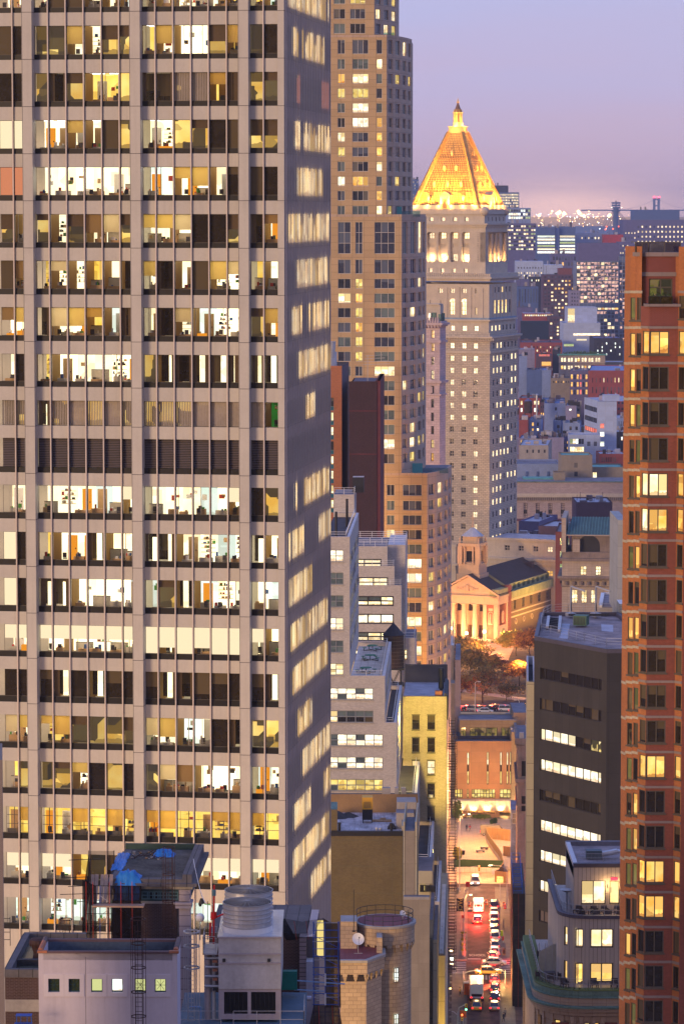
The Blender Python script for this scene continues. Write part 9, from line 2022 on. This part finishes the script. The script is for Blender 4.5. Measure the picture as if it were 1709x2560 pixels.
def beaux():
 fr=frp(1404,1440,890,.1);b=Bld('mansard_building','old beaux arts building with a green ribbed mansard, arcade and tall lit windows',fr);W=b.wall;X=lambda px,py=1440:fr.uz(px,py)[0];Zf=lambda py:fr.uz(1450,py)[1];u1=X(1560);T=lambda q:1280+q/3.92;S=lambda q:1080+q/3.92
 hs=[(X(S(a)),X(S(c)),Zf(T(895)),Zf(T(765))) for a,c in((1368,1423),(1462,1515),(1556,1610))]+[(X(S(a)),X(S(c)),Zf(T(622)),Zf(T(532))) for a,c in((1450,1510),(1600,1650))]
 P=facade(W,(0,0),(u1,0),0,Zf(T(470)),hs,m_bx,.5)
 for h in hs:b.win(P,*h,L_P,.5,2,3,m_bl_frame,.1)
 for za,zb,o in((650,628,1.2),(672,650,.6),(480,455,.6),(735,725,.3)):W.box(-o,u1,-o,22,Zf(T(za)),Zf(T(zb)),m_bxd)
 for k in range(9):W.cyl(1.2+k*2.0,-.35,Zf(T(715)),Zf(T(680)),.55,.55,m_bxd,8)
 W.box(0,u1,.6,20,Zf(T(470)),Zf(T(395)),m_bxd);z0,z1=Zf(T(395)),Zf(T(235))
 W.box(2.5,u1,2.0,20,z0,z1,m_bxd);
 for px in(1393,1425):u=X(S(px));W.box(u-.5,u+.5,.3,2.0,z0,z1-1,m_bx)
 P5=plane((2.5,2),(u1,2));c=X(S(1530));m=MB();m.face([(c+3*math.cos(math.pi*q/12),1.97,z0+1.5+3*math.sin(math.pi*q/12)) for q in range(13)],m_dark);m.box(c-3,c+3,1.96,1.98,z0,z0+1.5,m_dark);m.build('arch',b.root)
 W.box(0.2,u1,0.2,20,z1,Zf(T(225)),m_bx);za=Zf(T(225));zr=Zf(T(75));n=24
 W.face([(1.0,1,za),(u1,1,za),(u1,8,zr),(2.5,8,zr)],m_mans);W.face([(1.0,20,za),(1.0,1,za),(2.5,8,zr),(2.5,20,zr)],m_mans)
 for k in range(22):u=1.5+k*.8;W.bar((u,.95,za+.1),(u+.3,7.95,zr+.1),.12,m_mansr)
 W.box(-.2,1.0,.0,22,z0,Zf(T(60)),m_bx);b.finish()
m_bx=mat('beaux_arts_stone',(.44,.36,.30),.85,0,.12,('panel',1.6,.7,.02,(.25,.2,.17)),streak=.25);m_bxd=mat('beaux_arts_sooty',(.24,.19,.17),.85,0,.3,streak=.4);m_mans=mat('mansard_teal',(.06,.13,.15),.6,0,.3);m_mansr=mat('mansard_ribs',(.10,.22,.24),.6)
beaux()
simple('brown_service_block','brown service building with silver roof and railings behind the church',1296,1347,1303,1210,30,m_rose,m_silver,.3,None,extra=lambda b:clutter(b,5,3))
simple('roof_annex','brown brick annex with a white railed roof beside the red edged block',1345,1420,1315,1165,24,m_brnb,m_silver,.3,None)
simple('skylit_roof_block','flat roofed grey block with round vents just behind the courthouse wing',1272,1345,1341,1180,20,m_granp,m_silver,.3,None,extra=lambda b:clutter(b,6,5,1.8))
simple('courts_building','long pale stone government building with a plain attic and tall lit windows',1290,1565,1208,1290,40,m_lav2,m_tarl,.0,[(9,1,1297,1577,1258,40,33,.31,'PPPPPDDDD')],extra=lambda b:[b.wall.box(0,b.u1,-1.2,0,b.z1-6.5,b.z1-5.6,m_granp),b.wall.box(0,b.u1,-.6,0,b.z1-7.6,b.z1-6.5,m_granp)]) if 0 else None
m_lav2=mat('courts_pale_brick',(.42,.34,.34),.85,0,.08,('brick',1.2,.5,.04,(.32,.25,.26)))
def courts():
 fr=frp(1290,1208,1290,0);b=Bld('courts_building','long pale stone government building with plain attic wall and tall lit windows',fr);W=b.wall;X=lambda px:fr.uz(px,1208)[0];Zf=lambda py:fr.uz(1300,py)[1];u1=X(1575);T=lambda q:800+q/3.92;S=lambda q:1200+q/3.92
 hs=[(X(S(a)),X(S(c)),Zf(T(1935)),Zf(T(1795))) for a,c in((425,462),(545,583),(668,706),(791,830),(914,942))]
 P=facade(W,(0,0),(u1,0),0,Zf(T(1590)),hs,m_lav2,.6)
 for i,h in enumerate(hs):zm=h[2]+(h[3]-h[2])*.28;zk=h[2]+(h[3]-h[2])*.52;b.win(P,h[0],h[1],zk,h[3],[L_G,L_F,L_G,L_F,L_F][i],.6,2,3,m_bl_frame,.12);b.win(P,h[0],h[1],h[2],zm,[L_dimy,L_P,L_P,L_dimy,L_P][i],.6,2,2,m_bl_frame,.12);pbox(W,P,h[0],h[1],zm,zk,-.6,-.3,m_bl_frame)
 W.box(0,u1,.5,30,0,Zf(T(1590))-.5,m_lav2,top=m_tarl);W.box(-.2,u1,-.3,.5,Zf(T(1590)),Zf(T(1582)),m_cop)
 for a,c,o in((1712,1700,.5),(1735,1712,.9),(1765,1735,.4)):W.box(0,u1,-o,0,Zf(T(c if 0 else a)),Zf(T(c)),m_granp)
 for k in range(60):W.box(k*.75,k*.75+.35,-.8,-.4,Zf(T(1765)),Zf(T(1738)),m_bxd)
 W.box(0,u1,-5,-.9,Zf(T(1960)),Zf(T(1945)),m_maroonr);b.finish()
m_maroonr=mat('maroon_flat_roof',(.16,.06,.08),.7,0,.2)
courts()
simple('tan_rooftop_house','plain tan rooftop tower with two small dark windows and a green coping',1402,1480,1138,1320,18,m_tanw,m_grn,.0,[(1,2,1432,1446,1157,22,12,.6,'D')])
simple('small_tan_cube','small tan stair house with a dark roof just left of the plain tan rooftop tower',1385,1412,1181,1305,9,m_tanw,m_tar,.0,None)
simple('tan_right_wing','low tan wing with one bright doorway right of the plain tan rooftop tower',1480,1560,1168,1330,20,m_tanw,m_grn,.0,[(1,1,1478,1494,1181,30,16,.6,'P')])
simple('dark_rooftop_plant','dark brown rooftop building with a white edged roof before the lit courts windows',1440,1530,1256,1235,24,m_brnb,m_silver,.0,None,extra=lambda b:clutter(b,8,9))
simple('grey_attic_wall','long grey attic wall with slanting blue ducts above the courts building',1290,1402,1160,1340,26,m_bluw,m_tarl,.0,None,extra=lambda b:[b.wall.bar((b.u1*f,-.3,b.z1-8),(b.u1*f+.6,-.3,b.z1-3),.5,m_blug) for f in(.2,.44,.68)])
simple('green_vault_roof','low building with a turquoise ribbed metal roof in front of the grey attic wall',1308,1385,1196,1310,10,m_grn,m_grn,.0,None,parapet=0)
# ---------------------------------------------------------------- mid-city blocks, back to front, each placed where the photograph has it
def white_band():
 simple('white_panel_building','white panelled building with square lit windows, one of them red',1493,1541,1004,1450,22,m_white2,m_silver,.0,[(1,1,1498,1511,1059,20,12,.75,'R'),(1,2,1498,1511,1080,24,12,.75,'C')],extra=lambda b:clutter(b,4,31))
 p0,p1=at(1460,992,1480),at(1493.5,1004,1450.3);fr=Fr(p0[0],p0[1],-(p1[1]-p0[1])/(p1[0]-p0[0]));b=Bld('angled_white_building','angled white building with stacked ribbon windows glowing red and cream',fr);u1=math.dist(p0[:2],p1[:2]);z1=p0[2];hs=[]
 for k,ch in enumerate('DDRWW'):zt=z1-3.2-k*4.7;hs.append((.8,u1-.8,zt-2.2,zt))
 P=facade(b.wall,(0,0),(u1,0),0,z1,hs,m_white2,.3);b.wall.face([(0,0,z1-.3),(u1,0,z1-.3),(u1,20,z1-.3),(-6,20,z1-.3)],m_silver);b.wall.box(u1-5,u1-1,3,10,z1-.3,z1+2.5,m_white2)
 for h,ch in zip(hs,'DDRWW'):b.win(P,*h,None,.3,7,1,m_bl_frame,.15,cells=[pane(ch if R.random()<.85 else 'D',g_blue) for _ in range(7)])
 b.finish()
 simple('low_white_wing','low white wing with lit ribbon windows in front of the angled white building',1423,1500,1087,1430,16,m_white2,m_silver,.02,[(5,1,1424,1459,1097,20,13,.92,'GWCDb'),(6,1,1424,1459,1117,20,13,.92,'P'),(3,1,1463,1512,1104,20,11,.5,'bbC')])
white_band()
m_blug2=mat('vivid_blue_roof',(.10,.17,.35),.6,0,.2);m_redglow=mat('red_lit_wall',(.45,.05,.04),.7)
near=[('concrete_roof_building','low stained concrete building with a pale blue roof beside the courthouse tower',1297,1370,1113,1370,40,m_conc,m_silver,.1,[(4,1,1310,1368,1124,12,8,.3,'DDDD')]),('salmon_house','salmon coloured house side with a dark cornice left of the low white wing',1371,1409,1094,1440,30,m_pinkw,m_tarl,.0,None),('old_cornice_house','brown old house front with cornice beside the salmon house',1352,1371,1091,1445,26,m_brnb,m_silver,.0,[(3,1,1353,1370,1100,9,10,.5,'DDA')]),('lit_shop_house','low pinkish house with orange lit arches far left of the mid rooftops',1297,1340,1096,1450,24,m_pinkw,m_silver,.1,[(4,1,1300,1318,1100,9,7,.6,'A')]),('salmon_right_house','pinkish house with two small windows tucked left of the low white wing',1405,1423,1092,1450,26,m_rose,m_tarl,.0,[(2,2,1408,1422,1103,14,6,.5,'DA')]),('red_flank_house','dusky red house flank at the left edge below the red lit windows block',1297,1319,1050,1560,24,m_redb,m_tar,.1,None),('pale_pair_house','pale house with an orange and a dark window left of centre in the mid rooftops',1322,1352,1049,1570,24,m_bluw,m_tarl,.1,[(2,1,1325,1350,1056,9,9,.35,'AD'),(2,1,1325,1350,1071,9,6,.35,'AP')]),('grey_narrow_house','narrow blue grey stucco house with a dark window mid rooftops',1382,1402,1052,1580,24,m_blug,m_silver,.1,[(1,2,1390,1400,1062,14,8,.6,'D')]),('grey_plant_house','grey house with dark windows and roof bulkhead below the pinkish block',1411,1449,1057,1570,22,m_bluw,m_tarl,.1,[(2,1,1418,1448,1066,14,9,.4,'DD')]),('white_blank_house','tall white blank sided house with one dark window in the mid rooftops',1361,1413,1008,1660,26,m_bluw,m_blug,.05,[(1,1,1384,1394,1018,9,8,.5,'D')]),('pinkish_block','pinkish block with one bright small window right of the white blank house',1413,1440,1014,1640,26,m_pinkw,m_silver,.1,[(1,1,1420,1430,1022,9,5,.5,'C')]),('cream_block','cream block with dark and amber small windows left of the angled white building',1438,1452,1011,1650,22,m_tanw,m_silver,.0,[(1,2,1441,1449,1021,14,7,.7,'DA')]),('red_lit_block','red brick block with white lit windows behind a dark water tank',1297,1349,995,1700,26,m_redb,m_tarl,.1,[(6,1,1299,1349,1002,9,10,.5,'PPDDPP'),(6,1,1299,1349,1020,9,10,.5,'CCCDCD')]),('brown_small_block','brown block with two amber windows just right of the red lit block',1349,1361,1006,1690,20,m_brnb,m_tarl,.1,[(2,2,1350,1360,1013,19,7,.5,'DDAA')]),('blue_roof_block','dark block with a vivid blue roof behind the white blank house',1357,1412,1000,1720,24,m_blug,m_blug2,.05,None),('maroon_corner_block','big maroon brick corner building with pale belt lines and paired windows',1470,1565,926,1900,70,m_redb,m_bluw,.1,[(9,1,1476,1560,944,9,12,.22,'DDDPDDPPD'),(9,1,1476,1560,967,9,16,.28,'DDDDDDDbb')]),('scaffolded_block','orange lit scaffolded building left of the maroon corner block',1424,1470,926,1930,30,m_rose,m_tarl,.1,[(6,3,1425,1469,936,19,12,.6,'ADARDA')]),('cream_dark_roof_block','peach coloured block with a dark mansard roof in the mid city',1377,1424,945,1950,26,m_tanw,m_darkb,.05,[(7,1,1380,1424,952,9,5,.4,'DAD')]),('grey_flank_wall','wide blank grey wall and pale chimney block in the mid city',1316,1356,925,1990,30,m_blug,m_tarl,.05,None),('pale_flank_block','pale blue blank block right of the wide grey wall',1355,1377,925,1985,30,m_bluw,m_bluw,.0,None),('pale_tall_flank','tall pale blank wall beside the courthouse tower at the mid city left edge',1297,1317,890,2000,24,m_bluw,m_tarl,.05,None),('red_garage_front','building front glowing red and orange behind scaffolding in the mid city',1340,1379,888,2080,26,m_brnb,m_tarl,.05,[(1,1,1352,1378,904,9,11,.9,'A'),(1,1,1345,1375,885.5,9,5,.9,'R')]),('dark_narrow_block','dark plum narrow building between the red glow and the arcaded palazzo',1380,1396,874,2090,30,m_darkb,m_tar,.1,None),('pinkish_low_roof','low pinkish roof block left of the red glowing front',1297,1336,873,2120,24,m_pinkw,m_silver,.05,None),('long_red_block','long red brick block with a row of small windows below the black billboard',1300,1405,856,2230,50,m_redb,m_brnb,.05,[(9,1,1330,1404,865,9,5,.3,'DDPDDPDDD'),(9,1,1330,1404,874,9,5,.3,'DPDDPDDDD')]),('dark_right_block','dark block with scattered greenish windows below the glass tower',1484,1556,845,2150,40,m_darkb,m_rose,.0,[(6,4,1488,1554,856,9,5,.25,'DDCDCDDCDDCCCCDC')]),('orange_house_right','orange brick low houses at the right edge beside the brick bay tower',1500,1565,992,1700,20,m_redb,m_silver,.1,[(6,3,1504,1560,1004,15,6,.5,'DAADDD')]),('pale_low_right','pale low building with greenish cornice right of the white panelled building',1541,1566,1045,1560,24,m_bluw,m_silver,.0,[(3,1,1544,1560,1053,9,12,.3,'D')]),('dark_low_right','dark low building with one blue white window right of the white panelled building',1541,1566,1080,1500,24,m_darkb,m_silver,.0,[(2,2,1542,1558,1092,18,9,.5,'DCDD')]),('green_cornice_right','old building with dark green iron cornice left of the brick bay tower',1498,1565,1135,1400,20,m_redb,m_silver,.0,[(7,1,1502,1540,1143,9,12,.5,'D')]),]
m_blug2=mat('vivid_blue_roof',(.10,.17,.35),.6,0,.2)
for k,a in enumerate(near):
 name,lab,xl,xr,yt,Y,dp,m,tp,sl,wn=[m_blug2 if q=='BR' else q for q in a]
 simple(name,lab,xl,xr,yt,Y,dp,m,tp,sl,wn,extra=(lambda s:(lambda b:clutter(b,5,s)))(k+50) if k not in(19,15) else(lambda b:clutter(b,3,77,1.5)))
t=thing('water_tower','dark wooden water tank with peach conical lid before the red lit block','water tower',at(1319,1040,1640));m=MB();m.cyl(0,0,1.5,7.5,2.0,2.0,m_stave,16);m.build('tank',t);m=MB();m.cyl(0,0,7.5,9.0,2.1,.1,m_rose,14);m.build('roof',t)
for s in(-1,1):m=MB();m.bar((s*1.5,0,-4),(s*1.5,0,1.5),.25,m_dark);m.build('leg',t)
t=thing('chimney_pipe','tall thin steel flue right of the dark water tank','chimney',at(1341,1042,1650));m=MB();m.cyl(0,0,0,11,.5,.5,m_steelf,8);m.cyl(0,0,11,11.6,.8,.3,m_steelf,8);m.build('flue',t)
def palazzo():
 fr=frp(1396,888,2040,.03);b=Bld('arcaded_palazzo','pale stone corner building with glowing paired arched windows under a green planted roof',fr);W=b.wall;X=lambda px:fr.uz(px,888)[0];Zf=lambda py:fr.uz(1450,py)[1];u1=X(1512);hs=[]
 for g in range(6):
  for s in range(2):px=1402+g*17.1+s*6.9;hs.append((X(px),X(px+5),Zf(904),Zf(896.5)))
 for g in range(6):
  for s in range(2):px=1402+g*17.1+s*6.9;hs.append((X(px),X(px+5),Zf(923),Zf(914)))
 P=facade(W,(0,0),(u1,0),0,Zf(888),hs,m_bx,.4);
 for i,h in enumerate(hs):
  b.win(P,*h,L_F if i%7!=5 else L_A,.4,1,1,None)
  if i<12:m=MB();c=(h[0]+h[1])/2;rr=(h[1]-h[0])/2;m.face([(c+rr*math.cos(math.pi*q/8),-.02,h[3]+rr*math.sin(math.pi*q/8)) for q in range(9)],L_F,win=[(.5,.5)]*9);m.build('arch_light',b.root)
 W.box(u1-.01,u1,0,30,0,Zf(888),m_bx);W.box(0,u1,1,30,Zf(888)-1,Zf(888)-.5,m_grn);W.box(-.8,u1+.8,-.8,.6,Zf(888),Zf(884.5),m_grn);W.box(0,u1,-.3,0,Zf(910),Zf(908),m_bxd)
 m=MB();foliage(m,(u1/2,2,Zf(884)),(u1/2,2,1.6),600,m_leafg,.5);m.build('roof_plants',b.root);b.finish()
 simple('palazzo_right_wing','peach stone building stepping right of the arcaded palazzo',1512,1560,905,2060,26,m_tanw,m_silver,.05,[(4,1,1516,1556,916,9,8,.35,'DAD')])
palazzo()
simple('stacked_box_upper','upper pale metal mesh box of a stack with a glowing left corner',1417,1492,768,2300,26,m_white2,m_bluw,.0,[(1,1,1418,1437,771,9,35,.9,'P')],z0=20)
simple('stacked_box_lower','lower pale metal mesh box of a stack with a white light strip',1408,1500,807,2285,40,m_white2,m_bluw,.0,[(1,1,1432,1500,833,9,6,.98,'W'),(1,1,1440,1466,847,9,4,.98,'W'),(1,1,1408,1434,859,9,7,.95,'G')])
t=thing('billboard','huge blank black billboard wall right of the courthouse tower','billboard',at(1301,853,2350));S_=F/2350;m=MB();m.box(0,70/S_,0,2,0,51/S_,m_dkb);m.build('panel',t);m=MB();m.box(0,70/S_,2,14,-60,50/S_,m_brnb);m.build('backing_block',t)
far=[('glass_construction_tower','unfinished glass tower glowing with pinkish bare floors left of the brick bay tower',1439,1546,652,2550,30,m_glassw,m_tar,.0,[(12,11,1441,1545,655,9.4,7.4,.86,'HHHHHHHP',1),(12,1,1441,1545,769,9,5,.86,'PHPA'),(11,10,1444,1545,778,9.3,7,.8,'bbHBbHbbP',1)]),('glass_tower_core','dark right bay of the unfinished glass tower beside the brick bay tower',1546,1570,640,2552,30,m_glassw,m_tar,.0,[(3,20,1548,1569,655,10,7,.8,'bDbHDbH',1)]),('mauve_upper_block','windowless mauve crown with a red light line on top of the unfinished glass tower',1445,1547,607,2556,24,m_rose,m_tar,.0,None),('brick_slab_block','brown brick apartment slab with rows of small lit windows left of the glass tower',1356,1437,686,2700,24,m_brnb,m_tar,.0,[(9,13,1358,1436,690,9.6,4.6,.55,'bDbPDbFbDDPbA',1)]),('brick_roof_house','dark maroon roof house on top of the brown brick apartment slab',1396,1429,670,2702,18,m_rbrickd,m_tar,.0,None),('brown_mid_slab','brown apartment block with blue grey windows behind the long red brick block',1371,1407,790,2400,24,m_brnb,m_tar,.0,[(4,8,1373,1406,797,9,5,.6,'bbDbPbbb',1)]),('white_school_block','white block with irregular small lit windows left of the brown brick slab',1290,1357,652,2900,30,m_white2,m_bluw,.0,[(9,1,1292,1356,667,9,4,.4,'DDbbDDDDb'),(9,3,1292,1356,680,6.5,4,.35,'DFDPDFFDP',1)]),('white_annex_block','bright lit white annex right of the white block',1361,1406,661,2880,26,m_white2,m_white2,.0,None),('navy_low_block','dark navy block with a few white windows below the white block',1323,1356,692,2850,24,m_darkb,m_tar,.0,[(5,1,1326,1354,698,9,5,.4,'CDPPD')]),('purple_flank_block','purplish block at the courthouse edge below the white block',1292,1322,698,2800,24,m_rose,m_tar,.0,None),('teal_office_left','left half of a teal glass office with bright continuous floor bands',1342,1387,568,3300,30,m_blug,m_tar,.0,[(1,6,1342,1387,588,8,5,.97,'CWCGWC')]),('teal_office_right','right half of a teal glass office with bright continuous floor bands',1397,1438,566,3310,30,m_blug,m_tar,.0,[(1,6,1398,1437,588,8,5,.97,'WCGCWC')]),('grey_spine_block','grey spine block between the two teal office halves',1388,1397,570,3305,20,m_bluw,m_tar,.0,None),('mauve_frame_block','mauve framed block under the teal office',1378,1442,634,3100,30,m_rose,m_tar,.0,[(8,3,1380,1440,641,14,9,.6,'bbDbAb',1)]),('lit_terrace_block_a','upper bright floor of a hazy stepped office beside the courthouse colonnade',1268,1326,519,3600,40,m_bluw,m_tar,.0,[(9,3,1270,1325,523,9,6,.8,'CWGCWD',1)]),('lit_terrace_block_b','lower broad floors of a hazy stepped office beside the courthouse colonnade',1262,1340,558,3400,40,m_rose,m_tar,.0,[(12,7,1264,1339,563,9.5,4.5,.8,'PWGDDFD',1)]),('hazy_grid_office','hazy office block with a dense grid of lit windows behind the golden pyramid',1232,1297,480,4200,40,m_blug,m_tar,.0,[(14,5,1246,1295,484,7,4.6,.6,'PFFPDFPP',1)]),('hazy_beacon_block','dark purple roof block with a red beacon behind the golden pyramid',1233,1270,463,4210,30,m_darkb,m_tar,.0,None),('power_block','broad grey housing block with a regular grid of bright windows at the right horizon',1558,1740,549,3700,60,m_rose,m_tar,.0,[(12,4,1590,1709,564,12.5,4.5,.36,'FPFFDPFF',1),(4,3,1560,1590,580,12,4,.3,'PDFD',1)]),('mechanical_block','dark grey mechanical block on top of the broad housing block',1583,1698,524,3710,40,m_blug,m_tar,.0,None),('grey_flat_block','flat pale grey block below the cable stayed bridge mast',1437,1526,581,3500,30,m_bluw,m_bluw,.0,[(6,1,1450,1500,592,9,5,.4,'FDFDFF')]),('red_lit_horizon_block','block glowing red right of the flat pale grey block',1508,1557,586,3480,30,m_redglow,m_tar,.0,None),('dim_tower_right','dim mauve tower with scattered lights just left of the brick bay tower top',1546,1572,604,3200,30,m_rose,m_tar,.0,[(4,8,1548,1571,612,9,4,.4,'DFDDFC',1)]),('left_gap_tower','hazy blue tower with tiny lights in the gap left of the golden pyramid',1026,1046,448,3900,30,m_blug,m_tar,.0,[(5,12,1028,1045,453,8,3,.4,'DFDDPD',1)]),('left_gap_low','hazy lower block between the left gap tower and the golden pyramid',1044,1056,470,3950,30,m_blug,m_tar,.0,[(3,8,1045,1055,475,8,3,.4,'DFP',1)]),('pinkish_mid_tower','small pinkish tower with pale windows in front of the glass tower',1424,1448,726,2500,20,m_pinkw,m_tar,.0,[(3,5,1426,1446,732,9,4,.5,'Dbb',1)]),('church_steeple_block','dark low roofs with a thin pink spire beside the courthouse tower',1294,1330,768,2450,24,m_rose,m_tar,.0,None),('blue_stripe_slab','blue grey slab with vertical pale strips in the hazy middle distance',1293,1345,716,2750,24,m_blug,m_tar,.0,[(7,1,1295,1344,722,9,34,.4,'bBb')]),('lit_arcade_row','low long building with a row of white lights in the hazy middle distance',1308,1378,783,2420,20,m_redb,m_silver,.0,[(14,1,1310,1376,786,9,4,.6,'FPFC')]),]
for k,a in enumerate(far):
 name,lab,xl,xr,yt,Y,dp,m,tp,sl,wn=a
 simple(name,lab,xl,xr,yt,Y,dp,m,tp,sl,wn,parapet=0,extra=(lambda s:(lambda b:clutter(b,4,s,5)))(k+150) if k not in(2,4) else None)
FL=[m_brnb,m_rose,m_blug,m_bluw,m_redb,m_darkb,m_pinkw,m_blug,m_tanw]
rf=random.Random(99)
def filler(px,Y,wpx,h,k):
 S_=F/Y;x=(px-854.5)/S_;w=wpx/S_;fr=Fr(x,Y,rf.uniform(-.15,.3));m=rf.choice(FL);t=fthing('city_block','low city block with a few lit windows in the dense quarter beyond the courthouse','building',fr,-.3,'low blocks of the far quarter')
 mb=MB();mb.box(0,w,0,rf.uniform(12,30),0,h,m,top=rf.choice([m_tarl,m_silver,m_tar,m_blug,m_tarl]));
 if rf.random()<.7:u=rf.uniform(.1,.6)*w;mb.box(u,u+rf.uniform(2,6),4,9,h,h+rf.uniform(1.5,4),rf.choice(FL))
 if rf.random()<.25:u=rf.uniform(.2,.8)*w;mb.cyl(u,6,h+2,h+6,2,2,m_stave,8);mb.cyl(u,6,h+6,h+7.5,2.1,.1,m_dark,8)
 mb.build('wall',t);wm=MB();n=max(2,int(w/3.2));P=plane((0,0),(w,0));lit_=0
 z=h-3.2
 while z>max(1,h-26):
  for c in range(n):
   q=rf.random();g=L_F if q<.14 else(L_A if q<.19 else(L_C if q<.25 else(g_blue if q<.9 else None)))
   if g is None:continue
   s=w*(c+.25)/n;pquad(wm,P,s,s+w*.42/n,z,z+1.9,.03,g,True)
  z-=3.4
 o=wm.build('window',t)
 if o:o['kind']='stuff'
k=0
for Y in(1560,1640,1730,1800,1860,2020,2120,2180,2280,2380,2480,2620,2780,2960,3150,3400,3800,4300):
 x=1285+rf.uniform(-10,0)
 while x<1580:
  wp=rf.uniform(16,42)*1700/Y;wp=max(8,wp)
  if rf.random()<.85:filler(x,Y+rf.uniform(-25,25),wp*.94,rf.uniform(12,24)+(rf.random()<.1)*14,k)
  x+=wp;k+=1
for Y in(5000,5800,6800,8200,10000):
 x=1020 if Y>6000 else 1270
 while x<1720:
  wp=rf.uniform(6,22);
  if rf.random()<.6 and not(1060<x<1255):filler(x,Y+rf.uniform(-200,200),wp,rf.uniform(14,40),k)
  x+=wp*1.15;k+=1
sheet('river',[(-6000,5400),(12000,5600),(12000,6300),(-6000,6100)],-.2,mat('river_water',(.05,.06,.10),.15,0,.2,spec=.6))
mb=MB();r=random.Random(14)
for i in range(60):x0=-9000+i*320;h=20+26*math.sin(i*.37)+r.uniform(0,18);mb.prism([(x0,14000),(x0+330,14000),(x0+330,15500),(x0,15500)],0,max(8,h),m_blug)
o=mb.build('far_hills');o['kind']='structure'
def mast():
 Y=4000;S_=F/Y;x,y,z=at(1538.5,575,Y);t=thing('cable_stayed_mast','tall dark mast with fanned cables and small lights on the horizon','mast',(x,Y,0));Zm=lambda py:at(1538,py,Y)[2];m=MB();m.cyl(0,0,0,Zm(520),5,3.2,m_blug,8)
 for py in(507,513,519,526):m.cyl(0,0,Zm(py)-1,Zm(py)+1.2,5.4,5.4,m_blug,10)
 m.bar((0,0,Zm(520)),(0,0,Zm(501)),.8,m_dark);m.build('mast',t);m=MB()
 for k in range(5):
  for s in(-1,1):m.bar((0,0,Zm(518)),(s*(4+4.5*k),0,Zm(575)),.32,m_rose)
 m.build('cable',t);m=MB()
 for k in range(10):a=r.uniform(-14,14);zz=Zm(r.uniform(566,578));m.box(a,a+1.5,-3,-2,zz,zz+1.5,glow('far_red',(1,.12,.05),4))
 for s in(-1,1):m.box(s*6,s*6+1.2,-3,-2,Zm(519),Zm(518),glow('far_white',(1,.9,.6),4))
 m.build('beacon',t)
 Y=8800;S_=F/Y;x,y,z=at(1640,523,Y);t=thing('suspension_bridge','hazy suspension bridge tower with two red beacons and sagging cables on the horizon','bridge',(x,Y,0));Zb=lambda py:at(1640,py,Y)[2];m=MB();w=5.5/S_
 for s in(-1,1):m.box(s*w-3,s*w+3,-4,4,0,Zb(494),m_blug)
 m.box(-w,w,-3,3,Zb(500),Zb(497),m_blug);m.box(-w,w,-3,3,Zb(515),Zb(512),m_blug);m.build('tower',t);m=MB();
 for s in(-1,1):m.path([(s*w*0,0,Zb(495))]+[(s*q*95/S_/8,0,Zb(495+28*(1-(1-q/8)**2))) for q in range(1,9)],.4,m_blug)
 m.bar((-200,0,Zb(525)),(200,0,Zb(525)),2.5,m_blug);m.build('cable_and_deck',t);m=MB()
 for s in(-1,1):m.box(s*w-3.2,s*w+3.2,-5,-4,Zb(494),Zb(490),glow('beacon_red',(1,.05,.08),9))
 m.build('beacon',t)
mast()
GL=[glow('shore_lamp_amber',(1,.5,.14),8),glow('shore_lamp_white',(1,.8,.45),5),glow('shore_lamp_cool',(.8,.9,1),5),glow('yard_flood',(1,.62,.22),9)]
me_=[]
for g in GL:
 m=MB();
 for i in range(4):
  for s in(0,1):
   a0,a1=i*math.pi/2,(i+1)*math.pi/2;p=[(math.cos(a0),math.sin(a0),0),(math.cos(a1),math.sin(a1),0),(0,0,1 if s==0 else-1)];m.face(p if s==0 else p[::-1],g)
 o=m.build('shore_lamp');me_.append(o.data);bpy.data.objects.remove(o)
for k in range(240):
 if k<150:px,py=rf.gauss(1430,75),545+abs(rf.gauss(0,22))-12;Y=rf.uniform(7000,12000)
 else:px,py=rf.uniform(1290,1570),rf.uniform(600,860);Y=F*135/(py-525)*.985
 if not(1262<px<1708):continue
 i=rf.choice([0,0,1,2]);s=rf.uniform(.5,1.5) if k<150 else rf.uniform(.25,.6)
 if k%12==0 and k<150:i,s,py=3,rf.uniform(2,5),rf.uniform(526,540)
 o=bpy.data.objects.new('shore_lamp',me_[i]);COL.objects.link(o);p=at(px,py,Y);o.location=p;sc=s*Y/F*1.15;o.scale=(sc,sc,sc);setp(o,'small glowing lamp among the hazy lights of the far quarter','lamp','far city lights')
# ---------------------------------------------------------------- haze
def haze():
 mb=MB();mb.box(-7000,9000,-60,13000,-1.3,230,None);
 me=bpy.data.meshes.new('haze');me.from_pydata(mb.v,[],mb.f);o=bpy.data.objects.new('haze',me);COL.objects.link(o);o['kind']='stuff'
 k=N('haze_air');v=k.n('ShaderNodeVolumePrincipled');v.inputs['Color'].default_value=(.64,.74,1,1);v.inputs['Density'].default_value=HAZE_D;v.inputs['Anisotropy'].default_value=.1
 k.l(v.outputs[0],k.out.inputs['Volume']);me.materials.append(k.m)
HAZE_D=.00007
haze()
